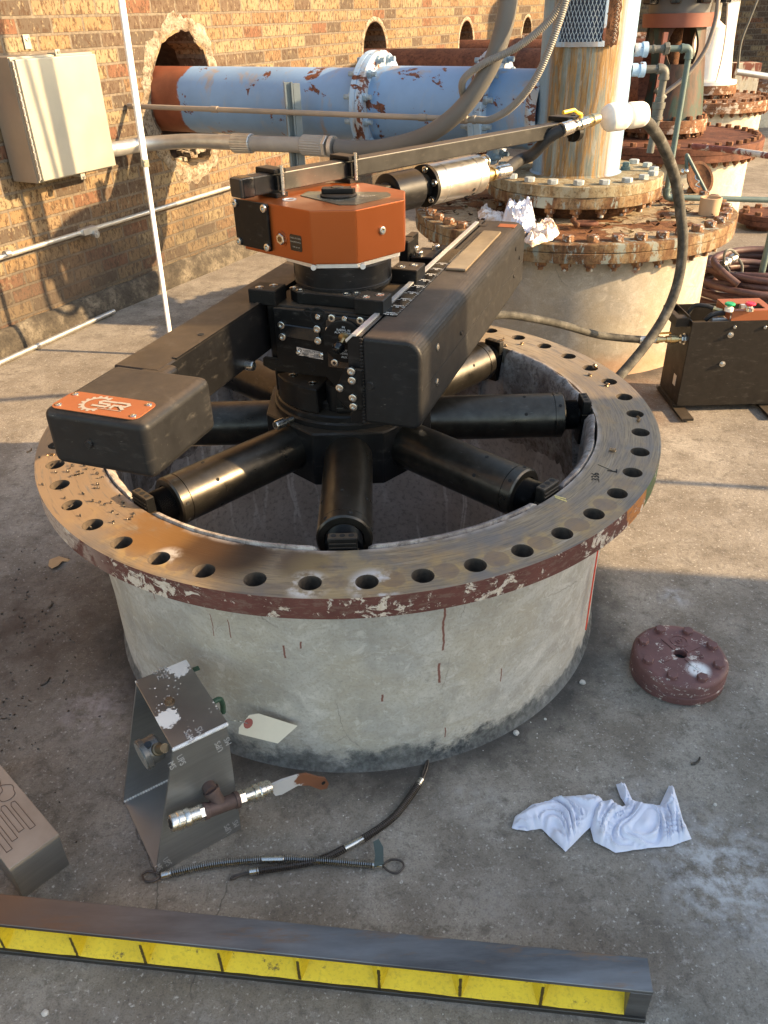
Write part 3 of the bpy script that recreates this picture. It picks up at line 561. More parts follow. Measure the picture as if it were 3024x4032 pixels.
def csmb(r, h):      # countersunk/button head
    mb = MB(); mb.lathe((0, 0, 0), (0, 0, 1), [(-.001, r), (h*.5, r), (h, r*.7), (h, r*.42), (h*.2, r*.4), (h*.2, .0001)], 16, False); return mb
CAP6 = proto('cap_screw', capmb(.0062, .006), STEEL); CAP8 = proto('cap_screw', capmb(.0085, .005), STEEL); CAP12 = proto('cap_screw', capmb(.0115, .024), STEEL); CAP4 = proto('cap_screw', csmb(.0055, .0022), STEEL)
CAPF = proto('cap_screw', csmb(.010, .0015), STEEL)
HEXP2 = [proto('hex_bolt', hexmb(.026, .021, wash=.004, wr=.027), BOLT2), ]
NUTP2 = [proto('hex_nut', hexmb(.026, .024, rod=.016, rodr=.014), BOLT2)]
HEXS2 = [proto('hex_bolt', hexmb(.024, .017, wash=.002, wr=.022), simple('pale_painted_bolt', (.36, .39, .39), .45, .1, .3, 50, .3))]
HEXP3 = [proto('hex_bolt', hexmb(.025, .026), BOLT3)]; NUTP3 = [proto('hex_nut', hexmb(.024, .03, rod=.01, rodr=.012), BOLT3)]
# ================================================================== OPEN PIER WITH BARE FLANGE
RO, RB, RI, ZF, TF = .75565, .7112, .612, .565, .046
pt = thing('flanged_pier', 'open grey concrete pier with bare rusty bolt-holed flange and flaking red rim', 'flanged pier', (0, 0, 0))
mb = MB(); n = 128
prof = [(0.0, .665), (.02, .657), (.2, .655), (.42, .662), (ZF-TF, .670)]
mb.lathe((0, 0, 0), (0, 0, 1), prof, n, False); mb.build('concrete_pier', PIER1, pt)
mb = MB(); mb.lathe((0, 0, 0), (0, 0, 1), [(ZF-TF-.001, RI-.001), (.30, RI-.001), (-.3, RI-.001), (-.8, RI-.001), (-1.0, .58), (-1.15, .48), (-1.22, .30), (-1.24, .0005)], n, False); mb.build('pit_wall', PITW, pt)
# flange with real bolt holes
def flange_holes(ro, ri, rb, rh, z1, z0, nh, th0, mat, matrim, parent, dirn=-1):
    bm = bmesh.new(); ns = nh*6
    oc = [bm.verts.new((ro*math.cos(2*PI*k/ns), ro*math.sin(2*PI*k/ns), z1)) for k in range(ns)]; ic = [bm.verts.new((ri*math.cos(2*PI*k/ns), ri*math.sin(2*PI*k/ns), z1)) for k in range(ns)]
    E_ = [bm.edges.new((c_[i], c_[(i+1) % ns])) for c_ in (oc, ic) for i in range(ns)]; hl = []
    for k in range(nh):
        a_ = th0+dirn*k*2*PI/nh; cx, cy = rb*math.cos(a_), rb*math.sin(a_)
        vs = [bm.verts.new((cx+rh*math.cos(2*PI*j/24), cy+rh*math.sin(2*PI*j/24), z1)) for j in range(24)]; hl.append(vs); E_ += [bm.edges.new((vs[j], vs[(j+1) % 24])) for j in range(24)]
    bmesh.ops.triangle_fill(bm, edges=E_, use_beauty=True)
    for f in bm.faces:
        if f.normal.z < 0: f.normal_flip()
    mb = MB(); mb.bm.free(); mb.bm = bm
    for vs in hl:
        pass
    lo = [bm.verts.new((v.co.x, v.co.y, z0)) for v in ic]
    for j in range(ns): bm.faces.new((ic[j], ic[(j+1) % ns], lo[(j+1) % ns], lo[j]))
    # underside ring
    me = bpy.data.meshes.new('flange'); bm.to_mesh(me); bm.free(); me.materials.append(mat)
    for p in me.polygons: p.use_smooth = True
    me.set_sharp_from_angle(angle=R(35)); o = bpy.data.objects.new('flange', me); COL.objects.link(o); o.parent = parent; WM[o] = WM[parent]
    m2 = MB(); m2.lathe((0, 0, 0), (0, 0, 1), [(z1, ro), (z1-.003, ro+.0004), (z0, ro+.0004), (z0-.0005, ri+.01)], ns, False); m2.bm.transform(WM[parent]); m2.build('flange_rim', matrim, parent)
    return o
flange_holes(RO, RI, RB, .0213, ZF, ZF-TF, NB, TH0, FLG, RIM1, pt)
mb = MB(); mb.lathe((0, 0, 0), (0, 0, 1), [(-.0012, .0222), (-.0003, .0215), (-.003, .0213), (-.046, .0213), (-.046, .0001)], 28, False); HOLE = proto('bolt_hole', mb, simple('hole_shade_rust', (.060, .045, .032), .8, 0, .5, 60, .5))  # rust darkened so the bolt holes look shaded inside
for k in range(NB): t = TH0-k*PH; inst(HOLE, pt, Matrix.Translation((RB*math.cos(t), RB*math.sin(t), ZF)))
# rough lip inside the flange, notched where the jaws grip
mb = MB(); jaws = [k*45 for k in range(8)]
for k in range(8):
    a0, a1 = k*45+4.6, k*45+40.4; n = 34; prev = None
    for i in range(n+1):
        t = R(a0+(a1-a0)*i/n); e = min(i, n-i); row = []
        for (r, z) in ((.6095, ZF-.02), (.606, ZF+.0035), (.598, ZF+.002), (.588, ZF-.012), (.586, ZF-.08), (.618, ZF-.34)):
            q = mnoise.noise(Vector((t*9, z*14, r*9)))*.004+mnoise.noise(Vector((t*40, z*50, r*30)))*.002; row.append(mb.bm.verts.new(((r+q)*math.cos(t), (r+q)*math.sin(t), z+q*.7-(.006 if e == 0 else 0))))
        if prev:
            for j in range(5): mb.bm.faces.new((prev[j], row[j], row[j+1], prev[j+1]))
        if i in (0, n): mb.bm.faces.new(row)
        prev = row
mb.build('concrete_lip', LIP, pt, 60)
# pencilled size on the flange: ".336 / L"
mb = MB(); P = onz(1287, 1031, ZF+.0008); M = Matrix.Translation(V(P)) @ Matrix.Rotation(R(78), 4, 'Z'); add_text(mb, '.336', .024, M, .0004)
P = onz(1312, 1012, ZF+.0008); M = Matrix.Translation(V(P)) @ Matrix.Rotation(R(40), 4, 'Z'); mb.box((0, 0, 0), (.0012, .05, .0004), M=M)
P = onz(1324, 1016, ZF+.0008); M = Matrix.Translation(V(P)) @ Matrix.Rotation(R(70), 4, 'Z'); add_text(mb, 'L', .030, M, .0004)
mb.build('handwriting', DARKH, pt)
mb = MB(); A_ = onz(1199, 1074, ZF+.0006); B_ = onz(1224, 1083, ZF+.0006)
for q in (0, .006): mb.tube([A_+np.array([0, q, 0]), B_+np.array([0, q*1.6, 0])], .0012, 4)
mb.build('chalk_mark', simple('chalk_yellow', (.75, .60, .25), .9), pt)
# red sprayed line on the right of the pier
mb = MB()
for i in range(26):
    z = .50-.012*i*1.25
    if z < .12: break
    t = R(-31.0); rr = .668; mb.box((rr*math.cos(t), rr*math.sin(t), z), (.003, .0035*rnd.uniform(.5, 1.2), .0155), rz=t)
mb.build('sprayed_line', PEND, pt)
# ================================================================== FLANGE FACING MACHINE
ma = thing('flange_facing_machine', 'black and orange flange facing machine gripping the open pier with eight round legs', 'flange facing machine', (0, 0, .47))
ax = lambda t: np.array([math.cos(t), math.sin(t), 0])
mb = MB(); ra = .2001/math.cos(PI/8); oc = [(ra*math.cos(PI/8+k*PI/4), ra*math.sin(PI/8+k*PI/4)) for k in range(8)]
mb.prism(oc, .466, .604, bev=.004, seg=1); mb.build('chuck_body', BLKS, ma)
mb = MB(); mb.lathe((0, 0, 0), (0, 0, 1), [(.6045, .186), (.616, .186), (.620, .182), (.620, .180), (.632, .180), (.636, .177), (.637, .1)], 96, False); mb.build('chuck_ring', BLKS, ma)
mb = MB(); mb.lathe((0, 0, 0), (0, 0, 1), [(.6375, .150), (.652, .150), (.656, .146), (.656, .055), (.728, .052)], 72, False); mb.build('spindle', BLKS, ma)
ZA = .54
LEGP = []
def leg_frame(t): return Matrix.Translation((0, 0, ZA)) @ Matrix.Rotation(t, 4, 'Z')
def leg_parts():
    t1 = MB(); t1.lathe((0, 0, 0), (1, 0, 0), [(.19, .056), (.5125, .056), (.5130, .0545), (.5145, .0545), (.515, .0565), (.5365, .0565), (.54, .053), (.541, .040)], 48, False)
    th = MB(); pr_ = [(.535, .0375)]; x = .5405
    while x < .576: pr_ += [(x, .0375), (x+.0014, .0345), (x+.0028, .0375)]; x += .0028
    pr_ += [(.5765, .036), (.5765, .020)]; th.lathe((0, 0, 0), (1, 0, 0), pr_, 40, False)
    st = MB(); st.lathe((0, 0, 0), (1, 0, 0), [(.57, .017), (.585, .017), (.585, .024), (.5875, .024), (.5875, .01)], 20, False)
    for v in hexmb(.019, .011).bm.verts: pass
    j = MB(); j.box((.5955, 0, .030), (.021, .056, .036), bev=.0018, seg=1)
    j.prism([(-.020, -.075), (.020, -.075), (.030, .011), (-.030, .011)], -.003, .013, Matrix(((0, 0, 1, .588), (1, 0, 0, 0), (0, 1, 0, 0), (0, 0, 0, 1))))
    for q in (.018, .027, .036): j.box((.6066, 0, q), (.0035, .052, .0035), bev=.0008, seg=1)
    h = MB()
    for q in (-.017, 0, .017): h.lathe((.595, q, .0484), (.595, q, .0488), [(0, .0055), (.0003, .0055)], 16, True)
    g = []
    for (x, t) in ((.44, 35), (.44, 95), (.44, 150), (.44, -30), (.526, 15), (.526, 75), (.526, 130), (.526, -30)):
        t = R(t); rr = .0563 if x < .5 else .0567; d = Vector((0, math.cos(t), math.sin(t))); p = Vector((x, 0, 0))+d*(rr-.003); g_ = MB(); g_.cyl(p, p+d*.0034, .0042, n=14); g.append(g_)
    return t1, th, st, j, h, g
T_, H_, S_, J_, O_, G_ = leg_parts()
T_ = proto('leg_tube', T_, BLKT); H_ = proto('threaded_foot', H_, STEEL if False else BLKS); S_ = proto('stud', S_, BLKS); J_ = proto('jaw', J_, BLK); O_ = proto('jaw_hole', O_, DARKH); G_ = [proto('pin_hole', g_, DARKH) for g_ in G_]
for k in range(8):
    M = leg_frame(R(45*k)); lt = inst(T_, ma, M); lt.name = 'leg'
    for q in [H_, S_, J_]+G_: inst(q, lt, M)
    inst(O_, lt, M)
# lock lugs on the ring
def arc_plate(a0, a1, r0, r1, z0, z1, n=18, cut=None):
    pts = [(r1*math.cos(R(a0+(a1-a0)*i/n)), r1*math.sin(R(a0+(a1-a0)*i/n))) for i in range(n+1)]
    inn = [(r0*math.cos(R(a1+(a0-a1)*i/n)), r0*math.sin(R(a1+(a0-a1)*i/n))) for i in range(n+1)]
    mb = MB(); mb.prism(pts+inn, z0, z1, bev=.0025, seg=1); return mb
for (a0, a1) in ((122, 188), (200, 248), (330, 20), (40, 100)):
    if a1 < a0: a1 += 360
    o = arc_plate(a0, a1, .080, .178, .6372, .698).build('clamp_lug', BLKS, ma)
    for q in (a0+10, a1-10):
        p = np.array([.148*math.cos(R(q)), .148*math.sin(R(q)), .6985]); inst(CAPF, o, frame(p, (0, 0, 1)))
mb = MB(); mb.cyl((-.018, -.128, .6372), (-.018, -.128, .700), .030, n=28); mb.box((.02, -.150, .645), (.09, .03, .014), bev=.003); mb.build('lock_boss', BLKS, ma)
for (x, y, z, dx, dy) in ((-.139, -.139, .612, -.7, -.7), (.139, -.139, .612, .7, -.7), (-.139, .139, .612, -.7, .7), (.139, .139, .612, .7, .7)):
    mb = MB(); p = np.array([x, y, z]); d = np.array([dx, dy, 0])*1.414/2; d = d/np.linalg.norm(d)
    mb.cyl(p-d*.01, p+d*.022, .0075, n=16); o = mb.build('set_screw', STEEL, ma); inst(CAP12, o, frame(p+d*.018, d))
# upper body is turned about the spindle: local x = right (b), y = along the arms (a)
PSI = R(20.3); MU = Matrix.Rotation(-PSI, 4, 'Z')
ub = np.array([math.cos(PSI), -math.sin(PSI), 0]); ua = np.array([math.sin(PSI), math.cos(PSI), 0])
def L3(b, a, z): return ub*b+ua*a+np.array([0, 0, z])
def face(px, py, A):
    X = onpl(px, py, ua*A, ua); return float(X@ub), float(X[2])
def topl(px, py, z):
    X = onz(px, py, z); return float(X@ub), float(X@ua)
bz = crop(1000, 1050, 2.765); ez = crop(1500, 800, 2.458); wz = crop(0, 1200, 1.276); az = crop(900, 550, 2.212); r3 = crop(900, 1000, 1.508)
mb = MB(); mb.box((0, .02, .8065), (.262, .325, .137), M=MU, bev=.003, seg=1); mb.build('carriage', BLK, ma)
# front plate of the carriage with its foot at the left and wing at the right
FA = -.1455
poly = [(-.108, .8725), (.128, .8735), (.128, .72), (.10, .648), (.05, .648), (.035, .70), (.012, .722), (-.125, .7225), (-.148, .733), (-.146, .752), (-.108, .752)]
MF = MU @ Matrix(((1, 0, 0, 0), (0, 0, -1, FA), (0, 1, 0, 0), (0, 0, 0, 1)))      # (b, z, depth toward viewer)
mb = MB(); mb.prism(poly, 0, .012, MF, bev=.0015, seg=1); mb.build('front_plate', BLK, ma)
FB = FA-.012
mb = MB(); c0 = face(*bz(272, 612), FB); c1 = face(*bz(728, 828), FB)
mb.prism([(c0[0], c1[1]+.006), (c1[0], c1[1]), (c1[0], c0[1]-.004), (c0[0], c0[1])], 0, .004, MF @ Matrix.Translation((0, 0, .012)), bev=.002, seg=1); cv = mb.build('cover_plate', KNOB, ma)
nrm = -ua
for (x, y) in ((298, 635), (690, 678), (312, 762), (700, 804)):
    b_, z_ = face(*bz(x, y), FB-.004); inst(CAP8, cv, frame(L3(b_, FB-.003, z_), nrm))
# control dial plate
mb = MB(); b0, z1 = face(*bz(780, 520), FB); _, z0 = face(*bz(815, 1085), FB); mb.prism([(b0, z0), (.115, z0), (.115, z1), (b0+.012, z1), (b0, z1-.012)], .0123, .0175, MF, bev=.0015, seg=1); dp = mb.build('dial_plate', KNOB, ma)
FC = FB-.0055
for (x, y, q) in ((847, 560, 1), (990, 566, 0), (1160, 588, 1), (808, 683, 0), (880, 1045, 1)):
    b_, z_ = face(*bz(x, y), FC); inst(CAP8 if q else CAP6, dp, frame(L3(b_, FC+.002, z_), nrm))
dc = face(*bz(975, 820), FC-.006)
mb = MB(); mb.lathe(L3(dc[0], FC+.002, dc[1]), L3(dc[0], FC-1, dc[1]), [(0, .047), (.009, .047), (.010, .045), (.010, .001)], 56, False); dial = mb.build('dial', BLK, dp)
FD = FC-.0082; MD = frame(L3(0, FD, 0), nrm, ub)
mb = MB()
for (x, y, s, z) in ((975, 660, 'IN', .0068), (975, 692, 'RADIAL IN', .0068), (970, 722, 'AUX DOWN', .0068)):
    b_, z_ = face(*bz(x, y), FD); add_text(mb, s, z, frame(L3(b_, FD-.0008, z_), nrm, ub), .0004)
for (x, y, s, z) in ((975, 945, 'RADIAL', .0068), (985, 985, 'AUX', .0068), (985, 915, 'OUT', .0068)):
    b_, z_ = face(*bz(x, y), FD); add_text(mb, s, z, frame(L3(b_, FD-.0008, z_), nrm, ub), .0004)
mb.build('lettering', WPRINT, dp)
kp = face(*bz(965, 790), FD-.01); mb = MB(); P0 = L3(kp[0], FD+.003, kp[1]); P1 = L3(kp[0]-.002, FD-.03, kp[1]-.012); mb.lathe(P0, P1, [(0, .013), (.006, .013), (.008, .006), (.03, .004)], 20, False); lv = mb.build('lever', BRASS, dp)
mb = MB(); mb.ball(P1, .0135, (1, 1, 1), 3); mb.build('lever_knob', KNOB, dp)
# name plate
mb = MB(); b0, z1 = face(*bz(466, 872), FB); b1, z0 = face(*bz(756, 1024), FB); z1b = z1-.004
npq = [(b0, z0+.012), (b1, z0), (b1, z1b-.006), (b0, z1b+.004)]
mb.prism([(b0, z0+.007), (b1, z0+.003), (b1, z1-.006), (b0, z1)], .0123, .0133, MF); npl = mb.build('name_plate', ALU, ma)
mb = MB(); NF = lambda bb, zz: frame(L3(bb, FB-.0016, zz), nrm, ub)
zc_ = (z0+z1)/2; hh = (z1-z0)
add_text(mb, 'SUPERIOR  Made in Canada', .0042, NF(b0+.040, zc_+hh*.27), .0003); add_text(mb, 'Campbell River, BC V9W 4L3', .0036, NF(b0+.040, zc_+hh*.16), .0003)
for i, s in enumerate(('PRODUCT', 'SERIAL', 'MFG DATE')): add_text(mb, s, .0033, NF(b0+.021, zc_-hh*.02-i*hh*.16), .0003)
for i, s in enumerate(('FF-1800', 'SPR100738', '')):
    zz = zc_-hh*.02-i*hh*.16
    if s: add_text(mb, s, .0033, NF(b0+.048, zz), .0003)
    for (q, ww) in ((.021, .019), (.048, .031)):
        for e in (-1, 1): mb.box((0, 0, 0), (ww, .0004, .0003), M=NF(b0+q, zz+e*hh*.07))
mb.lathe(L3(b0+.008, FB-.0013, zc_+hh*.24), L3(b0+.008, FB-1, zc_+hh*.24), [(.0003, .0042), (.0004, .0028)], 20, False)
mb.build('lettering', DARKH, npl)
for q in (b0+.003, b1-.004): inst(CAP4, npl, frame(L3(q, FB-.0013, zc_), nrm))
for (x, y, r_) in ((585, 495, .0095), (697, 537, .019), (270, 1047, .0085), (635, 1090, .0085)):
    b_, z_ = face(*bz(x, y), FB); mb = MB(); mb.lathe(L3(b_, FB+.001, z_), L3(b_, FB-1, z_), [(0, r_+.001), (.0016, r_), (.0008, r_*.86), (-.004, r_*.84), (-.004, .0001)], 24, False); o = mb.build('socket', DARKH, ma)
    if r_ > .015: inst(CAP6, o, frame(L3(b_+.002, FB-.002, z_), nrm))
# top plate under the drum, clamps over the rails
mb = MB(); mb.prism([(-.062, -.124), (.088, -.124), (.088, .124), (-.088, .124), (-.088, -.104)], .8755, .902, MU, bev=.002, seg=1); tp = mb.build('drum_plate', BLK, ma)
for p in ((435, 230), (505, 255), (1005, 298), (1118, 290)):
    b_, a_ = topl(*bz(*p), .902); inst(CAPF, tp, frame(L3(b_, a_, .9022), (0, 0, 1)))
for (b0, b1, a0, a1) in ((-.166, -.10, -.157, -.098), (.086, .152, -.157, -.098), (.086, .152, .080, .148), (-.166, -.10, .080, .148)):
    mb = MB(); mb.box(((b0+b1)/2, (a0+a1)/2, .893), (b1-b0, a1-a0, .034), M=MU, bev=.002, seg=1)
    s = 1 if b0 > 0 else -1; bo = b1 if b0 > 0 else b0
    mb.box((bo-s*.0085, (a0+a1)/2, .873), (.017, a1-a0-.001, .02), M=MU, bev=.0015, seg=1); cl = mb.build('rail_clamp', BLK, ma)
    for q in ((-.012, -.012), (.012, .010)): inst(CAPF, cl, frame(L3((b0+b1)/2+q[0], (a0+a1)/2+q[1], .9102), (0, 0, 1)))
# left arm with counterweight box
mb = MB(); mb.box((-.187, -.06, .8205), (.098, 1.0, .118), M=MU, bev=.003, seg=1); la = mb.build('left_arm', BLKS, ma)
mb = MB(); mb.box((-.142, -.05, .880), (.010, .9, .0035), M=MU); mb.build('slide_rail', BLKS, la)
mb = MB(); mb.box((-.134, -.658, .829), (.203, .205, .104), M=MU, bev=.016, seg=4); wb = mb.build('counterweight_box', BLKM, ma)
mb = MB(); mb.box((-.150, -.548, .829), (.062, .06, .100), M=MU, bev=.012, seg=3); mb.build('gusset', BLKS, wb)
b_, z_ = face(*wz(450, 697), -.7605); mb = MB(); mb.lathe(L3(b_, -.758, z_), L3(b_, -1.8, z_), [(0, .007), (.006, .007), (.0075, .0055), (.0075, .0002)], 20, False); mb.build('plug', BLKM, wb)
# orange badge with the gear and letters
def rrect(w, h, r, n=5):
    out = []
    for (sx, sy, a0) in ((1, 1, 0), (-1, 1, 90), (-1, -1, 180), (1, -1, 270)):
        for i in range(n+1): t = R(a0+90*i/n); out.append((sx*(w/2-r)+r*math.cos(t), sy*(h/2-r)+r*math.sin(t)))
    return out
bc = [topl(*wz(*p), .8815) for p in ((265, 480), (380, 428), (770, 520), (680, 600))]
bcx = sum(p[0] for p in bc)/4; bcy = sum(p[1] for p in bc)/4
MBd = MU @ Matrix.Translation((bcx+.001, bcy, .8812))
mb = MB(); mb.prism(rrect(.170, .068, .016), 0, .0012, MBd); bd = mb.build('badge', ORGP, wb)
for (x, y) in ((.073, .022), (-.073, .022), (.073, -.022), (-.073, -.022)): inst(CAP4, bd, MBd @ Matrix.Translation((x, y, .0012)))
def gear(mb, M, r=.027, w=.0045, a0=20, a1=300, nt=11, h=.0004):
    n = nt*8; pts = []; inn = []
    for i in range(n+1):
        t = R(a0+(a1-a0)*i/n); f = (i % 8) in (2, 3, 4, 5); rr = r+(.0045 if f else 0); pts.append((rr*math.cos(t), rr*math.sin(t))); inn.append(((r-w)*math.cos(t), (r-w)*math.sin(t)))
    A = [mb.bm.verts.new(M @ Vector((*p, h))) for p in pts]; B = [mb.bm.verts.new(M @ Vector((*p, h))) for p in inn]
    for i in range(n): mb.bm.faces.new((A[i], A[i+1], B[i+1], B[i]))
mb = MB(); gear(mb, MBd @ Matrix.Translation((-.014, 0, .0013)), .025, .0055, 55, 310)
ML = MBd @ Matrix.Translation((.010, .002, .0016)) @ Matrix.Shear('XZ', 4, (0, 0))
def stroke(mb, M, pts, w):
    for i in range(len(pts)-1):
        p, q = Vector(pts[i]), Vector(pts[i+1]); d = (q-p).normalized(); nn = Vector((-d.y, d.x))*w/2; p = p-d*w*.45; q = q+d*w*.45
        vs = [mb.bm.verts.new(M @ Vector((*v, i*.00007))) for v in (p+nn, p-nn, q-nn, q+nn)]; mb.bm.faces.new(vs)
stroke(mb, ML, [(.006, .011), (-.018, .011), (-.022, .007), (-.018, .001), (-.002, .001), (.002, -.004), (-.002, -.009), (-.026, -.009)], .0058)
ML2 = ML @ Matrix.Translation((0, 0, .0006)); stroke(mb, ML2, [(.012, .011), (.030, .011), (.035, .006), (.031, -.001), (.010, -.001), (.010, -.011)], .0058); stroke(mb, ML @ Matrix.Translation((0, 0, .0012)), [(.022, -.001), (.033, -.011)], .0058)
stroke(mb, ML2, [(-.01, -.0165), (.034, -.0165)], .0016)
mb.build('logo', PRINT, bd)
A_ = np.array(L3(0, 0, 0)); b_ = -.138; X = onpl(*wz(1240, 303), ub*b_, ub); inst(CAP12, la, frame(X-ub*.006, ub))
X = onz(*wz(1010, 150), .8798); mb = MB(); mb.cyl(X, X+np.array([0, 0, .0008]), .0065, n=20); mb.build('tapped_hole', DARKH, la)
# right arm housing
def rounded_right(b0, b1, z0, z1, r, n=7):
    pts = [(b0, z0), (b1-.012, z0), (b1, z0+.012)]
    for i in range(n+1): t = R(90*i/n); pts.append((b1-r+r*math.cos(t), z1-r+r*math.sin(t)))
    pts.append((b0, z1)); return pts
a0, a1 = -.292, .765
MR = MU @ Matrix(((1, 0, 0, 0), (0, 0, 1, 0), (0, 1, 0, 0), (0, 0, 0, 1)))      # (b, z, a)
mb = MB(); mb.prism(rounded_right(.152, .279, .690, .880, .034), a0, a1, MR, bev=.010, seg=3); hs = mb.build('right_housing', BLKM, ma, 50)
mb = MB(); mb.prism([(.122, .686), (.1515, .686), (.1515, .8795), (.136, .8795), (.122, .865)], a0+.004, a1-.004, MR, bev=.0012, seg=1); rp = mb.build('right_arm', BLKS, ma)
mb = MB(); mb.prism([(.1195, .870), (.1205, .8715), (.1335, .8835), (.1445, .8835), (.1445, .880), (.136, .8798), (.122, .8655)], a0-.001, .72, MR); mb.build('slide_rail', ALU, rp)
mb = MB(); mb.box((.166, .12, .8812), (.034, .56, .0022), M=MU); sc_ = mb.build('scale_strip', KNOB, hs)
mb = MB()
labs = [('1800MM', '72 IN'), ('1700MM', '68'), ('1600MM', '64'), ('1500MM', '60'), ('1400MM', '56'), ('1300MM', '52'), ('1200MM', '48'), ('1100MM', '44'), ('1000MM', '40')]
for i, (s1, s2) in enumerate(labs):
    a_ = -.145+i*.050; Mx = MU @ Matrix.Translation((.166, a_, .8826)) @ Matrix.Rotation(PI, 4, 'Z')
    add_text(mb, s1, .0068, Mx, .0003); add_text(mb, s2, .0082, Mx @ Matrix.Translation((0, .010, 0)), .0003)
    for q in (-.0135, .0135): mb.box((q, .009, 0), (.007, .0011, .0003), M=Mx)
for i in range(54): mb.box((.181, -.15+i*.0102, .8826), (.004, .0005, .0003), M=MU)
mb.build('scale_marks', WPRINT, sc_)
mb = MB(); mb.box((.213, .40, .884), (.052, .40, .0075), M=MU, bev=.003, seg=2); mb.build('wear_pad', simple('tan_pad', (.20, .155, .10), .45, .3, .25, 9), hs)
mb = MB(); mb.box((.181, .44, .8815), (.012, .34, .0022), M=MU); mb.build('dark_strip', BLKS, hs)
mb = MB(); mb.box((.235, .70, .8806), (.050, .040, .0012), M=MU); mb.build('warning_label', ORGP, hs)
for (x, y, r_) in ((660, 527, .010), (990, 212, .010)):
    X = onz(*ez(x, y), .8812); mb = MB(); mb.lathe(X, X+np.array([0, 0, 1]), [(0, r_+.003), (.001, r_+.002), (.0006, r_*.6), (.0006, .0001)], 22, False); mb.build('cap', BLKS, hs)
bs = .279
for (x, y, r_) in ((547, 1395, .008), (541, 1730, .008), (775, 1258, .005), (1303, 442, .006), (1338, 527, .006), (1285, 708, .005)):
    X = onpl(*ez(x, y), ub*bs, ub); mb = MB(); mb.lathe(X-ub*.001, X+ub, [(0, r_), (.003, r_), (.004, r_*.7), (.004, .0001)], 18, False); mb.build('side_screw', BLKS if r_ < .007 else STEEL, hs)
mb = MB(); mb.box((bs+.0001, .235, .775), (.0008, 1.03, .0014), M=MU); mb.build('seam', DARKH, hs)
X = face(*r3(840, 783), a0-.001); mb = MB(); mb.lathe(L3(X[0], a0+.002, X[1]), L3(X[0], a0-1, X[1]), [(0, .009), (.0045, .009), (.0055, .0075), (.0055, .0001)], 22, False); mb.build('plug', BLKM, hs)
# cover with four screws low at the front of the right arm
q = [face(*r3(*p), a0-.002) for p in ((690, 672), (795, 685), (800, 925), (725, 925), (648, 850), (650, 775))]
mb = MB(); MH = MU @ Matrix(((1, 0, 0, 0), (0, 0, -1, a0+.003), (0, 1, 0, 0), (0, 0, 0, 1))); mb.prism(q, 0, .010, MH, bev=.002, seg=1); sp_ = mb.build('side_plate', BLK, ma)
for (x, y) in ((731, 696), (735, 750), (740, 853), (744, 905), (662, 794)):
    c_ = face(*r3(x, y), a0-.008); inst(CAP8, sp_, frame(L3(c_[0], a0-.0075, c_[1]), nrm))
# weld beads down the front of the housing
mb = MB()
for i in range(26): mb.ball(L3(.1535, a0-.0005, .694+i*.0072), .0048, (1, .6, .8), 1)
mb.build('weld_bead', BLKS, hs)
# tool head on the far inner side of the right arm
th_ = []
mb = MB()
mb.box((.022, .40, .80), (.030, .050, .20), M=MU, bev=.004, seg=1); mb.box((.020, .452, .872), (.022, .055, .058), M=MU, bev=.002, seg=1); tb = mb.build('tool_post', BLK, ma)
mb = MB(); mb.box((.070, .43, .835), (.062, .105, .05), M=MU, bev=.003, seg=1); mb.box((.060, .385, .80), (.052, .03, .05), M=MU, bev=.003, seg=1); mb.box((.098, .50, .83), (.045, .12, .04), M=MU, bev=.003, seg=1); ts = mb.build('tool_slide', BLK, ma)
for (b_, a_, z_) in ((.06, .392, .8602), (.085, .47, .8602), (.033, .44, .8602)): inst(CAP12, ts, frame(L3(b_, a_, z_-.012), (0, 0, 1)))
for (b_, z_) in ((.045, .83), (.052, .795)): inst(CAP8, ts, frame(L3(b_, .3695, z_), nrm))
# drum and orange gearbox
mb = MB(); mb.lathe((0, 0, 0), (0, 0, 1), [(.9025, .1115), (.909, .1115), (.910, .1105), (.952, .1105), (.954, .108)], 96, True); mb.build('drum', BLKS, ma)
OB = [(-.226, .036), (-.059, -.114), (.036, -.117), (.141, -.021), (.146, .078), (.052, .188), (-.066, .205)]
def inset(p, d):
    c = np.mean(np.array(p), axis=0); out = []
    for i in range(len(p)):
        a_, b_, c_ = np.array(p[i-1]), np.array(p[i]), np.array(p[(i+1) % len(p)])
        e0 = (b_-a_)/np.linalg.norm(b_-a_); e1 = (c_-b_)/np.linalg.norm(c_-b_); n0 = np.array([-e0[1], e0[0]]); n1 = np.array([-e1[1], e1[0]]); m = n0+n1; m /= np.linalg.norm(m); out.append(tuple(b_+m*d/max(.3, m@n0)))
    return out
mb = MB(); SP = [(-.125, -.035), (-.058, -.105), (.036, -.108), (.130, -.018), (.134, .075), (.05, .165), (-.05, .165), (-.125, .09)]
mb.prism(SP, .9545, .9645, bev=.001, seg=1); sv = mb.build('base_plate', ALU, ma)
for (x, y) in ((740, 1112), (1170, 1103)):
    X = onY(*az(x, y), -.112); mb = MB(); mb.cyl(X-np.array([0, -.004, 0]), X+np.array([0, -.003, 0]), .006, n=14); mb.build('stop_screw', ALU, sv)
mb = MB(); mb.prism(OB, .965, 1.076, bev=.0035, seg=2); ob = mb.build('gearbox', ORG, ma)
e0 = np.array([OB[1][0]-OB[0][0], OB[1][1]-OB[0][1], 0]); Lf = np.linalg.norm(e0); e0 /= Lf; n0 = np.array([e0[1], -e0[0], 0])      # front left face
def fa(px, py, d=0):      # point on the front left face
    return onpl(px, py, np.array([OB[0][0], OB[0][1], 0])+n0*d, n0)
q0 = fa(*az(55, 505)); q1 = fa(*az(345, 560)); q2 = fa(*az(395, 975)); q3 = fa(*az(95, 905))
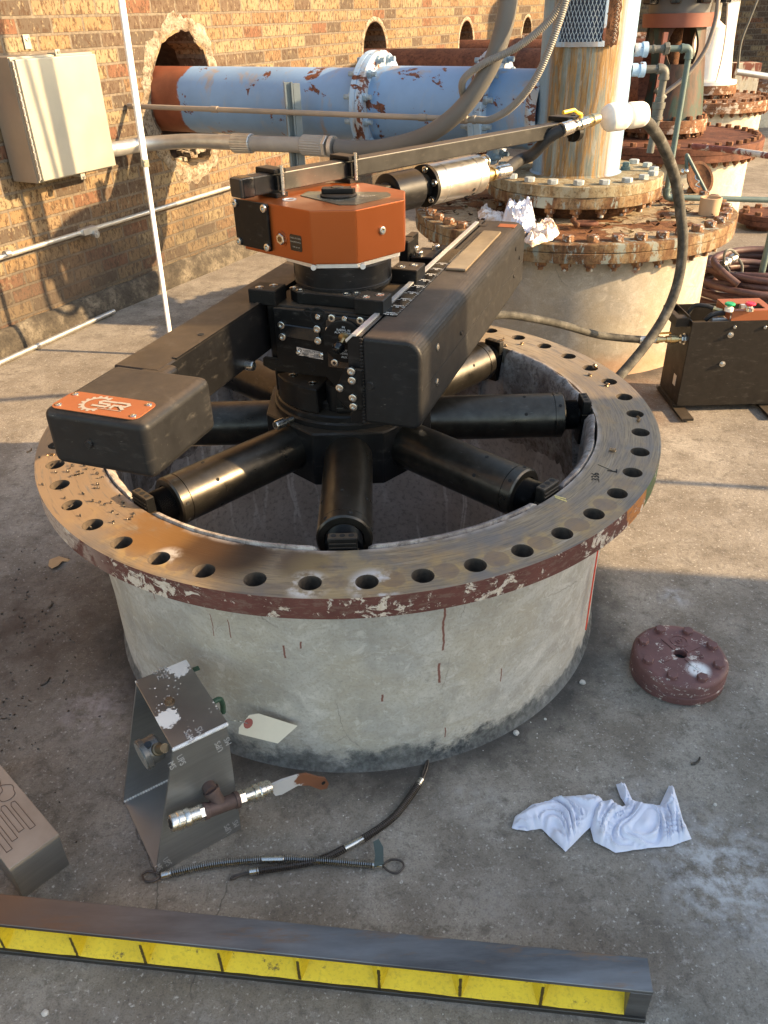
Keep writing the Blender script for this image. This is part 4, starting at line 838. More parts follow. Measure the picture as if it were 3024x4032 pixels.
cc = (q0+q1+q2+q3)/4; ww = (np.linalg.norm(q1-q0)+np.linalg.norm(q2-q3))/2; hh = (q0[2]-q3[2]+q1[2]-q2[2])/2
MC = frame(cc+n0*.0005, n0, e0); mb = MB(); mb.prism(rrect(ww, hh, .006), 0, .007, MC, bev=.0012, seg=1); gc = mb.build('end_cover', BLK, ma)
for (sx, sy) in ((1, 1), (-1, 1), (1, -1), (-1, -1)): inst(CAP8, gc, MC @ Matrix.Translation((sx*(ww/2-.009), sy*(hh/2-.009), .0065)))
X = fa(*az(465, 862)); mb = MB(); mb.lathe(X-n0*.002, X+n0, [(0, .0175), (.0035, .0165), (.003, .014), (-.002, .013), (-.002, .001)], 30, False); sg = mb.build('sight_glass_seat', ORG, ob)
mb = hexmb(.0125, .008); mb.bm.transform(frame(X-n0*.001, n0)); mb.build('sight_glass_nut', STEEL, sg); mb = MB(); mb.cyl(X, X+n0*.0078, .006, n=20); mb.build('sight_glass', simple('oil_glass', (.12, .05, .01), .08), sg)
X = fa(*az(588, 900)); MX = frame(X+n0*.0002, n0, e0); mb = MB(); mb.prism(rrect(.036, .034, .004), 0, .0006, MX); gl = mb.build('oil_label', KNOB, ob)
mb = MB(); add_text(mb, 'CHECK OIL LEVEL', .0042, MX @ Matrix.Translation((0, .010, .0009)), .0002); add_text(mb, 'IN HORIZONTAL', .0042, MX @ Matrix.Translation((0, .002, .0009)), .0002); add_text(mb, 'TYPE  80  SR', .0042, MX @ Matrix.Translation((0, -.009, .0009)), .0002); mb.build('lettering', PRINT, gl)
nb = np.array([OB[3][1]-OB[2][1], -(OB[3][0]-OB[2][0]), 0]); nb /= np.linalg.norm(nb); X = onpl(*az(1334, 790), (OB[2][0], OB[2][1], 0), nb); inst(CAP8, ob, frame(X, nb))
# dial on top of the gearbox
ZT = 1.0762
dp_ = [onz(*az(x, y), ZT) for (x, y) in ((625, 490), (690, 455), (1380, 462), (1412, 478), (1410, 498), (1110, 570), (960, 570))]
mb = MB(); mb.prism([(p[0], p[1]) for p in dp_], ZT, ZT+.0015); pl_ = mb.build('dial_face', simple('dial_olive', (.09, .085, .06), .35, .3), ob)
X = onz(*az(958, 470), ZT+.006); mb = MB(); mb.lathe((X[0], X[1], ZT+.0015), (X[0], X[1], 9), [(0, .041), (.004, .041), (.006, .038), (.006, .001)], 48, False); kd = mb.build('feed_dial', BLK, ob)
mb = MB(); mb.prism(rrect(.074, .030, .007), ZT+.0078, ZT+.019, Matrix.Translation((X[0], X[1], 0)) @ Matrix.Rotation(R(-3), 4, 'Z'), bev=.002, seg=2); kk = mb.build('dial_knob', BLK, kd)
mb = MB(); mb.lathe((X[0]-.002, X[1]+.002, ZT+.0192), (X[0]-.002, X[1]+.002, 9), [(0, .014), (.0015, .013), (.0006, .010), (.0006, .0001)], 28, False); mb.build('knob_hub', KNOB, kd)
mb = MB(); mb.box((X[0]+.033, X[1]-.002, ZT+.0196), (.009, .018, .0012)); mb.build('pointer', ORGP, kd)
mb = MB()
for i in range(40):
    t = R(170+i*5.2); c_ = np.array([X[0]+.0455*math.cos(t), X[1]+.0455*math.sin(t)]); mb.box((c_[0], c_[1], ZT+.0018), (.006 if i % 4 == 0 else .0035, .0008, .0003), rz=t)
add_text(mb, 'SLOW', .006, Matrix.Translation((X[0]+.005, X[1]-.056, ZT+.0019)), .0003); gear(mb, Matrix.Translation((X[0]+.060, X[1]-.012, ZT+.0016)), .008, .0025, 40, 320, 9)
add_text(mb, 'SR', .014, Matrix.Translation((X[0]+.075, X[1]-.010, ZT+.0019)), .0003)
mb.build('dial_marks', PRINT, pl_)
X = onz(*az(530, 522), ZT); mb = MB(); mb.lathe(X, X+np.array([0, 0, 1]), [(0, .0155), (.001, .0155), (.001, .010), (-.002, .009), (-.002, .001)], 26, False); mb.build('filler_plug', ALU, ob)
# air motor on the back of the gearbox
MA0 = np.array([-.005, .226, 1.02]); md = np.array([1, 1, 0])/math.sqrt(2)
def mt(px, py):      # distance along the motor axis under a pixel
    nn = np.array([rt[0], rt[1], 0]); d = ray(px, py); A = MA0-CAM; m = np.cross(d, up); return float(-(A@m)/(md@m))
cz = crop(1500, 600, 3.318)
tA, tB, tC, tD, tE, tF = [mt(*cz(*p)) for p in ((70, 520), (420, 480), (590, 440), (720, 420), (1110, 330), (1240, 290))]
mb = MB(); mb.lathe(MA0, MA0+md, [(tA-.12, .020), (tA-.02, .022), (tA-.0005, .030), (tA, .044), (tA+.004, .050), (tB, .050), (tB+.003, .048), (tB+.003, .03)], 48, False); ms = mb.build('motor_adapter', BLKS, ma)
mb = MB(); mb.box(MA0+md*(tA-.055)+np.array([0, 0, .012]), (.05, .10, .028), rz=R(-45), bev=.005, seg=2); mb.build('motor_bracket', BLK, ma)
mb = MB(); mb.lathe(MA0, MA0+md, [(tB+.001, .030), (tB+.012, .030), (tC-.012, .034), (tC-.012, .054), (tC, .054), (tC, .03)], 48, False); mf = mb.build('motor_flange', BLK, ma)
for k in range(6):
    t = 2*PI*k/6+.3; sd_ = np.cross(md, [0, 0, 1]); d = sd_*math.cos(t)+np.array([0, 0, 1])*math.sin(t); inst(CAP8, mf, frame(MA0+md*(tC-.014)+d*.044, -md))
mb = MB(); mb.lathe(MA0, MA0+md, [(tC, .0525), (tC+.001, .0525), (tD-.004, .0525), (tD-.003, .0515), (tD-.001, .0515), (tD, .0525), (tE, .0525), (tE+.001, .0515), (tE+.003, .0515), (tE+.004, .0525), (tF-.003, .0525), (tF, .050), (tF, .001)], 64, False); mo = mb.build('air_motor', STAIN, ma)
# exhaust muffler with washers and brass inlet
up3 = np.array([0, 0, 1]); sd_ = np.cross(md, up3); E0 = MA0+md*tF+up3*.026-sd_*.012
pr_ = [(-.015, .024)]
for i in range(7): x = i*.0072; pr_ += [(x, .013), (x+.001, .0165), (x+.0042, .0165), (x+.0052, .013)]
pr_ += [(.052, .013), (.052, .020), (.055, .020), (.055, .014), (.053, .001)]
mb = MB(); mb.lathe(E0, E0+md, pr_, 28, False); mb.build('muffler', STEEL, mo)
I0 = MA0+md*tF+sd_*.012-up3*.006
mb = MB(); mb.lathe(I0, I0+md, [(-.01, .013), (.008, .013), (.008, .020), (.013, .0215), (.016, .019), (.019, .0215), (.022, .019), (.025, .0215), (.040, .0205), (.043, .016), (.058, .015), (.058, .019), (.066, .019), (.066, .014), (.08, .013)], 24, False); mb.build('brass_coupling', BRASS, ma)
mb = MB(); gear(mb, frame(MA0+md*(tE-.03)+(sd_*.8-up3*.6)*.0528, sd_*.8-up3*.6, md), .012, .005, 0, 359, 8)
ge = (sd_*.93-up3*.36)
mb = MB()
for (q, s_) in ((-.062, .85), (-.048, .6), (-.075, .5), (-.06, .42)):
    n_ = sd_*s_-up3*math.sqrt(1-s_*s_); c_ = MA0+md*(tF+q)+n_*.0522; mb.cyl(c_, c_+n_*.0012, .0058, n=16)
mb.build('exhaust_port', DARKH, mo)
# square bar across the gearbox with two saddle clamps
BZ0, BZ1 = 1.085, 1.125
B0 = onz(*az(160, 335), BZ1); B0 = np.array([B0[0], B0[1], 0]); B1 = onz(1232, 262, BZ1); B1 = np.array([B1[0], B1[1], 0]); bd_ = (B1-B0)/np.linalg.norm(B1-B0); bn = np.array([-bd_[1], bd_[0], 0]); BLn = np.linalg.norm(B1-B0)
MBR = Matrix(((bd_[0], bn[0], 0, B0[0]), (bd_[1], bn[1], 0, B0[1]), (0, 0, 1, 0), (0, 0, 0, 1)))
BAR = black('bar_black', (.02, .02, .02), .36, .5, .45)
mb = MB(); mb.box((BLn/2-.01, .020, (BZ0+BZ1)/2), (BLn+.02, .040, .040), M=MBR, bev=.004, seg=2); br = mb.build('support_bar', BAR, ma)
mb = MB(); mb.box((.003, .020, (BZ0+BZ1)/2), (.035, .0425, .0425), M=MBR, bev=.005, seg=2); mb.build('end_cap', KNOB, br)
for px, py in ((420, 330), (1058, 190)):
    X = onpl(*az(px, py), B0, bn); s_ = float((X-B0)@bd_)
    mb = MB(); mb.box((s_, .020, BZ0-.0045), (.034, .070, .009+.002), M=MBR, bev=.0015, seg=1); mb.box((s_, .020, BZ1+.0055), (.034, .068, .009), M=MBR, bev=.0015, seg=1)
    mb.box((s_, -.008, 1.106), (.020, .012, .030), M=MBR); mb.box((s_, .049, 1.106), (.032, .014, .044), M=MBR, bev=.001, seg=1); mb.box((s_, .020, 1.0795), (.030, .062, .004), M=MBR); sc2 = mb.build('saddle_clamp', BLK, ma)
    mb = MB()
    for q in (-.0075,):
        c_ = B0+bd_*(s_+.002)+bn*(-.0165); mb.cyl(c_+up3*1.082, c_+up3*1.142, .0045, n=14)
    mb.build('clamp_screw', STEEL, sc2)
# clamp at the far end of the bar
s_ = BLn; mb = MB(); mb.box((s_-.015, .018, BZ1+.008), (.05, .075, .014), M=MBR, bev=.002, seg=1); mb.box((s_+.02, -.004, 1.105), (.034, .02, .075), M=MBR, bev=.003, seg=1); mb.lathe(B1+bd_*.005+bn*-.012+up3*1.092, B1+bd_*.04+bn*-.012+up3*1.092, [(0, .0245), (.020, .0245)], 28, True); mb.build('hose_clamp', BLK, ma)
# ================================================================== PUMPS BEHIND
def bolt_ring(parent, cx, cy, rb, n, ztop, zbot, top, bot, th0=0.0, skip=None):
    for k in range(n):
        t = th0+2*PI*k/n; p = (cx+rb*math.cos(t), cy+rb*math.sin(t)); sp = rnd.random()*PI; tl = rnd.uniform(-.03, .03)
        M = Matrix.Translation((p[0], p[1], ztop)) @ Matrix.Rotation(sp, 4, 'Z') @ Matrix.Rotation(tl, 4, 'X'); inst(rnd.choice(top), parent, M)
        if bot: inst(rnd.choice(bot), parent, Matrix.Translation((p[0], p[1], zbot)) @ Matrix.Rotation(PI, 4, 'X') @ Matrix.Rotation(sp, 4, 'Z'))
def rough_lathe(mb, prof, n, amp, seed, cx, cy, f=14):
    """flange edge eaten by rust: profile points nudged in and out"""
    rings = []
    for (z, r) in prof:
        row = []
        for k in range(n):
            t = 2*PI*k/n; q = mnoise.noise(Vector((math.cos(t)*f*.7*r, math.sin(t)*f*.7*r, z*40+seed)))*amp+mnoise.noise(Vector((math.cos(t)*f*3*r, math.sin(t)*f*3*r, z*90+seed)))*amp*.6
            row.append(mb.bm.verts.new((cx+(r+(q if r > .05 else 0))*math.cos(t), cy+(r+(q if r > .05 else 0))*math.sin(t), z+q*.5)))
        rings.append(row)
    for i in range(len(rings)-1):
        for k in range(n): mb.bm.faces.new((rings[i][k], rings[i][(k+1) % n], rings[i+1][(k+1) % n], rings[i+1][k]))
    return mb
P2 = (1.022, 2.164)
p2 = thing('vertical_pump', 'blue pump head streaked with rust on a rusty bolted cover behind the machine', 'pump', (P2[0], P2[1], 0))
mb = MB(); mb.lathe((*P2, 0), (*P2, 1), [(0, .672), (.03, .662), (.53, .655)], 96, False); mb.build('concrete_pier', PIER2, p2)
mb = rough_lathe(MB(), [(.529, .60), (.529, .750), (.533, .752), (.568, .752), (.571, .747)], 240, .0022, 3, *P2); mb.build('lower_flange', RUST_F2, p2, 50)
mb = rough_lathe(MB(), [(.571, .744), (.574, .751), (.603, .751), (.6085, .746), (.609, .70)], 240, .0035, 9, *P2); mb.build('cover_rim', RUST_F2, p2, 50)
# cover top as fine sheet with scaling rust
mb = MB(); prev = None; nn_ = 180
for r_ in np.linspace(.702, .0, 24):
    row = [mb.bm.verts.new((P2[0]+r_*math.cos(2*PI*k/nn_), P2[1]+r_*math.sin(2*PI*k/nn_), .609+max(0, mnoise.noise(Vector((r_*math.cos(2*PI*k/nn_)*14, r_*math.sin(2*PI*k/nn_)*14, 3))))*.006)) for k in range(nn_)]
    if prev:
        for k in range(nn_): mb.bm.faces.new((prev[k], prev[(k+1) % nn_], row[(k+1) % nn_], row[k]))
    prev = row
mb.build('cover_top', TOP2, p2, 80)
bolt_ring(p2, *P2, .700, 44, .609, .528, HEXP2, NUTP2, R(3))
mb = MB(); mb.lathe((*P2, 0), (*P2, 1), [(.61, .30), (.625, .31), (.667, .30)], 64, False); mb.build('head_base', RUST_DK, p2)
mb = rough_lathe(MB(), [(.668, .28), (.668, .398), (.672, .402), (.712, .402), (.716, .398)], 160, .004, 5, *P2); mb.build('head_flange_lower', RUST_F2, p2, 50)
mb = rough_lathe(MB(), [(.716, .397), (.719, .402), (.759, .402), (.764, .397), (.765, .19)], 160, .0015, 7, *P2); mb.build('head_flange', RUST_F2b, p2, 50)
bolt_ring(p2, *P2, .358, 20, .765, .667, HEXS2, NUTP2, R(8))
mb = MB(); mb.lathe((*P2, 0), (*P2, 1), [(.7645, .212), (.768, .205), (.772, .200), (1.49, .200), (1.49, .27), (1.53, .27), (1.53, .001)], 96, False); mb.build('column', COLM, p2)  # unseen wide top ring added to broaden the column's shadow
X = onz(1385, 455+80, .765); X = onz(1385, 462+75, .765)
X = onz(*crop(1900, 0, 1.475)(830, 985), .765)
mb = MB(); mb.cyl((X[0], X[1], .765), (X[0], X[1], .778), .022, n=24); mb.merge(hexmb(.017, .020).bm, Matrix.Translation((X[0], X[1], .778))); mb.build('pipe_plug', TEAL, p2)
# expanded metal screen over the opening of the column, with its frame
def cylp(t, z, r): return Vector((P2[0]+r*math.cos(t), P2[1]+r*math.sin(t), z))
s0, s1, zz0, zz1 = R(-139), R(-88), 1.292, 1.485
mb = MB(); prev = None
for i in range(21):
    t = s0+(s1-s0)*i/20; row = [mb.bm.verts.new(cylp(t, z, .2012)) for z in (zz0, zz1)]
    if prev: mb.bm.faces.new((prev[0], row[0], row[1], prev[1]))
    prev = row
mb.build('opening', simple('dark_blue_inside', (.035, .05, .085), .7), p2)
fr_ = MB()
for (ta, tb, za, zb) in ((s0-.05, s1+.02, 1.276, 1.294), (s0-.05, s0, 1.276, 1.489), (s1, s1+.05, 1.276, 1.489)):
    n = 20; A_ = []
    for i in range(n+1):
        t = ta+(tb-ta)*i/n; A_.append([fr_.bm.verts.new(cylp(t, z, r)) for (z, r) in ((za, .2), (za, .214), (zb, .214), (zb, .2))])
    for i in range(n):
        for j in range(3): fr_.bm.faces.new((A_[i][j], A_[i+1][j], A_[i+1][j+1], A_[i][j+1]))
    fr_.bm.faces.new(A_[0]); fr_.bm.faces.new(A_[-1])
fr_.build('screen_frame', BLUEF, p2)
mb = MB(); dz = .0195; nz = int((zz1-zz0)/dz); nt_ = 24; da = (s1-s0)/nt_
for j in range(nz):
    for i in range(nt_+1):
        if (i+j) % 2: continue
        z = zz0+j*dz; t = s0+i*da
        for sg_ in (-1, 1):
            t2 = t+sg_*da
            if s0 <= t2 <= s1: mb.tube([cylp(t, z, .209), cylp((t+t2)/2-sg_*da*.18, z+dz*.5,   .2095), cylp(t2, z+dz, .209)], .0013, 4, False)
mb.build('expanded_screen', MESHM, p2)
# torn rusty guard right of the screen
mb = MB(); rows = []
for j in range(20):
    z = 1.27+j*.011; row = []
    for i in range(8):
        t = R(-86)+i*R(2.3); e = mnoise.noise(Vector((j*.35, 2.1, 0)))*R(3) if i == 7 else 0; row.append(mb.bm.verts.new(cylp(t+e, z+(.012*abs(math.sin(i*.8)) if j == 0 else 0), .2125+.004*mnoise.noise(Vector((i*.7, j*.6, 1))))))
    rows.append(row)
for j in range(19):
    for i in range(7): mb.bm.faces.new((rows[j][i], rows[j][i+1], rows[j+1][i+1], rows[j+1][i]))
mb.build('torn_guard', RUST_DK, p2)
mb = MB()
for j in range(13):
    for i in range(2):
        c_ = cylp(R(-75)+i*R(1.8), 1.292+j*.0145+(.007 if i else 0), .216); mb.lathe(c_, c_+Vector((0, -.002, 0)), [(0, .0045), (.001, .0030)], 8, False)
mb.build('chain_strip', simple('pale_mesh_edge', (.33, .30, .25), .6), p2)
# outlets on the right of the column
for (px, py) in ((1376, 107), (1376, 150)):
    z = onY(px, py, 2.12)[2]; mb = MB(); a_ = R(-12); d = np.array([1, 0, 0]); c_ = np.array([P2[0]+.185, 2.10, z])
    mb.lathe(c_, c_+d, [(0, .026), (.035, .026), (.036, .030), (.058, .030), (.059, .02)], 24, False); mb.build('outlet_boss', BLUEF, p2)
# ---- teal and grey pipework on the right
tp_ = thing('pipework', 'weathered teal steel pipe looping down beside the blue pump and off to the right', 'pipe', onY(1443, 425, 2.10))
TP = lambda x, y, Y=2.10: onY(x, y, Y)
def rpath(pts, r=.03, n=6):
    out = [V(pts[0])]
    for i in range(1, len(pts)-1):
        p, a_, b_ = V(pts[i]), V(pts[i-1]), V(pts[i+1]); u_ = (a_-p).normalized(); w_ = (b_-p).normalized(); A_, B_ = p+u_*r, p+w_*r
        for k in range(n+1): t = k/n; out.append(A_*(1-t)**2+p*2*t*(1-t)+B_*t*t)
    out.append(V(pts[-1])); return out
z1_ = TP(1376, 107)[2]; c0_ = np.array([P2[0]+.235, 2.10, z1_]); c1_ = TP(1490, 106); c1_[2] = z1_; c2_ = np.array([c1_[0], 2.10, TP(1443, 426)[2]]); c3_ = TP(1659, 432); c4_ = c3_+(c3_-c2_)*.8
mb = MB(); mb.tube(rpath([c0_, c1_, c2_, c3_, c4_], .02), .0128, 14); mb.build('pipe_run', TEAL, tp_)
for (c_, d1, d2) in ((c1_, c0_-c1_, c2_-c1_), (c2_, c1_-c2_, c3_-c2_)):
    mb = MB(); d1 = d1/np.linalg.norm(d1); d2 = d2/np.linalg.norm(d2); mb.tube(rpath([c_+d1*.036, c_, c_+d2*.036], .022), .0165, 14)
    mb.lathe(c_+d1*.028, c_+d1*.04, [(0, .0185), (.012, .0185)], 20, True); mb.lathe(c_+d2*.028, c_+d2*.04, [(0, .0185), (.012, .0185)], 20, True); mb.build('elbow', TEAL, tp_)
mb = MB(); d = np.array([1, 0, 0]); pr_ = [(0, .0145), (.03, .0145), (.032, .017), (.04, .017), (.042, .0145), (.07, .0145), (.072, .017), (.078, .017)]; mb.lathe(c0_, c0_+d, pr_, 18, True); m = hexmb(.026, .02); mb.merge(m.bm, frame(c0_+d*.082, d)); mb.build('union', GREYF, tp_)
g2 = thing('pipework', 'short grey pipe with large couplings hanging from the lower outlet of the column', 'pipe', onY(1400, 300, 2.10))
z2_ = TP(1376, 150)[2]; c0_ = np.array([P2[0]+.235, 2.10, z2_]); c1_ = TP(1437, 152); c1_[2] = z2_; c2_ = TP(1404, 330)
mb = MB(); mb.tube(rpath([c0_, c1_, c2_], .025), .016, 14); mb.build('pipe_run', GREYF, g2)
d2 = (c2_-c1_)/np.linalg.norm(c2_-c1_)
mb = MB(); mb.tube(rpath([c1_-np.array([.035, 0, 0]), c1_, c1_+d2*.04], .028), .021, 16); mb.lathe(c1_+d2*.03, c1_+d2, [(0, .0235), (.012, .0235)], 20); mb.build('elbow', GREYF, g2)
mb = MB(); mb.lathe(c1_+d2*.11, c1_+d2, [(0, .020), (.02, .020), (.021, .028), (.045, .028), (.046, .024), (.075, .024), (.076, .027), (.09, .027), (.092, .019), (.13, .017)], 24); mb.build('coupling', GREYF, g2)
# ---- blue discharge pipe through the wall
PS, PZ, PR_ = 2.42, 1.012, .170
def pp(t): return WD*PS+WN*(WO+t)+np.array([0, 0, PZ])
pr0 = WD*PS+WN*(WO+.03)
dpn = thing('discharge_pipe', 'large blue discharge pipe with a red end entering the broken wall hole', 'pipe', (pr0[0], pr0[1], 0))
tEnd = float((np.array([P2[0], P2[1], 0])@WN)-WO)-.19
def tpix(x, y):      # distance out from the wall along the pipe axis under a pixel
    A = pp(0)-CAM; d = ray(x, y); m = np.cross(d, up); return float(-(A@m)/(WN@m))
t1, t2 = tpix(808, 190), tpix(1055, 190); t3 = tpix(885, 190)
print('pipe t', t1, t2, tEnd, 'red', tpix(385, 220))
mb = MB(); mb.lathe(pp(-.4), pp(.6), [(0, PR_-.002), (t1+.4, PR_-.002)], 72, False); mb.lathe(pp(t1), pp(t1+1), [(0, PR_+.007), (t2-t1, PR_+.007), (t2-t1, PR_), (tEnd-t1, PR_)], 72, False); mb.build('pipe_barrel', BLUE, dpn)
mb = MB(); mb.lathe(pp(tEnd-.03), pp(tEnd+1), [(0, PR_+.001), (.012, PR_+.006), (.02, PR_+.006), (.05, PR_)], 72, False); mb.build('weld_bead', BLUEF, dpn)
FR = .245
hb = hexmb(.018, .016); HB = [proto('flange_bolt', hexmb(.019, .018, rod=.024, rodr=.012), simple('blue_bolt_paint', (.28, .36, .42), .5, .1, .3, 40, .3))]
for (tc, lab) in ((t1+.02, 0), (t2+.02, 1)):
    mb = MB(); mb.lathe(pp(tc-.032), pp(tc+1), [(0, PR_), (0, FR-.003), (.003, FR), (.029, FR), (.031, FR-.004), (.033, FR-.004), (.035, FR), (.062, FR), (.065, FR-.003), (.065, PR_)], 96, False); fo = mb.build('pipe_flange', BLUEF, dpn)
    sdn = np.cross(WN, up3)
    for k in range(12):
        t = 2*PI*(k+.5)/12; d = sdn*math.cos(t)+up3*math.sin(t); rb = .212
        inst(HB[0], fo, frame(pp(tc+.033)+d*rb, WN)); inst(HB[0], fo, frame(pp(tc-.033)+d*rb, -WN))
# ---- rusty red pipe of the next pump, and the ones beyond
P3 = (2.30, 4.88)
def wall_pipe(S, z, r, mat, tEnd_, label, nm='discharge_pipe'):
    b = WD*S+WN*(WO+.05); o = thing(nm, label, 'pipe', (b[0], b[1], 0)); q = lambda t: WD*S+WN*(WO+t)+np.array([0, 0, z])
    mb = MB(); mb.lathe(q(-.4), q(1), [(0, r), (tEnd_+.4, r)], 56, False); mb.build('pipe_barrel', mat, o)
    mb = MB(); mb.lathe(q(tEnd_*.55), q(tEnd_*.55+1), [(0, r), (0, r*1.35), (.05, r*1.35), (.05, r)], 56, False); mb.build('pipe_flange', mat, o); return o
s3 = float(np.array([*P3, 0])@WD)
wall_pipe(4.975, .975, .185, RUST_RED, float((np.array([*P3, 0])@WN)-WO)-.1, 'rusty brown-red pipe running just behind the blue pipe to the second wall hole')
wall_pipe(6.92, .99, .165, RUST_RED, 1.9, 'rusty red pipe entering the third wall hole')
wall_pipe(8.79, 1.0, .155, RUST_RED2, 1.9, 'farthest rusty pipe entering the fourth and smallest wall hole')
# ---- pump 3: green and brown tapering frame on a red rusted cover
def pump(P, label, zt, R_, rs, mats, nb, ztop, frame_kind):
    o = thing('vertical_pump', label, 'pump', (*P, 0)); base, rim, top, smallm, fm = mats
    mb = MB(); mb.lathe((*P, 0), (*P, 1), [(0, R_-.08), (zt-.085, R_-.09)], 80, False); mb.build('concrete_pier', base, o)
    mb = MB(); mb.lathe((*P, 0), (*P, 1), [(zt-.10, R_-.12), (zt-.10, R_-.003), (zt-.097, R_), (zt-.055, R_), (zt-.052, R_-.006), (zt-.049, R_), (zt-.004, R_), (zt, R_-.004), (zt, .0005)], 128, False); mb.build('cover', rim, o)
    bolt_ring(o, *P, R_-.052, nb, zt, zt-.10, HEXP3, NUTP3)
    mb = MB(); mb.lathe((*P, 0), (*P, 1), [(zt, rs*.8), (zt+.04, rs*.8), (zt+.04, rs), (zt+.075, rs), (zt+.078, rs-.004), (zt+.081, rs), (zt+.125, rs), (zt+.125, .0005)], 64, False); mb.build('head_flange', smallm, o)
    bolt_ring(o, *P, rs-.035, 16, zt+.125, zt+.04, HEXP3, NUTP3)
    return o
o3 = pump(P3, 'pump with tapering green and brown frame and red crosspiece on a red-rusted bolted cover', .562, .752, .325, (PIER3, RUST_RED, RUST_RED, RUST_RED2, GRNB), 44, 1.2, 0)
zb = .688
def cone_frame(P, zb, zt, rb, rt_, mat, o, nleg, thick=.012, ph=0.0, name='frame_leg', wdt=.3):
    for k in range(nleg):
        t = ph+2*PI*k/nleg; mb = MB(); n = 5
        A_ = []
        for j in range(9):
            f = j/8; r = rb+(rt_-rb)*f; w_ = wdt*(1-.45*math.sin(f*PI)); row = []
            for i in range(n+1):
                tt = t+(i/n-.5)*2*w_; row.append((mb.bm.verts.new((P[0]+r*math.cos(tt), P[1]+r*math.sin(tt), zb+(zt-zb)*f)), mb.bm.verts.new((P[0]+(r-thick)*math.cos(tt), P[1]+(r-thick)*math.sin(tt), zb+(zt-zb)*f))))
            A_.append(row)
        for j in range(8):
            for i in range(n):
                mb.bm.faces.new((A_[j][i][0], A_[j][i+1][0], A_[j+1][i+1][0], A_[j+1][i][0])); mb.bm.faces.new((A_[j][i][1], A_[j][i+1][1], A_[j+1][i+1][1], A_[j+1][i][1]))
            mb.bm.faces.new((A_[j][0][0], A_[j+1][0][0], A_[j+1][0][1], A_[j][0][1])); mb.bm.faces.new((A_[j][n][0], A_[j+1][n][0], A_[j+1][n][1], A_[j][n][1]))
        mb.build(name, mat, o)
z50 = .562
def zax(P, x, y): # height on the vertical axis plane of a pump under a pixel
    return float(onY(x, y, P[1]-.2)[2])
zc_top = zax(P3, 1440, 60); zc_mid = zax(P3, 1440, 48)
mb = MB(); mb.lathe((*P3, 0), (*P3, 1), [(zb, .285), (zb+.02, .28), (zb+.36, .235)], 48, False); mb.build('lower_cone', GRNB, o3)
cone_frame(P3, zb+.36, zc_top, .235, .205, GRNB, o3, 4, .02, R(45), 'window_post', .42)
mb = MB(); mb.lathe((*P3, 0), (*P3, 1), [(zb+.3, .05), (zc_top, .05)], 20); mb.build('shaft', RUST_DK, o3)
mb = MB(); mb.lathe((*P3, 0), (*P3, 1), [(zc_top, .15), (zc_top, .245), (zc_top+.085, .25), (zc_top+.085, .0005)], 64, False); mb.build('top_ring', REDP, o3)
mb = MB(); mb.lathe((*P3, 0), (*P3, 1), [(zc_top+.0855, .0005), (zc_top+.0855, .21), (zc_top+.2, .22), (zc_top+.2, .30), (zc_top+.23, .30), (zc_top+.7, .28), (zc_top+.72, .0005)], 48, False); mo3 = mb.build('motor', GREYM, o3)
for k in range(5):
    t = R(-150+k*36); mb = MB(); mb.box((P3[0]+.30*math.cos(t), P3[1]+.30*math.sin(t), zc_top+.17), (.09, .07, .06), rz=t, bev=.01); mb.build('motor_lug', KNOB, mo3)
mb = MB(); a_ = onY(1476-38, 70, P3[1]-.24); b_ = onY(1375+28, 300, P3[1]-.34); mb.box(((a_+b_)/2), (.02, .014, float(np.linalg.norm(a_-b_))), M=None)
mb = MB(); mb.tube([a_, b_], .022, 4); mb.build('brace', REDP, o3)
# ---- pump 4: white painted frame
P4 = (3.62, 7.72)
o4 = pump(P4, 'pump with white painted open frame on a peeling rusty cover, far behind on the right', .56, .72, .34, (PIER3, RUST_RED2, RUST_RED2, RUST_RED2, WPAINT), 40, 1.2, 1)
cone_frame(P4, .69, 1.46, .30, .24, WPAINT, o4, 4, .03, R(20), 'frame_leg', .30)
mb = MB(); mb.lathe((*P4, 0), (*P4, 1), [(.686, .33), (.72, .33), (.72, .17), (.80, .17), (.95, .13), (1.2, .13), (1.26, .05), (1.5, .05)], 40, False); mb.build('bearing_housing', WPAINT, o4)
mb = MB(); mb.lathe((*P4, 0), (*P4, 1), [(1.44, .20), (1.44, .29), (1.52, .29), (1.52, .001)], 40, False); mb.build('top_ring', WPAINT, o4)
mb = MB(); mb.lathe((*P4, 0), (*P4, 1), [(1.521, .25), (1.60, .26), (1.60, .36), (1.66, .36), (2.3, .32), (2.32, .001)], 40, False); mb.build('motor', GREYM, o4)
P5 = (5.05, 10.4)
o5 = pump(P5, 'low pump base capped with an orange-rusted cover near the far wall', .52, .85, .3, (PIER3, RUST_RED2, RUST_RED2, RUST_RED2, RUST_RED2), 40, 1, 2)
mb = MB(); mb.box((P5[0]-.5, P5[1], 1.1), (.4, .3, .06)); mb.box((P5[0]-.5, P5[1], .85), (.12, .12, .5)); mb.build('bracket', RUST_RED2, o5)
# small rusty capped stub on the ground at the right edge
X = onz(1640, 492, 0.0); o = thing('blanked_pipe_stub', 'small rusty bolted blank flange low on the ground at the right edge', 'pipe stub', (X[0]+.03, X[1], 0)); S_ = (float(X[0])+.03, float(X[1]))
mb = MB(); mb.lathe((*S_, 0), (*S_, 1), [(0, .12), (.04, .12), (.04, .19), (.075, .19), (.078, .185), (.08, .19), (.11, .19), (.11, .001)], 48, False); mb.build('flange', RUST_RED, o); bolt_ring(o, *S_, .155, 8, .11, .04, HEXP3, None)
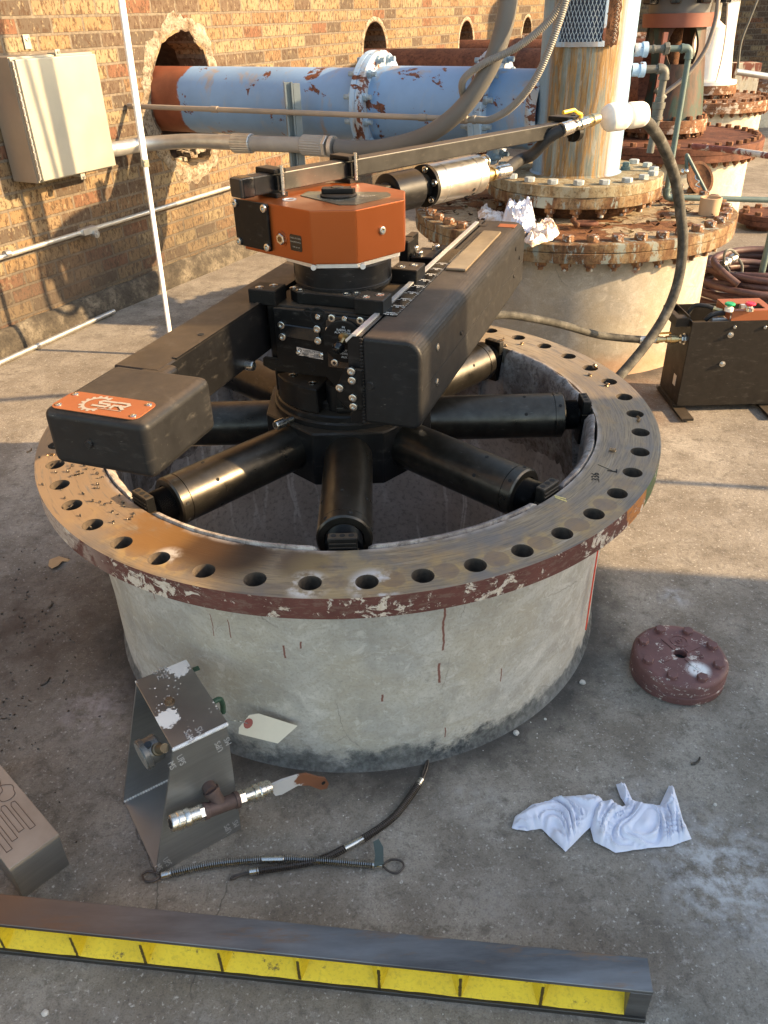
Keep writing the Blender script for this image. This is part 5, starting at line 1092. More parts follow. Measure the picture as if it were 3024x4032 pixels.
# square concrete column behind pump 4 and conduits crossing
def run(nm, label, cat, pts, r, mat, n=12, smooth=0, group=None):
    P = curve(pts, smooth) if smooth else [V(p) for p in pts]
    mb = MB(); mb.tube(P, r, n); o = mb.build(nm, mat); return tag(o, label, cat, group)
X0, X1 = onz(1470+30, 322, .60), onz(1659, 332, .60)
run('conduit', 'white and maroon peeling conduit lying across the rusted cover of the green-framed pump', 'conduit', [onz(1495, 316, .60), onz(1560, 322, .60), onz(1659, 336, .60), onz(1700, 341, .60)], .020, flaky('peeling_white', (.62, .60, .55), (.16, .05, .04), (.25, .10, .08), 7, .5, squash=(1, 1, 1)))
run('conduit', 'grey conduit crossing in front of the farthest rusty cover at the right edge', 'conduit', [onY(1590, 155, 7.2), onY(1659, 165, 7.2), onY(1720, 174, 7.2)], .03, GALV)
run('cable', 'thin grey cable hanging from the motor above the white pump frame', 'cable', [onY(1640, -10, 7.3), onY(1618, 45, 7.3), onY(1600, 95, 7.3), onY(1593, 160, 7.3)], .012, GREYF, smooth=6)
cb = thing('cable', 'thick grey motor cable slanting down to a connector by the green pump frame', 'cable', onY(1455, 190, 3.6))
mb = MB(); mb.tube(curve([onY(1552, -10, 3.6), onY(1545, 45, 3.6), onY(1522, 110, 3.6), onY(1480, 165, 3.6), onY(1430, 205, 3.6)], 8), .013, 12); mb.build('cable_sheath', simple('brown_grey_cable', (.16, .14, .125), .6), cb)
mb = MB(); a_, b_ = onY(1432, 203, 3.6), onY(1414, 192, 3.6); a_, b_ = onY(1428, 206, 3.6), onY(1412, 188, 3.6); mb.lathe(a_, b_, [(-.03, .02), (0, .022), (.02, .022), (.022, .017), (.05, .017), (.052, .012)], 16); mb.build('connector', GREYF, cb)
cl_ = thing('concrete_column', 'square pale concrete column behind the white pump', 'column', (4.55, 9.0, 0)); mb = MB(); mb.box((4.55, 9.0, .4), (.3, .3, .8), bev=.01); mb.build('shaft', PIER3, cl_)
# ================================================================== WALL FITTINGS
# enclosure
et = .20; s_a, z_t = wpix(31.7, 127, et); s_b = s_a+.480; z_b = z_t-.505
b = wall((s_a+s_b)/2, 0, 0); en = thing('electrical_enclosure', 'grey metal electrical enclosure with hinged door mounted high on the brick wall', 'enclosure', (b[0], b[1], z_b))
MW = Matrix(((WD[0], WN[0], 0, WN[0]*WO), (WD[1], WN[1], 0, WN[1]*WO), (0, 0, 1, 0), (0, 0, 0, 1)))     # (s, t, z) to world
mb = MB(); mb.box(((s_a+s_b)/2-.004, (et-.03)/2+.006, (z_t+z_b)/2), (.500, et-.036, .520), M=MW, bev=.006, seg=2); mb.build('body_box', ENCB, en)
mb = MB(); mb.box(((s_a+s_b)/2-.004, et-.0235, (z_t+z_b)/2), (.492, .006, .512), M=MW); mb.build('gasket_rim', ENC, en)
mb = MB(); mb.box(((s_a+s_b)/2, et-.008, (z_t+z_b)/2), (s_b-s_a, .022, .500), M=MW, bev=.005, seg=2); dr = mb.build('door', ENC, en)
mb = MB()
for i in range(16): mb.cyl(wall(s_a-.011, et-.004, z_b+.012+i*.0305), wall(s_a-.011, et-.004, z_b+.038+i*.0305), .0045, n=10)
mb.box((s_a-.006, et-.014, (z_t+z_b)/2), (.008, .004, .49), M=MW); mb.build('hinge', GALV, en)
for (sx, zz) in ((s_a+.26, z_t+.022), (s_a+.255, z_b-.026)):
    sgn = 1 if zz > z_b+.2 else -1
    mb = MB(); mb.box((sx, et-.040, zz-sgn*.014), (.032, .05, .008), M=MW, bev=.002); mb.box((sx, et-.012, zz-sgn*.010), (.030, .006, .026), M=MW, bev=.002); lt_ = mb.build('latch', ENC, en); inst(CAP6, lt_, frame(wall(sx, et-.008, zz-sgn*.008), WN))
mb = MB(); mb.box((s_a+.26, .006, z_t+.055), (.04, .006, .06), M=MW, bev=.002); tb_ = mb.build('mounting_tab', ENC, en); inst(CAP8, tb_, frame(wall(s_a+.26, .009, z_t+.066), WN))
for zz in (z_t-.07, z_t-.19, z_b+.09):
    mb = MB(); mb.box((s_b+.008, et-.04, zz), (.012, .02, .024), M=MW, bev=.002); mb.build('clip', GALV, en)
# large pipe conduit leaving the enclosure: along the wall, then out across the blue pipe
cpts = [onY(245, 320, 2.43), ]
def wp(x, y, t): return onpl(x, y, WN*(WO+t), WN)
def spl(x, y, S=2.05): return onpl(x, y, WD*S, WD)
big = [wp(232, 324, .11), wp(262, 320, .115), wp(300, 313, .13), spl(352, 308, 2.03), spl(420, 305)]
run('conduit', 'large bare metal conduit curving out of the enclosure past the broken hole', 'conduit', big+[spl(530, 309)], .037, GALV, 20, smooth=8)
cA, cB = spl(505, 309), spl(545, 310)
mb = MB(); n_ = 30
def ribbed(p, q, r, rib=24):
    mb = MB(); p = V(p); q = V(q); ax_ = (q-p); L = ax_.length; ax_.normalize(); a_ = ax_.orthogonal().normalized(); b_ = ax_.cross(a_); nn = rib*4; rings = []
    for (t, f, g) in ((0, .94, 0), (.004, 1, 1), (L-.004, 1, 1), (L, .94, 0)):
        rings.append([mb.bm.verts.new(p+ax_*t+(a_*math.cos(2*PI*k/nn)+b_*math.sin(2*PI*k/nn))*(r*f+(.0025*g if k % 4 in (0, 1) else 0))) for k in range(nn)])
    for i in range(3):
        for k in range(nn): mb.bm.faces.new((rings[i][k], rings[i][(k+1) % nn], rings[i+1][(k+1) % nn], rings[i+1][k]))
    mb.bm.faces.new(rings[0]); mb.bm.faces.new(rings[-1]); return mb
tag(ribbed(cA, cB, .045).build('conduit_coupling', GALV), 'ribbed metal coupling on the big conduit in front of the red pipe end', 'coupling')
cC = spl(655, 313)
run('conduit', 'short straight grey conduit between the two ribbed couplings', 'conduit', [cB, cC], .037, GRAYC, 20)
cD = spl(702, 316); tag(ribbed(cC, cD, .046).build('conduit_coupling', GRAYC), 'ribbed grey coupling right of the steel strut', 'coupling')
cE = spl(728, 318); mb = hexmb(.052, .018); mb.bm.transform(frame(cD, cE-cD)); mb.lathe(cD+(cE-cD)*.5, cE, [(0, .05), (.02, .05), (.022, .044)], 30); tag(mb.build('gland_nut', GALV), 'hexagonal gland nut where the thick grey hose conduit begins', 'fitting')
bigp = [cE, spl(775, 322), spl(840, 316, 2.03), spl(925, 290, 2.0), spl(1000, 232, 2.0), onY(1055, 150, 1.98), onY(1085, 70, 1.96), onY(1100, -10, 1.95), onY(1108, -110, 1.95), onY(1108, -110, 1.95)+np.array([.1, 0, 1.6])]
run('flexible_conduit', 'thick smooth grey plastic conduit sweeping up in front of the blue pipe', 'conduit', bigp, .038, PVCG, 20, smooth=10)
# thin rusty conduit crossing in front of the pipe with its junction fitting
tc_ = thing('conduit', 'thin rust-brown conduit crossing in front of the blue pipe to a small junction fitting', 'conduit', wp(640, 243, .75))
q0, q1 = spl(278, 229), spl(962, 256)
mb = MB(); mb.tube([q0, q1], .0125, 14); mb.build('tube', BRC, tc_)
for f in (.0, .30, .93):
    c_ = q0+(q1-q0)*f; d = (q1-q0)/np.linalg.norm(q1-q0); mb = MB(); mb.lathe(c_, c_+d, [(0, .0155), (.04, .0155)], 18); mb.build('coupling', BRC, tc_)
d = (q1-q0)/np.linalg.norm(q1-q0); mb = MB(); j0 = q1+d*.002; mb.box((0, 0, 0), (.036, .040, .118), M=frame(j0+d*.055, d, up3), bev=.014, seg=3); jb = mb.build('junction_body', BRC, tc_)
mb = MB(); nj = np.cross(d, up3); nj = nj if nj[1] < 0 else -nj; mb.prism(rrect(.084, .024, .011), 0, .0035, frame(j0+d*.055+nj*.020, nj, d), bev=.001, seg=1); mb.build('junction_cover', BRC, jb)
for (fx, dd) in (((j0+d*.085), up3), ((j0+d*.11), d)):
    mb = MB(); mb.lathe(fx, fx+dd, [(0, .014), (.020, .014), (.021, .018), (.034, .018), (.035, .015), (.05, .015)], 18); mb.build('connector', FLEX, tc_)
def flex(label, pts, r=.0145, rib=.0011, pitch=.0075):
    P = curve(pts, 60); out = [P[0]]; acc = 0; step = pitch/4
    L = [0]
    for i in range(1, len(P)): L.append(L[-1]+(P[i]-P[i-1]).length)
    tot = L[-1]; n = int(tot/step); res = []; j = 0
    for k in range(n):
        s = k*step
        while j < len(L)-2 and L[j+1] < s: j += 1
        f = (s-L[j])/max(1e-9, L[j+1]-L[j]); res.append(P[j].lerp(P[j+1], f))
    mb = MB(); mb.tube(res, r, 14, rf=lambda i: r+(rib if i % 4 in (0, 1) else -rib)); return tag(mb.build('flexible_conduit', FLEX, ang=80), label, 'conduit')
ja, jb_ = j0+d*.085+up3*.045, j0+d*.155
flex('ribbed flexible conduit rising from the top of the junction fitting, the upper of two', [ja, ja+up3*.03, onY(1000, 175, 1.98), onY(1040, 140, 1.94), onY(1120, 100, 1.9), onY(1190, 40, 1.88), onY(1222, -20, 1.88), onY(1235, -120, 1.88), onY(1235, -120, 1.88)+np.array([.03, 0, 1.3])])
flex('ribbed flexible conduit looping low from the end of the junction fitting', [jb_, onY(1060, 258, 1.98), onY(1105, 232, 1.92), onY(1150, 180, 1.86), onY(1185, 110, 1.84), onY(1222, 0, 1.84), onY(1240, -100, 1.84), onY(1240, -100, 1.84)+np.array([.08, -.08, 1.3])])
# steel strut holding the conduit
c_ = spl(627, 245, 2.085); zt_ = spl(622, 178, 2.085)[2]; so = thing('strut_post', 'slotted grey steel channel post standing behind the black bar and carrying the thin conduit', 'post', (c_[0], c_[1], 0))
for (i, (ox, w_, dd)) in enumerate(((-.0175, .0035, .041), (.0175, .0035, .041), (0, .035, .0035))):
    pass
mb = MB(); Ms = Matrix.Translation((c_[0], c_[1], 0)) @ Matrix.Rotation(R(12), 4, 'Z')
mb.prism([(-.0205, -.0205), (-.012, -.0205), (-.012, -.017), (-.017, -.017), (-.017, .017), (.017, .017), (.017, -.017), (.012, -.017), (.012, -.0205), (.0205, -.0205), (.0205, .0205), (-.0205, .0205)], 0, zt_, Ms)
mb.prism([(.0225, -.0205), (.055, -.0205), (.055, .0), (.0225, .0)], 0, zt_-.005, Ms); mb.build('channel', simple('strut_blue_grey', (.20, .235, .25), .45, .5, .12, 8), so)
mb = MB(); mb.lathe(c_+np.array([-.02, 0, 0]), c_+np.array([1, 0, 0]), [(0, .0165), (.014, .0165)], 16); mb.build('strap', GALV, so)
# galvanised conduit along the wall with its inspection fitting
gc_ = thing('conduit', 'long sunlit galvanised conduit running along the brick wall with an inspection fitting', 'conduit', wall(1.5, .06, .47))
mb = MB(); sF = (wpix(160, 505, .07)[0]+wpix(222, 490, .07)[0])/2; mb.tube([wall(-1.2, .06, .452), wall(sF-.055, .06, .468)], .0125, 14); mb.tube([wall(sF+.055, .06, .469), wall(3.7, .06, .476)], .0125, 14); mb.build('tube', simple('bright_galvanised', (.60, .59, .54), .35, .7, .08, 20), gc_)
sA = wpix(180, 502, .07)[0]; sF = (wpix(160, 505, .07)[0]+wpix(222, 490, .07)[0])/2
mb = MB(); mb.box((sF, .06, .469), (.115, .040, .036), M=MW, bev=.012, seg=3); mb.box((sF, .084, .469), (.10, .006, .03), M=MW, bev=.002); mb.cyl(wall(sF+.02, .07, .452), wall(sF+.02, .105, .448), .018, n=20); mb.merge(hexmb(.009, .006).bm, frame(wall(sF+.02, .105, .448), WN)); mb.build('inspection_fitting', GALV, gc_)
for (px, py) in ((497, 403), (16, 551)):
    s_q = wpix(px, py, .06)[0]; mb = MB(); mb.lathe(wall(s_q-.014, .06, .472), wall(s_q+1, .06, .472), [(0, .017), (.028, .017)], 18); mb.box((s_q, .03, .462), (.02, .06, .01), M=MW); mb.build('strap', GALV, gc_)
run('conduit', 'steel pipe lying on the concrete along the foot of the wall', 'conduit', [onz(-60, 822, .02), onz(0, 783, .02), onz(246, 672, .02)], .0125, GALV, 14)
# white canopy leg
F0 = onz(374.5, 768, 0); T0 = onY(262, 0, F0[1]); J0_ = onY(313, 350, F0[1]); up_ = (T0-J0_)/np.linalg.norm(T0-J0_); F0b = J0_-up_*((J0_[2])/up_[2])
po = thing('white_pole', 'slim white square canopy leg leaning in front of the brick wall', 'pole', F0b)
def sq(p, q, w_, mb, rot=.5):
    M = frame(p, q-p, (math.cos(rot), math.sin(rot), 0)); L = float(np.linalg.norm(q-p)); t = bmesh.new(); bmesh.ops.create_cube(t, size=1)
    for v in t.verts: v.co = Vector((v.co.x*w_, v.co.y*w_, (v.co.z+.5)*L))
    bmesh.ops.bevel(t, geom=[e for e in t.edges if abs((e.verts[0].co-e.verts[1].co).z) > .01], offset=w_*.12, segments=2, affect='EDGES'); mb.merge(t, M)
mb = MB(); sq(F0b, J0_, .0185, mb); mb.build('inner_tube', WPOLE, po)
mb = MB(); sq(J0_-up_*.012, T0+up_*.6, .0245, mb); mb.build('outer_tube', WPOLE, po)
mb = MB(); sq(J0_-up_*.018, J0_+up_*.012, .029, mb); mb.cyl(J0_-np.array([0, .01, 0]), J0_-np.array([-.012, .03, .004]), .009, n=14); mb.build('locking_collar', simple('collar', (.30, .29, .22), .5), po)
mb = MB(); mb.box(F0b+np.array([0, 0, .003]), (.06, .06, .006), bev=.002); mb.build('foot_plate', WPOLE, po)
# ================================================================== POWER UNIT AND HOSES
pw = crop(1700, 1100, 1.253); pd = crop(2600, 900, 2.764)
pu = thing('power_unit', 'black power unit with orange bracket and green and red buttons at right edge', 'power unit', (1.47, 1.23, 0))
X0_, X1_, Y0_, Y1_, Z1_ = 1.290, 1.70, 1.115, 1.335, .382
mb = MB(); mb.box(((X0_+X1_)/2, Y0_+.002, .205), (X1_-X0_, .004, .354), bev=.0015, seg=1); mb.box(((X0_+X1_)/2, Y1_-.002, .205), (X1_-X0_, .004, .354)); mb.box((X0_+.002, (Y0_+Y1_)/2, .205), (.004, Y1_-Y0_-.0085, .354)); mb.box((X1_-.002, (Y0_+Y1_)/2, .205), (.004, Y1_-Y0_-.0085, .354)); mb.box(((X0_+X1_)/2, (Y0_+Y1_)/2, .031), (X1_-X0_-.01, Y1_-Y0_-.01, .004)); mb.box(((X0_+X1_)/2, (Y0_+Y1_)/2, .31), (X1_-X0_-.01, Y1_-Y0_-.01, .004)); mb.build('casing', PBOX, pu)
for x in (1.305, 1.66):
    mb = MB(); mb.box((x, 1.18, .013), (.050, .33, .010), bev=.0015); mb.box((x, 1.225, .023), (.05, .2, .009)); mb.build('foot', PBOX, pu)
mb = MB(); hx0, hx1, hy0, hy1 = 1.236, 1.2895, 1.145, 1.305
for (c_, d_) in (((hx0+.003, (hy0+hy1)/2, .372), (.005, hy1-hy0, .034)), (((hx0+hx1)/2, hy0, .372), (hx1-hx0, .005, .034)), (((hx0+hx1)/2, hy1, .372), (hx1-hx0, .005, .034)), ((hx1-.002, (hy0+hy1)/2, .375), (.004, hy1-hy0, .04))): mb.box(c_, d_)
mb.box(((hx0+hx1)/2-.004, hy0+.02, .388), (.04, .035, .0035)); mb.box((hx0+.012, (hy0+hy1)/2, .388), (.02, hy1-hy0, .003)); mb.build('handle', PBOX, pu)
mb = MB(); bx0, bx1 = 1.432, 1.60
for (c_, d_) in ((((bx0+bx1)/2, 1.128, .4205), (bx1-bx0, .022, .003)), (((bx0+bx1)/2, 1.235, .4205), (bx1-bx0, .06, .003)), ((bx0+.012, 1.172, .4203), (.024, .07, .003)), ((bx1-.014, 1.172, .4203), (.028, .07, .003)), ((bx0+.0015, 1.195, .402), (.003, .14, .036)), (((bx0+bx1)/2+.002, 1.116, .402), (bx1-bx0-.004, .003, .037))): mb.box(c_, d_)
mb.build('control_bracket', ORGP, pu)
for (px, py, m_, nm) in ((743, 850, GREENB, 'start_button'), (965, 848, REDB, 'stop_button')):
    X = onz(*pd(px, py+45), .422); mb = MB(); mb.lathe((X[0], X[1], .422), (X[0], X[1], 9), [(0, .017), (.012, .016), (.013, .011), (.018, .010)], 28); co = mb.build('button_collar', FOAM if m_ is GREENB else STEEL, pu)
    mb = MB(); mb.lathe((X[0], X[1], .44), (X[0], X[1], 9), [(0, .010), (.003, .012), (.006, .0195), (.010, .020), (.0135, .016), (.0145, .001)], 32); mb.build(nm, m_, pu)
for (px, py, r_) in ((808, 1070, 0), (1138, 1073, 0), (765, 1157, 1), (675, 1473, 1)):
    X = onY(*pd(px, py), Y0_)
    if r_: o = hexmb(.0085, .006, wash=.0015, wr=.012, rod=.003, rodr=.004); o.bm.transform(frame(X, (0, -1, 0))); o.build('hex_bolt', STEEL, pu)
    else: inst(CAP6, pu, frame(X, (0, -1, 0)))
mb = MB(); mb.box((X0_-.0006, 1.185, .115), (.001, .03, .045), bev=.0003); mb.build('rating_plate', ALU, pu)
mb = MB(); mb.tube(curve([(1.31, 1.24, .355), (1.33, 1.235, .405), (1.37, 1.215, .412), (1.40, 1.20, .405)], 6), .0085, 10); mb.tube(curve([(1.36, 1.17, .37), (1.38, 1.165, .392), (1.43, 1.175, .395), (1.55, 1.19, .39)], 6), .010, 10); mb.build('inner_hose', RUBB, pu)
mb = MB(); mb.lathe((1.395, 1.20, .406), (1.43, 1.185, .398), [(0, .010), (.008, .010), (.009, .007), (.03, .008), (.034, .010)], 16); mb.lathe((1.425, 1.185, .372), (1.425, 1.185, 1), [(0, .016), (.012, .016), (.012, .009), (.03, .009)], 6); mb.build('brass_elbow', BRASS, pu)
mb = MB(); mb.box((1.43, 1.175, .372), (.10, .05, .02), bev=.003); mb.box((1.51, 1.20, .405), (.02, .02, .03)); mb.build('valve_block', ALU, pu)
# inlet on the left face
Xi = onpl(*pd(262, 1200), (X0_, 0, 0), (1, 0, 0)); Xi = np.array([X0_, Xi[1], Xi[2]]); dl = np.array([-1.0, 0, 0])
mb = MB(); mb.lathe(Xi, Xi+dl, [(0, .024), (.002, .024), (.002, .018), (.016, .018), (.016, .012)], 8); mb.build('bulkhead_nut', STEEL, pu)
w1 = thing('air_hose', 'black hose with orange-handled valve running from the power unit past the tan pier', 'hose', Xi+dl*.1)
mb = MB(); mb.lathe(Xi+dl*.016, Xi+dl, [(0, .0095), (.01, .0095), (.011, .0145), (.022, .0145), (.023, .0165), (.042, .0165), (.044, .0145), (.058, .0145), (.059, .010), (.07, .010), (.071, .0125), (.085, .0125), (.087, .016), (.097, .016), (.099, .0125), (.112, .0125)], 20); mb.build('brass_coupling', BRASS, w1)
hv = Xi+dl*.105; mb = MB(); mb.lathe(hv, hv+dl, [(0, .0135), (.012, .0135), (.013, .015), (.045, .0155), (.05, .0155), (.075, .0155)], 20); mb.build('ferrule', GALV, w1)
mb = MB(); mb.box(hv+np.array([.005, 0, .0255]), (.085, .014, .005), rz=.05, bev=.002, seg=2); mb.cyl(hv+np.array([-.02, 0, .005]), hv+np.array([-.02, 0, .03]), .005); mb.build('valve_handle', ORGH, w1)
h0 = hv+dl*.07
mb = MB(); mb.tube(curve([h0+dl*-.01, onY(1330, 729, h0[1]), onY(1285, 722, h0[1]-.03), onY(1215, 702, 1.05), onY(1150, 688, .98), onY(1090, 680, .92), onY(1055, 687, .88), onY(1030, 710, .86)], 8), .0145, 14); mb.build('hose', RUBB2, w1)
w2 = thing('air_hose', 'long black hose arching from the white foam roll down behind the flange', 'hose', onY(1470, 450, 1.1))
pts = [onY(1383, 256, .945), onY(1405, 272, .965), onY(1432, 315, 1.02), onY(1458, 385, 1.09), onY(1470, 460, 1.12), onY(1475, 530, 1.12), onY(1464, 610, 1.10), onY(1437, 680, 1.06), onY(1395, 745, 1.0), onY(1345, 805, .93), onY(1300, 850, .88)]
mb = MB(); mb.tube(curve(pts, 10), .0185, 18); mb.build('hose', RUBB2, w2)
# assembly at the bar end
va = thing('ball_valve_assembly', 'brass and steel ball valve with yellow handle on the far end of the black bar', 'valve', onY(1270, 262, .92))
v0, v1 = onY(1212, 281, .745), onY(1310, 249, .88); vd = (v1-v0)/np.linalg.norm(v1-v0); VL = float(np.linalg.norm(v1-v0))
mb = MB(); mb.lathe(v0, v1, [(0, .0185), (.001, .020), (.045, .020), (.047, .015), (.05, .012)], 24); mb.build('ferrule', STEEL, va)
mb = MB(); mb.lathe(v0+vd*.05, v1, [(0, .012), (.012, .012), (.013, .0155), (.024, .0155), (.026, .0125), (.032, .0175), (.046, .0175), (.050, .0145), (.056, .0165), (.068, .0165), (.070, .013)], 10, ); mb.build('valve_body', simple('nickel', (.55, .50, .40), .25, 1, .15, 50), va)
mb = MB(); mb.lathe(v0+vd*.12, v1, [(0, .015), (.01, .018), (.015, .0145), (.019, .0185), (.026, .0185), (.03, .016), (.05, .016)], 24); mb.build('brass_coupling', BRASS, va)
hp = v0+vd*.088; mb = MB(); mb.cyl(hp, hp+up3*.026, .006); mb.tube([hp+up3*.026, hp-vd*.02+up3*.034, hp-vd*.035+up3*.044, hp-vd*.085+up3*.046], .0055, 8); mb.build('valve_handle', YELH, va)
bu = thing('foam_roll', 'two fat rolls of white foam wrapped over the hose coupling', 'foam roll', onY(1350, 252, .99))
f0, f1 = onY(1312, 254, .885), onY(1392, 247, .95); fd = (f1-f0)/np.linalg.norm(f1-f0); FLn = float(np.linalg.norm(f1-f0))
for (a_, b_, rr) in ((-.012, FLn*.54, .040), (FLn*.44, FLn+.006, .038)):
    pr_ = []; n = 14
    for i in range(n+1): f = i/n; pr_.append((a_+(b_-a_)*f, rr*(1-.85*abs(2*f-1)**7)))
    mb = MB(); mb.lathe(f0, f0+fd, pr_, 32)
    for v in mb.bm.verts: v.co += Vector(mnoise.noise_vector(v.co*28))*.0028
    mb.build('foam_wrap', FOAM, bu, 80)
w3 = thing('air_hose', 'short black hose looping from the motor up to the bar end', 'hose', onY(1165, 320, .8))
I1 = I0+md*.075
mb = MB(); q1_ = v0-vd*.004; mb.tube(curve([I1+md*.05, onY(1122, 346, .78), onY(1148, 335, .775), onY(1172, 312, .765), onY(1192, 293, .755), q1_+vd*.01], 10), .0175, 16); mb.build('hose', RUBB, w3)
mb = MB(); mb.lathe(I1, I1+md, [(0, .014), (.006, .019), (.016, .019), (.018, .0165), (.023, .019), (.03, .019), (.034, .0195), (.06, .0195), (.061, .017)], 24); mb.build('ferrule', STEEL, w3)
# coiled maroon hose on the ground at the right
ch = thing('coiled_hose', 'heap of maroon rubber hose coiled on the ground behind the power unit', 'hose', (2.22, 2.55, 0)); pts = []
for i in range(10*26):
    t = i/26*2*PI; k = i/26; r = .29+.055*math.sin(k*2.3+.6)+.02*math.sin(k*5.1); cx = 2.22+.045*math.sin(k*1.7); cy = 2.56+.04*math.cos(k*2.9)
    pts.append((cx+r*1.12*math.cos(t), cy+r*math.sin(t), .020+.018*k+.012*math.sin(t*1.5+k)))
mb = MB(); mb.tube(pts, .0185, 12); mb.build('hose', MAROON, ch)
mb = MB(); mb.tube(curve([(1.98, 2.30, .16), (1.90, 2.38, .22), (1.92, 2.52, .235), (2.02, 2.62, .24)], 8), .019, 12); mb.build('hose', MAROON, ch)
ca, cb_ = onY(1563, 570, 2.45), onY(1592, 552, 2.5); mb = MB(); mb.lathe(ca, cb_, [(-.01, .022), (.015, .022), (.016, .026), (.03, .026), (.031, .018), (.05, .018), (.051, .024), (.085, .024)], 16); mb.build('hose_coupling', GALV, ch)
mb = MB(); mb.tube(curve([onY(1563, 572, 2.44), onY(1566, 545, 2.43), onY(1580, 540, 2.45), onY(1594, 552, 2.48)], 8), .0075, 8); mb.tube(curve([onY(1567, 572, 2.44), onY(1580, 592, 2.40), onY(1600, 592, 2.42), onY(1603, 575, 2.44), onY(1596, 560, 2.46)], 8), .0075, 8); mb.build('safety_cable', GREYF, ch)
run('hose', 'blue hose under the maroon coil at the right edge', 'hose', [(2.05, 2.18, .02), (2.2, 2.10, .02), (2.45, 2.12, .02), (2.8, 2.2, .02)], .02, BLUEH, 12, 8)
vp = thing('pipe_post', 'upright weathered teal pipe standing behind the power unit at the right edge', 'pipe', onz(1627, 668, .0)); a_ = onz(1626, 672, .0); b_ = onY(1654, 500, float(a_[1])); b_ = a_+(b_-a_)*1.08
mb = MB(); mb.tube([a_, a_+np.array([0, 0, float(b_[2])*1.0])], .0165, 16); mb.build('tube', TEAL, vp); mb = MB(); mb.cyl(a_, a_+np.array([0, 0, .004]), .03); mb.build('base_ring', TEAL, vp)
# ================================================================== THINGS ON THE RUSTY COVER
def crumple(outline, z0, h, cell, seed, mat, name, label, cat, thick=.0012, freq=16, parent=None):
    """cloth filling an outline: folded sheet with ridges"""
    P = [np.array(p[:2]) for p in outline]; xs = [p[0] for p in P]; ys = [p[1] for p in P]; mb = MB(); vs = {}
    def inside(x, y):
        c = False; j = len(P)-1
        for i in range(len(P)):
            if (P[i][1] > y) != (P[j][1] > y) and x < (P[j][0]-P[i][0])*(y-P[i][1])/(P[j][1]-P[i][1])+P[i][0]: c = not c
            j = i
        return c
    def dist(x, y):
        m = 9
        for i in range(len(P)):
            a, b = P[i-1], P[i]; d = b-a; t = max(0, min(1, ((x-a[0])*d[0]+(y-a[1])*d[1])/(d@d))); m = min(m, math.hypot(x-a[0]-d[0]*t, y-a[1]-d[1]*t))
        return m
    nx = int((max(xs)-min(xs))/cell)+2; ny = int((max(ys)-min(ys))/cell)+2
    def vert(i, j):
        if (i, j) in vs: return vs[i, j]
        x, y = min(xs)+i*cell, min(ys)+j*cell; ca, sa = math.cos(seed*1.3), math.sin(seed*1.3); dd_ = mnoise.noise(Vector((x*9, y*9, seed+3)))*1.6; ca, sa = math.cos(seed*1.3+dd_), math.sin(seed*1.3+dd_); v = Vector(((x*ca+y*sa)*freq*.42, (-x*sa+y*ca)*freq*1.35, seed)); w_ = mnoise.noise_vector(v*.7)*.5; q = v+w_
        rd = 1-abs(mnoise.noise(q))*2.2; rd2 = 1-abs(mnoise.noise(q*2.1+Vector((5, 0, 0))))*2.2; e = min(1, dist(x, y)/(cell*5)); hh = max(.0, .30+.50*rd+.22*rd2+.5*mnoise.noise(v*.45))*h*(.22+.78*e)
        d = mnoise.noise_vector(q*1.3)*cell*1.0; vs[i, j] = mb.bm.verts.new((x+d.x, y+d.y, z0+hh)); return vs[i, j]
    for i in range(nx):
        for j in range(ny):
            if inside(min(xs)+(i+.5)*cell, min(ys)+(j+.5)*cell): mb.bm.faces.new((vert(i, j), vert(i+1, j), vert(i+1, j+1), vert(i, j+1)))
    # pull the stair-stepped border onto the outline
    for v in mb.bm.verts:
        if any(e.is_boundary for e in v.link_edges):
            best = None
            for i in range(len(P)):
                a, b = P[i-1], P[i]; d = b-a; t = max(0, min(1, ((v.co.x-a[0])*d[0]+(v.co.y-a[1])*d[1])/(d@d))); q = a+d*t; m = math.hypot(*(q-np.array(v.co[:2])))
                if best is None or m < best[0]: best = (m, q)
            v.co.x, v.co.y = best[1]; v.co.z = z0+.0015+h*.15*abs(mnoise.noise(v.co*20))
    for _ in range(1): bmesh.ops.smooth_vert(mb.bm, verts=mb.bm.verts[:], factor=.45, use_axis_z=True)
    r_ = bmesh.ops.solidify(mb.bm, geom=mb.bm.faces[:], thickness=thick); o = mb.build(name, mat, parent, 70)
    return tag(o, label, cat) if parent is None else o
crumple([onz(x, y, .63) for x, y in ((1032, 452), (1048, 440), (1070, 455), (1095, 460), (1088, 470), (1050, 470), (1034, 466))], .612, .035, .004, 3, CLOTH2, 'rag', 'small tan-stained white rag nearest the motor on the rusty cover', 'rag', freq=13)
crumple([onz(x, y, .66) for x, y in ((1085, 462), (1092, 440), (1115, 425), (1138, 428), (1150, 450), (1160, 474), (1130, 484), (1100, 478))], .612, .095, .004, 8, CLOTH, 'rag', 'tall crumpled white rag standing up on the rusty cover', 'rag', freq=12)
crumple([onz(x, y, .64) for x, y in ((1132, 508), (1148, 488), (1175, 476), (1200, 478), (1210, 492), (1195, 505), (1170, 512), (1150, 520))], .612, .05, .004, 5, CLOTH2, 'rag', 'yellowed crumpled rag at the front edge of the rusty cover', 'rag', freq=13)
X = onz(1530, 463, .611); cu_ = MB(); cu_.lathe((X[0], X[1], .611), (X[0], X[1], 9), [(0, .044), (.073, .047), (.0735, .041), (.004, .038), (.004, .0005)], 40, False); tag(cu_.build('cardboard_tube', CUP), 'short tan cardboard tube standing on the rusty cover', 'tube')
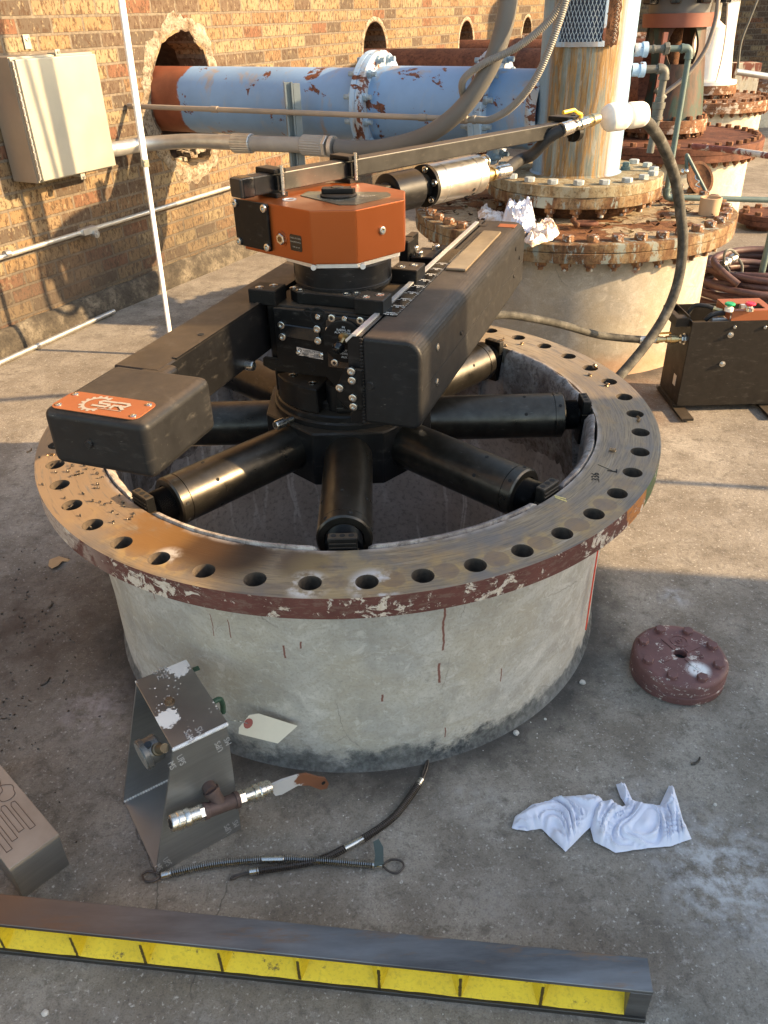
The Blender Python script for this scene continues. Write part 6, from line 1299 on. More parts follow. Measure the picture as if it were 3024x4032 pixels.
X = onz(1262, 489, .615); sh = thing('shackle', 'rusty brown bow shackle lying on the cover among the bolts', 'shackle', X); pts = [(X[0]-.045, X[1]+.02, .628), (X[0]-.01, X[1]+.024, .628), (X[0]+.035, X[1]+.018, .627), (X[0]+.052, X[1]-.004, .627), (X[0]+.03, X[1]-.022, .627), (X[0]-.01, X[1]-.022, .628), (X[0]-.045, X[1]-.016, .628)]
mb = MB(); mb.tube(curve(pts, 6), .0085, 10); mb.build('bow', RUST_RED, sh); mb = MB(); mb.cyl((X[0]-.043, X[1]-.035, .629), (X[0]-.043, X[1]+.036, .629), .0085); mb.ball((X[0]-.043, X[1]-.04, .631), .014); mb.ball((X[0]-.043, X[1]+.03, .636), .013); mb.build('pin', RUST_DK, sh)
# rusty dish with small teal handles behind the hose
X = onz(1496, 408, .62); ds = thing('rusty_dish_cover', 'tilted rusty round cover with bent teal pipe handle leaning at the back of the cover', 'cover', X); nd = np.array([.35, -.75, .45]); nd /= np.linalg.norm(nd); cdz = onY(1512, 385, float(X[1])-.02)
mb = MB(); mb.lathe(cdz, cdz+nd, [(-.03, .001), (-.028, .035), (-.012, .075), (0, .085), (.004, .085), (.004, .07), (-.006, .06), (-.018, .03), (-.018, .001)], 36, False); mb.build('dish', RUST_DK, ds)
mb = MB(); Yd = float(cdz[1])-.05; mb.tube(rpath([onY(1483, 372, Yd), onY(1483, 332, Yd), onY(1527, 418, Yd-.05)], .012), .0085, 10); mb.build('handle_pipe', TEAL, ds)
mb = MB(); mb.ball(onY(1474, 372, Yd), .016); mb.ball(onY(1482, 370, Yd-.01), .014); mb.tube(curve([onY(1505, 372, Yd-.02), onY(1502, 385, Yd-.03), onY(1510, 392, Yd-.04), onY(1503, 400, Yd-.04), onY(1512, 405, Yd-.05)], 6), .004, 8); mb.build('chain', STEEL, ds)
# ================================================================== FOREGROUND
# straight edge
q3 = crop(0, 2900, 1.2762); q4 = crop(1200, 3000, .9095); pb = crop(400, 2550, 1.2762)
SH = .092; fr0 = onz(*q3(0, 945), SH); fr1 = onz(*q4(1250, 825), SH); sx = (fr1-fr0)/np.linalg.norm(fr1-fr0); sy = np.array([-sx[1], sx[0], 0]); O_ = np.array([fr1[0], fr1[1], 0]); SL = float(np.linalg.norm(fr1-fr0))+.30; SW = .0545
MS = Matrix(((-sx[0], sy[0], 0, O_[0]), (-sx[1], sy[1], 0, O_[1]), (0, 0, 1, 0), (0, 0, 0, 1)))      # x to the left along the bar, y back, z up
se = thing('cast_straightedge', 'long steel straightedge casting with yellow painted ribbed recess lying across the foreground', 'straightedge', O_)
mb = MB(); mb.box((SL/2, SW/2, SH-.0045), (SL, SW, .009), M=MS, bev=.001, seg=1); mb.build('steel_face', SEDGE, se)
mb = MB(); mb.box((SL/2, SW/2-.002, .0055), (SL, SW+.004, .011), M=MS, bev=.001, seg=1); mb.build('lower_face', simple('dark_edge_steel', (.07, .065, .06), .45, .7, .2, 20), se)
mb = MB(); mb.box((.0175, SW/2, SH/2), (.035, SW-.001, SH-.019), M=MS, bev=.0008, seg=1); mb.build('end_block', SEDGE, se)
WY = MB(); prof = [(.001, .0115), (.006, .016), (.020, .036), (.0235, .044), (.0245, .066), (.022, .076), (.014, .0815), (.006, .0828)]; nX = 300; prev = None
for i in range(nX+1):
    x = .035+(SL-.036)*i/nX; row = [WY.bm.verts.new(MS @ Vector((x, y+.0011*mnoise.noise(Vector((x*30, z*60, y*60))), z+.0006*mnoise.noise(Vector((x*40, z*40, 7)))))) for (y, z) in prof]
    if prev:
        for j in range(len(prof)-1): WY.bm.faces.new((prev[j], row[j], row[j+1], prev[j+1]))
    prev = row
wb_ = WY.build('yellow_web', YEL, se, 60)
mb = MB(); mb.box((SL/2, .0385, SH/2), (SL-.02, .026, SH-.02), M=MS); mb.build('web_core', YEL, se)
ribx = []
for px, py in ((8, 1040), (375, 1070), (722, 1110), (1108, 1140), (1500, 1180)): ribx.append(onpl(*q3(px, py), O_, sy))
for px, py in ((265, 780), (557, 800), (850, 830)): ribx.append(onpl(*q4(px, py), O_, sy))
for X in ribx:
    x = float((X-O_)@(-sx)); mb = MB(); mb.prism([(x-.0165, .0243), (x-.0032, .0009), (x+.0032, .0009), (x+.0165, .0243)], .0115, .0815, MS, bev=.0009, seg=1)
    rb_ = mb.build('rib', YEL, se); mb = MB(); tz = [.013+j*.0042 for j in range(15)]; n = len(tz)
    A = [MS @ Vector((x-.0026-.0012*mnoise.noise(Vector((x*40, z*300, 1))), .0004, z)) for z in tz]; B = [MS @ Vector((x+.0024+.0016*mnoise.noise(Vector((x*40, z*300, 9))), .0004, z)) for z in tz]
    mb.add(A+B, [(j, j+1, n+j+1, n+j) for j in range(n-1)]); bmesh.ops.solidify(mb.bm, geom=mb.bm.faces[:], thickness=.0006); mb.build('chipped_edge', simple('chipped_iron', (.19, .13, .04), .7, .3, .3, 60), rb_)
for i in range(18):
    x = .075+i*.064
    if min(abs(x-float((X-O_)@(-sx))) for X in ribx) < .018: continue
    c_ = MS @ Vector((x, .018, .0785)); mb = MB(); mb.lathe(c_, c_+V(-sy*.5-up3), [(0, .0135), (.005, .0125), (.0055, .007), (.001, .006), (.001, .001)], 18, False); mb.build('casting_boss', YEL, se)
# aluminium panel with gauge and quick couplings
Op = np.array([-.385, -.901, 0.0]); gp = np.array([.542, -.840, 0]); gp /= np.linalg.norm(gp); ep = np.array([.840, .542, 0]); ep /= np.linalg.norm(ep); PWD = .205; PH_ = .305
pn = thing('gauge_stand', 'open bare aluminium stand with pressure gauge and brass tee couplings, splashed with white paint', 'stand', Op-gp*.1+ep*.09)
def pan(g, mat, name):
    mb = MB(); A = [Op+gp*g+ep*a_+up3*z for (a_, z) in ((0, .002), (.182, .002), (.192, PH_), (.088, PH_))]; B = [p-gp*.005 for p in A]; mb.add(A+B, [(0, 1, 2, 3), (7, 6, 5, 4), (0, 4, 5, 1), (1, 5, 6, 2), (2, 6, 7, 3), (3, 7, 4, 0)]); return mb.build(name, mat, pn)
pan(0, BRUSH, 'side_plate'); pan(-PWD+.005, BRUSH, 'side_plate')
MPp = Matrix(((ep[0], -gp[0], 0, Op[0]), (ep[1], -gp[1], 0, Op[1]), (0, 0, 1, 0), (0, 0, 0, 1)))     # x depth, y back along the stand, z up
mb = MB(); mb.box((.1405, PWD/2, PH_+.0028), (.108, PWD+.001, .005), M=MPp, bev=.0008, seg=1); mb.build('top_plate', SPLASH, pn)
mb = MB(); mb.box((.0915, PWD/2, .0045), (.178, PWD-.0115, .005), M=MPp); mb.build('bottom_plate', BRUSH, pn)
mb = MB()
for i in range(34):
    mb.ball(Op+ep*(.089+.0031*i)+gp*.0005+up3*(PH_+.0008), .0048, (1, 1, .8), 1)
for i in range(30): mb.ball(Op-gp*(PWD-.006)+ep*(.004+.0058*i)+up3*.008, .0034, (1, 1, .8), 1)
mb.build('weld_bead', simple('bright_weld', (.66, .66, .64), .4, .3, .1, 60), pn)
def onp(px, py, off=.0): return onpl(*pb(px, py), Op+gp*off, gp)
MT = lambda X, rot, off: frame(X+gp*.0008, gp, ep*math.cos(rot)+up3*math.sin(rot))
ENG = simple('bright_engraving', (.55, .55, .55), .5, .6)
for (x, y, rot) in ((375, 578, R(-82)), (612, 482, R(98)), (307, 1090, R(-80)), (655, 895, R(97))):
    X = onp(x, y); mb = MB(); add_text(mb, 'UPS', .017, MT(X, rot, 0) @ Matrix.Translation((0, .009, 0)), .0003); add_text(mb, 'MS', .017, MT(X, rot, 0) @ Matrix.Translation((0, -.009, 0)), .0003); mb.build('engraved_initials', ENG, pn)
def ontop(px, py): return onz(*pb(px, py), PH_+.0057)
for (x, y, rot) in ((300, 130, 28), (470, 430, 120)):
    X = ontop(x, y); M = Matrix.Translation(V(X)) @ Matrix.Rotation(R(rot), 4, 'Z'); mb = MB(); add_text(mb, 'UPS', .019, M @ Matrix.Translation((0, .010, 0)), .0003); add_text(mb, 'MS', .019, M @ Matrix.Translation((0, -.010, 0)), .0003); mb.build('engraved_initials', ENG, pn)
X = ontop(342, 275); mb = MB(); mb.cyl(X-up3*.001, X+up3*.003, .010, n=20); mb.cyl(X+up3*.003, X+up3*.010, .0062, n=16); mb.build('rivet', simple('brown_rivet', (.20, .14, .09), .5, .6), pn)
X = ontop(452, 100); mb = MB(); mb.box(X-up3*.008+ep*.004, (.022, .012, .003), rz=.5, bev=.001); mb.build('green_tab', GREENP, pn)
mb = MB(); X = ontop(560, 250); mb.tube(curve([X+up3*-.012-ep*.004, X+ep*.012-up3*.012, X+ep*.016-up3*.03, X+ep*.014-up3*.05], 6), .0055, 8); mb.build('rear_bracket', GREENP, pn)
# tee, couplings, lever
t0, t1_ = onp(345, 885, .030), onp(845, 705, .030); td = (t1_-t0)/np.linalg.norm(t1_-t0); TL = float(np.linalg.norm(t1_-t0)); cT = onp(600, 795, .030)
mb = MB(); sT = float((cT-t0)@td); mb.lathe(t0, t1_, [(sT-.036, .012), (sT-.036, .0165), (sT-.028, .0165), (sT-.027, .0145), (sT+.027, .0145), (sT+.028, .0165), (sT+.036, .0165), (sT+.036, .012)], 24)
kT = onp(548, 715, .012); mb.lathe(cT, kT, [(0, .0135), (.03, .0135), (.031, .016), (.04, .016)], 20); mb.build('pipe_tee', MALL, pn)
mb = MB(); mb.lathe(kT, kT-gp, [(-.006, .013), (.012, .013)], 18); mb.build('nipple', MALL, pn)
def qc(p, d, nm):
    mb = MB(); mb.lathe(p, p+d, [(0, .011), (0, .0155), (.002, .0165), (.012, .0165), (.014, .0180), (.024, .0180), (.026, .0165), (.030, .0180), (.036, .0180), (.038, .0150), (.056, .0150), (.057, .0125), (.066, .0125)], 28)
    mb.lathe(p+d*.056, p+d, [(0, .0155), (.012, .0155)], 6); mb.cyl(p-d*.0003, p+d*.001, .0095); return mb.build(nm, STEEL, pn)
qc(t0, td, 'quick_coupling'); qc(t1_, -td, 'quick_coupling'); mb = MB(); mb.cyl(t0-td*.0006, t0+td*.0005, .0095); mb.build('coupling_bore', DARKH, pn)
lv_ = [onp(x, y, .030) for x, y in ((850, 690), (905, 665), (985, 640), (1030, 632), (1090, 650), (1125, 655), (1140, 680), (1130, 705), (1100, 712), (1040, 690), (985, 690), (905, 735), (872, 742), (858, 725))]
mb = MB(); A = [p+gp*.002 for p in lv_]; B = [p-gp*.003 for p in lv_]; n = len(A); mb.add(A+B, [tuple(range(n)), tuple(reversed(range(n, 2*n)))]+[(i, (i+1) % n, n+(i+1) % n, n+i) for i in range(n)]); lo_ = mb.build('lever_tag', SRP, pn, 20)
X = onp(1115, 680, .033); mb = MB(); mb.cyl(X, X+gp*.0006, .0045); mb.build('lever_hole', DARKH, pn)
# pressure gauge inside
Gc = onpl(*pb(200, 545), Op-gp*.050, gp); gd = -ep*.99+gp*.10-up3*.05; gd /= np.linalg.norm(gd)
mb = MB(); mb.lathe(Gc-gd*.036, Gc, [(0, .024), (.003, .0265), (.024, .0265), (.025, .030), (.034, .031), (.036, .030), (.036, .027)], 40, True); gg = mb.build('pressure_gauge', simple('gauge_case', (.10, .10, .095), .3, .4), pn)
mb = MB(); mb.cyl(Gc+gd*.0003, Gc+gd*.0009, .027, n=36); mb.build('gauge_face', simple('gauge_glass', (.20, .20, .18), .08), gg)
st_ = Gc-gd*.02; en_ = onpl(*pb(318, 505), Op-gp*.012, gp); mb = MB(); mb.lathe(st_, en_, [(0, .012), (.03, .012), (.031, .009), (float(np.linalg.norm(en_-st_)), .009)], 16); mb.build('gauge_stem', simple('dull_brass', (.10, .08, .05), .5, .5), gg)
mb = MB(); c_ = Gc-gd*.015+np.cross(gd, ep)*.0; k_ = up3*.9+gp*.3; k_ /= np.linalg.norm(k_); mb.cyl(c_+k_*.024, c_+k_*.030, .0065); mb.build('gauge_plug', KNOB, gg)
# paper tag on a wire
pc = np.array([-.19, -.70, .115]); pnm = np.array([.1, -.75, .65])
tgp = [onpl(*pb(x, y), pc, pnm) for x, y in ((690, 402), (742, 338), (790, 331), (985, 393), (885, 482), (688, 433))]
mb = MB(); A = tgp; nn3 = pnm/np.linalg.norm(pnm); B = [p-nn3*.0006 for p in A]; n = 6; mb.add(A+B, [tuple(range(n)), tuple(reversed(range(n, 2*n)))]+[(i, (i+1) % n, n+(i+1) % n, n+i) for i in range(n)]); pt_ = thing('paper_tag', 'blank cream paper tag wired to the aluminium stand, leaning on the pier', 'tag', pc)
# re-parent mesh under the tag thing
o = mb.build('card', PAPER, pt_)
X = onpl(*pb(737, 381), pc, pnm); mb = MB(); mb.prism([(.009*math.cos(2*PI*k/12)*1.25, .009*math.sin(2*PI*k/12)) for k in range(12)], 0, .0007, frame(X+nn3*.0002, nn3)); mb.build('eyelet', TAGR, pt_)
mb = MB(); mb.tube(curve([onp(620, 372, -.02), onpl(*pb(655, 366), pc, pnm), onpl(*pb(700, 372), pc, pnm), X+nn3*.003], 8), .0007, 6); mb.build('wire', STEEL, pt_)
# whip check cables
def whip(label, pts, col, sleeve, group=None, loops=(True, True), tagged=False):
    zz = .0105; P = [np.array([*onz(x, y, zz)[:2], zz]) for x, y in pts]; w_ = thing('whip_check_cable', label, 'safety cable', (P[len(P)//2][0], P[len(P)//2][1], 0), 0)
    C_ = curve(P, 40); L = [0]
    for i in range(1, len(C_)): L.append(L[-1]+(C_[i]-C_[i-1]).length)
    def at(s):
        s = max(0, min(L[-1], s))
        for j in range(len(L)-1):
            if L[j+1] >= s: break
        f = (s-L[j])/max(1e-9, L[j+1]-L[j]); return C_[j].lerp(C_[j+1], f), (C_[j+1]-C_[j]).normalized()
    tot = L[-1]; mb = MB(); mb.tube(C_[::6], .0028, 8); mb.build('cable', SPRB, w_)
    for (s0_, s1_) in ((.014, tot/2-.02), (tot/2+.02, tot-.014)):
        pitch = .0042; n = int((s1_-s0_)/pitch*11); hp_ = []
        for k in range(n):
            s = s0_+(s1_-s0_)*k/n; p, t = at(s); a_ = Vector((-t.y, t.x, 0)); b_ = Vector((0, 0, 1)); an_ = 2*PI*k/11; hp_.append(p+(a_*math.cos(an_)+b_*math.sin(an_))*.0070)
        mb = MB(); mb.tube(hp_, .00115, 5); mb.build('spring', col, w_)
    for s in (0, tot/2-.022, tot-.02):
        p, t = at(s); q, _ = at(s+(.044 if 0 < s < tot/2 else .02)); mb = MB(); mb.lathe(p, q, [(0, .0055), (.001, .0068), (float((q-p).length)-.001, .0068), (float((q-p).length), .0055)], 16); mb.build('ferrule', sleeve, w_)
    return w_, at, tot
w_, at_, tot_ = whip('bright sprung whip check cable with closed loop and green strip, nearest the straightedge', [(348, 1892), (372, 1886), (470, 1866), (590, 1856), (700, 1860), (800, 1868), (826, 1868)], SPRG, STEEL)
def loop(pts, w_): mb = MB(); mb.tube(curve([np.array([*onz(x, y, .006)[:2], .006]) for x, y in pts], 8), .0022, 8); mb.build('loop', SPRB, w_)
loop([(826, 1868), (845, 1857), (866, 1860), (872, 1872), (858, 1886), (840, 1882), (826, 1870)], w_); loop([(350, 1890), (335, 1902), (315, 1903), (308, 1890), (322, 1882), (345, 1888)], w_)
mb = MB(); tp3 = [onz(x, y, z) for x, y, z in ((808, 1872, .018), (829, 1866, .018), (828, 1830, .035), (818, 1812, .05), (806, 1818, .05), (810, 1845, .03))]; B = [p-up3*.002 for p in tp3]; n = 6; mb.add(tp3+B, [tuple(range(n)), tuple(reversed(range(n, 2*n)))]+[(i, (i+1) % n, n+(i+1) % n, n+i) for i in range(n)]); mb.build('green_strip', simple('dark_green_strip', (.03, .05, .045), .5), w_)
w_, at_, tot_ = whip('dark sprung whip check cable reaching from the first cable up to the pier foot', [(538, 1884), (562, 1880), (680, 1860), (750, 1830), (800, 1802), (850, 1765), (885, 1722), (905, 1692), (911, 1683)], SPRB, STEEL)
loop([(540, 1884), (520, 1888), (503, 1893), (500, 1899), (520, 1890), (540, 1886)], w_); loop([(911, 1685), (915, 1665), (924, 1642), (922, 1660), (912, 1686)], w_)
# white rag on the ground
for (pl, sd, lab) in ((((1105, 1790), (1112, 1765), (1150, 1738), (1215, 1722), (1280, 1716), (1300, 1728), (1312, 1745), (1290, 1775), (1262, 1800), (1222, 1840), (1200, 1820), (1170, 1790), (1135, 1795)), 2, 'soiled white rag lying on the concrete, left half of the pair'), (((1270, 1768), (1288, 1738), (1318, 1728), (1340, 1745), (1352, 1740), (1340, 1722), (1330, 1694), (1350, 1692), (1366, 1728), (1400, 1738), (1425, 1740), (1445, 1697), (1455, 1700), (1475, 1770), (1494, 1812), (1450, 1828), (1370, 1836), (1330, 1842), (1282, 1818), (1275, 1790)), 6, 'cleaner white rag with raised corners, right half of the pair')):
    crumple([onz(x, y, .004) for x, y in pl], .0015, .030, .0028, sd, CLOTH, 'rag', lab, 'rag', freq=12.5, thick=.001)
# old red blind flange
fb = crop(1700, 1100, 1.253); bfc = np.array([.803, -.385]); bf = thing('blind_flange', 'old red-brown painted blind flange with eight bolts and a white splash on the concrete', 'flange', (*bfc, 0))
mb = rough_lathe(MB(), [(.002, .108), (.006, .113), (.026, .114), (.029, .110), (.032, .114), (.058, .114), (.066, .109), (.068, .10), (.068, .016), (.052, .014), (.052, .0005)], 90, .0012, 4, *bfc); mb.build('flange_body', OLDR, bf, 50)
BB = proto('flange_bolt', hexmb(.0135, .010), OLDR)
for k in range(8): t = R(15+45*k); inst(BB, bf, Matrix.Translation((bfc[0]+.090*math.cos(t), bfc[1]+.090*math.sin(t), .0675)) @ Matrix.Rotation(rnd.random(), 4, 'Z'))
mb = MB(); c_ = (bfc[0], bfc[1], .0672)
for k in range(4):
    t = R(25+90*k); mb.box((bfc[0]+.040*math.cos(t), bfc[1]+.040*math.sin(t), .0685), (.042, .012, .004), rz=t, bev=.0015)
Mq = Matrix.Translation((bfc[0]+.012, bfc[1]+.045, .0682)) @ Matrix.Rotation(R(-60), 4, 'Z'); add_text(mb, '8', .03, Mq, .003); mb.lathe((Mq.translation.x, Mq.translation.y, .0675), (Mq.translation.x, Mq.translation.y, 1), [(0, .022), (.002, .022), (.002, .019), (0, .019)], 28, False)
add_text(mb, '150', .017, Matrix.Translation((bfc[0]+.045, bfc[1]-.008, .0682)) @ Matrix.Rotation(R(-80), 4, 'Z'), .003); mb.build('cast_lettering', OLDR, bf)
mb = MB(); mb.cyl((*bfc, .0525), (*bfc, .053), .014); mb.build('centre_hole', DARKH, bf)
# copper-toned box at the left edge
pA, pB, pC = np.array([-.630, -.944, 0]), np.array([-.563, -.873, 0]), None; lx = (pB-pA)/np.linalg.norm(pB-pA); ly = np.array([-lx[1], lx[0], 0]); LW = float(np.linalg.norm(pB-pA)); LB = .34; LH = .100
MLb = Matrix(((lx[0], ly[0], 0, pA[0]), (lx[1], ly[1], 0, pA[1]), (0, 0, 1, 0), (0, 0, 0, 1)))
lb = thing('aluminium_box', 'aluminium box with copper-toned lid scribbled with spanner outlines at the left edge', 'box', pA+ly*.15)
mb = MB(); mb.box((LW/2, LB/2, LH/2-.004), (LW, LB, LH-.010), M=MLb, bev=.0025, seg=2); mb.build('box_body', BRUSH, lb)
mb = MB(); mb.box((LW/2, LB/2, LH-.0055), (LW+.002, LB+.002, .009), M=MLb, bev=.0015, seg=2); ld = mb.build('box_lid', COPTOP, lb)
mb = MB()
def wire2(pts, w_=.0007, closed=False):
    P = [MLb @ Vector((x, y, LH-.0004)) for x, y in pts]; mb.tube(P+([P[0]] if closed else []), w_, 5)
for (x0_, y0_, L_) in ((.012, .035, .07), (.030, .05, .08), (.048, .06, .075), (.066, .05, .08)):
    wire2([(x0_, y0_), (x0_, y0_+L_), (x0_+.004, y0_+L_+.008), (x0_+.010, y0_+L_+.006), (x0_+.011, y0_+L_), (x0_+.011, y0_), (x0_, y0_)])
for (cx_, cy_, r_) in ((.030, .155, .020), (.072, .170, .018), (.055, .20, .022)): wire2([(cx_+r_*(1+.12*math.sin(5*t))*math.cos(t), cy_+r_*math.sin(t)*1.3) for t in [2*PI*k/26 for k in range(27)]])
mb.build('marker_outlines', simple('marker_ink', (.10, .06, .04), .7), ld)
# bits on the ground
def pebble(x, y, r_, label, mat, sc=(1, 1, .6), nm='stone', cat='stone', gi=None):
    X = onz(x, y, r_*.4); t = bmesh.new(); bmesh.ops.create_icosphere(t, subdivisions=2, radius=r_); sd = rnd.random()*50
    for v in t.verts: v.co = v.co*(1+.35*mnoise.noise(v.co*(1.2/r_)+Vector((sd, 0, 0)))); v.co.x *= sc[0]; v.co.y *= sc[1]; v.co.z *= sc[2]
    mb = MB(); mb.merge(t, Matrix.Translation((X[0], X[1], r_*.35)) @ Matrix.Rotation(sd, 4, 'Z')); tag(mb.build(nm, mat, None, 25), label, cat, gi)
pebble(410, 2078, .0125, 'pale angular stone below the yellow straightedge', PEB, (1, .8, .6))
pebble(1258, 1473, .008, 'pale round stone between the pier foot and the red blind flange', PEB)
pebble(1115, 1582, .007, 'pale stone at the sooty foot of the pier', PEB)
pebble(1178, 1553, .0035, 'tiny tan stone beside the pier foot', PEB)
pebble(1508, 1520, .006, 'small grey stone in front of the red blind flange', PEB)
pebble(1345, 1680, .003, 'tiny pale stone behind the right-hand rag', PEB)
pebble(97, 2188, .006, 'small pale stone at the bottom left corner', PEB)
pebble(1545, 1738, .004, 'small pale stone right of the white rags', PEB)
gp_ = 'pale grit scattered on the concrete'
for i in range(46):
    pebble(rnd.uniform(420, 1650), rnd.choice([rnd.uniform(1480, 1700), rnd.uniform(1700, 2200)]), rnd.uniform(.0008, .0019), 'tiny speck of pale grit loose on the shaded concrete in the foreground', PEB, gi=gp_)
X = onz(645, 2058, .01); crumple([(X[0]-.022, X[1]-.012), (X[0]+.005, X[1]-.018), (X[0]+.02, X[1]-.006), (X[0]+.03, X[1]+.012), (X[0]+.012, X[1]+.004), (X[0]-.004, X[1]+.012), (X[0]-.02, X[1]+.01)], .001, .022, .002, 11, GLOSSB, 'plastic_scrap', 'shiny black scrap of plastic tucked under the straightedge', 'scrap', freq=60, thick=.0006)
sc4 = [onz(x, y, .006) for x, y in ((104, 1222), (108, 1212), (128, 1203), (150, 1206), (146, 1210), (134, 1213), (126, 1225), (112, 1229))]; mb = MB(); B = [p+up3*(.006*math.sin(i*1.3)) for i, p in enumerate(sc4)]; A = [p-up3*.001 for p in B]; n = len(A); mb.add(B+A, [tuple(range(n)), tuple(reversed(range(n, 2*n)))]+[(i, (i+1) % n, n+(i+1) % n, n+i) for i in range(n)]); tag(mb.build('gasket_scrap', SCRAP, None, 20), 'curled tan scrap of sheet lying left of the pier', 'scrap')
# swarf curls
def curl_mesh(n, r_, pitch, w_, seed, mat, bend=0):
    pts = []; rr = random.Random(seed)
    for i in range(int(n*9)):
        t = i/9*2*PI; f = i/(n*9); a_ = bend*f; x = i/9*pitch; pts.append((x*math.cos(a_)+.0, x*math.sin(a_)+r_*math.cos(t), r_*1.02+r_*math.sin(t)))
    mb = MB(); mb.tube(pts, w_, 4); return proto('metal_shaving', mb, mat)
CUR = [curl_mesh(5, .0016, .0014, .00055, 1, CHIP), curl_mesh(3, .0021, .0017, .0007, 2, CHIP, 1), curl_mesh(2, .0026, .0022, .0009, 3, CHIP), curl_mesh(11, .0014, .0016, .0005, 4, CHIP, .7)]
CUG = [curl_mesh(5, .0026, .0022, .0008, 5, CHIPG), curl_mesh(9, .0022, .0024, .0007, 6, CHIPG, .8), curl_mesh(3, .0032, .003, .0012, 7, CHIPG, .5)]
gg_ = 'dark steel shavings scattered left of the pier'
for i in range(125):
    px = abs(rnd.gauss(60, 110)); py = rnd.choice([rnd.uniform(1180, 1420), rnd.uniform(1240, 1560), rnd.uniform(1500, 1840)])
    if px > 255+ (0 if py < 1400 else 60) or px < -10: continue
    if py > 1640 and px < 110: continue
    X = onz(px, py, 0); o = inst(CUR[3] if rnd.random() < .06 else rnd.choice(CUR[:3]), None, Matrix.Translation((X[0], X[1], .0002)) @ Matrix.Rotation(rnd.random()*6.28, 4, 'Z') @ Matrix.Scale(rnd.uniform(.5, .95), 4)); tag(o, 'small dark curl of steel swarf lying on the brown concrete left of the pier', 'metal shaving', gg_)
gl_ = 'steel shavings on the left part of the flange'
for i in range(60):
    t = R(rnd.uniform(183, 228)); r_ = rnd.choice([rnd.uniform(.62, .68), rnd.uniform(.62, .75)])
    X = (r_*math.cos(t), r_*math.sin(t)); o = inst(rnd.choice(CUR[:3]), None, Matrix.Translation((X[0], X[1], ZF+.0003)) @ Matrix.Rotation(rnd.random()*6.28, 4, 'Z') @ Matrix.Scale(rnd.uniform(.6, 1.1), 4)); tag(o, 'tiny dark swarf curl resting on the left part of the bare flange', 'metal shaving', gl_)
for (x, y, k, rz_, lab, sc_f) in ((58, 980, 1, .6, 'long grey swarf curl by the leftmost bolt hole', 1), (118, 985, 1, 2.2, 'clump of dark swarf beside the left bolt holes', .9), (1080, 738, 1, .2, 'tightly coiled brown shaving at the far side of the flange', 1.2), (1063, 757, 0, .1, 'coiled shaving beside the far right jaw', 1), (1092, 750, 2, 1.2, 'short bent shaving near the far bolt holes', 1), (1130, 745, 2, 2.1, 'curled chip above the far bolt hole', 1), (1283, 797, 2, .9, 'bright forked shaving at the edge of a bolt hole on the right', 1.5), (1278, 813, 0, 2.3, 'small brown curl below the forked shaving', 1.1), (1315, 835, 2, 2.0, 'dark curled chip near the right bolt circle', 1.2), (1376, 912, 1, .5, 'long silver curl lying between two bolt holes on the right', 1.3), (1330, 976, 0, 2.7, 'dense dark coil of swarf in the middle of the flange on the right', 1.4)):
    X = onz(x, y, ZF); o = inst(CUG[k], None, Matrix.Translation((X[0], X[1], ZF+.0004)) @ Matrix.Rotation(rz_, 4, 'Z') @ Matrix.Scale(sc_f, 4)); tag(o, lab, 'metal shaving')
for (x, y, k, rz_, lab) in ((105, 1315, 3, .9, 'long thin coil of swarf below the tan scrap'), (1492, 1652, 3, -.1, 'dark coil of swarf alone on the concrete above the rags at the right'), (88, 1482, 3, .4, 'thin coil of swarf left of the aluminium stand')):
    X = onz(x, y, 0); o = inst(CUR[k], None, Matrix.Translation((X[0], X[1], .0003)) @ Matrix.Rotation(rz_, 4, 'Z') @ Matrix.Scale(1.8, 4)); tag(o, lab, 'metal shaving')
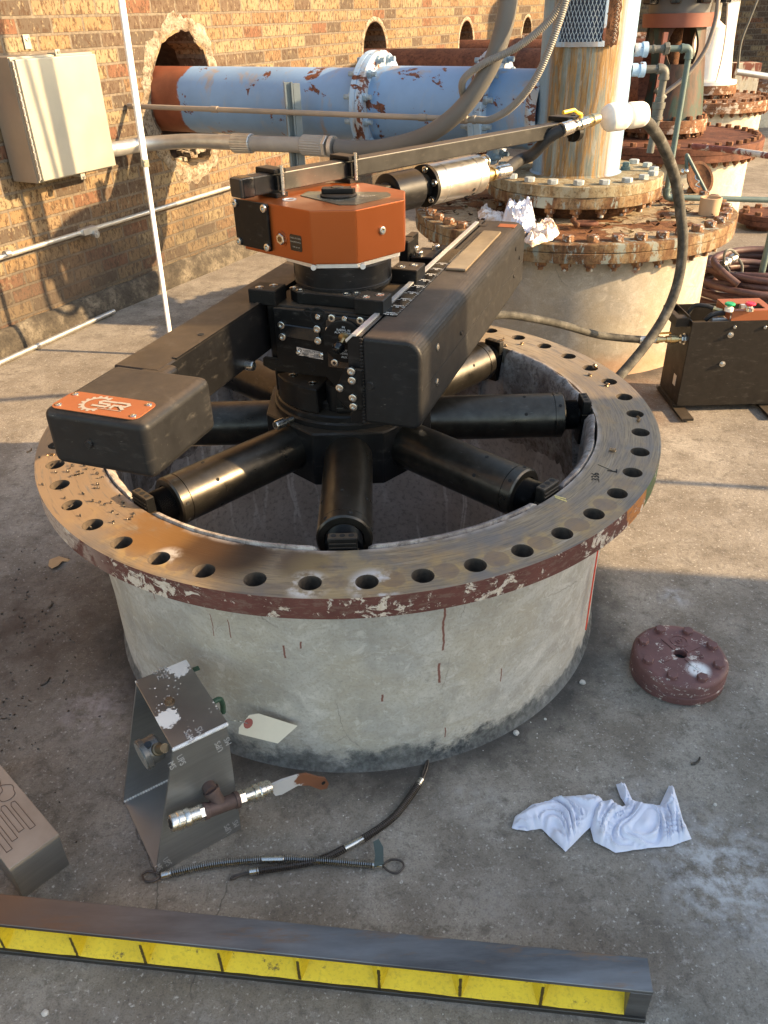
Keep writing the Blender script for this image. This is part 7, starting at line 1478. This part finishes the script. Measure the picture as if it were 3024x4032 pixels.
# paint flakes on the rusty cover
fl_g = 'curled paint flakes on the rusty cover'; FK = []
for s in range(4):
    mb = MB(); n = 5; vs = [[mb.bm.verts.new(((i/n-.5)*.03*(1+.3*mnoise.noise(Vector((i, j, s)))), (j/3-.5)*.018+.004*mnoise.noise(Vector((i*1.7, j, s))), .002+.010*abs(i/n-.5)**1.5*3)) for j in range(4)] for i in range(n+1)]
    for i in range(n):
        for j in range(3): mb.bm.faces.new((vs[i][j], vs[i+1][j], vs[i+1][j+1], vs[i][j+1]))
    bmesh.ops.solidify(mb.bm, geom=mb.bm.faces[:], thickness=.0007); FK.append(proto('paint_flake', mb, RUST_F2b if s % 2 else RUST_DK))
for i in range(90):
    t = R(rnd.uniform(150, 385)); r_ = rnd.uniform(.40, .66); o = inst(rnd.choice(FK), None, Matrix.Translation((P2[0]+r_*math.cos(t), P2[1]+r_*math.sin(t), .6115)) @ Matrix.Rotation(rnd.random()*6.28, 4, 'Z') @ Matrix.Scale(rnd.uniform(.5, 1.1), 4)); tag(o, 'curled rusty paint flake lying on the cover of the blue pump', 'paint flake', fl_g)
# ================================================================== OUT OF FRAME, RIGHT: made-up blocker added to keep the foreground in shade
blocker = thing('shade_blocker', 'added grey blocker out of view to the right, shading the foreground', 'shade blocker', (3.6, -2.0, 0))
mb = MB(); mb.box((3.6, -2.28, 1.0), (1.1, 3.50, 1.96), bev=.01); mb.build('body_box', BLOCKG, blocker)
mb = MB(); mb.box((3.2, -.70, 2.4), (.25, .26, .86), bev=.01); mb.build('blocker_top', BLOCKG, blocker)  # added taller block that shades part of the machine
mb = MB(); mb.box((3.045, -1.4, 1.0), (.012, .9, 1.7), bev=.004); mb.build('door', BLOCKG, blocker)  # front slab of the added blocker
cl2 = thing('white_pole', 'added white pole out of view to the right, casting a thin shadow', 'pole', (3.3, .165, 0)); mb = MB(); mb.box((3.3, .165, .62), (.025, .025, 1.24)); mb.build('outer_tube', WPOLE, cl2); mb = MB(); mb.box((3.3, .165, .003), (.08, .08, .006)); mb.build('foot_plate', WPOLE, cl2)  # made-up pole, added to cast a thin shadow line on the ground
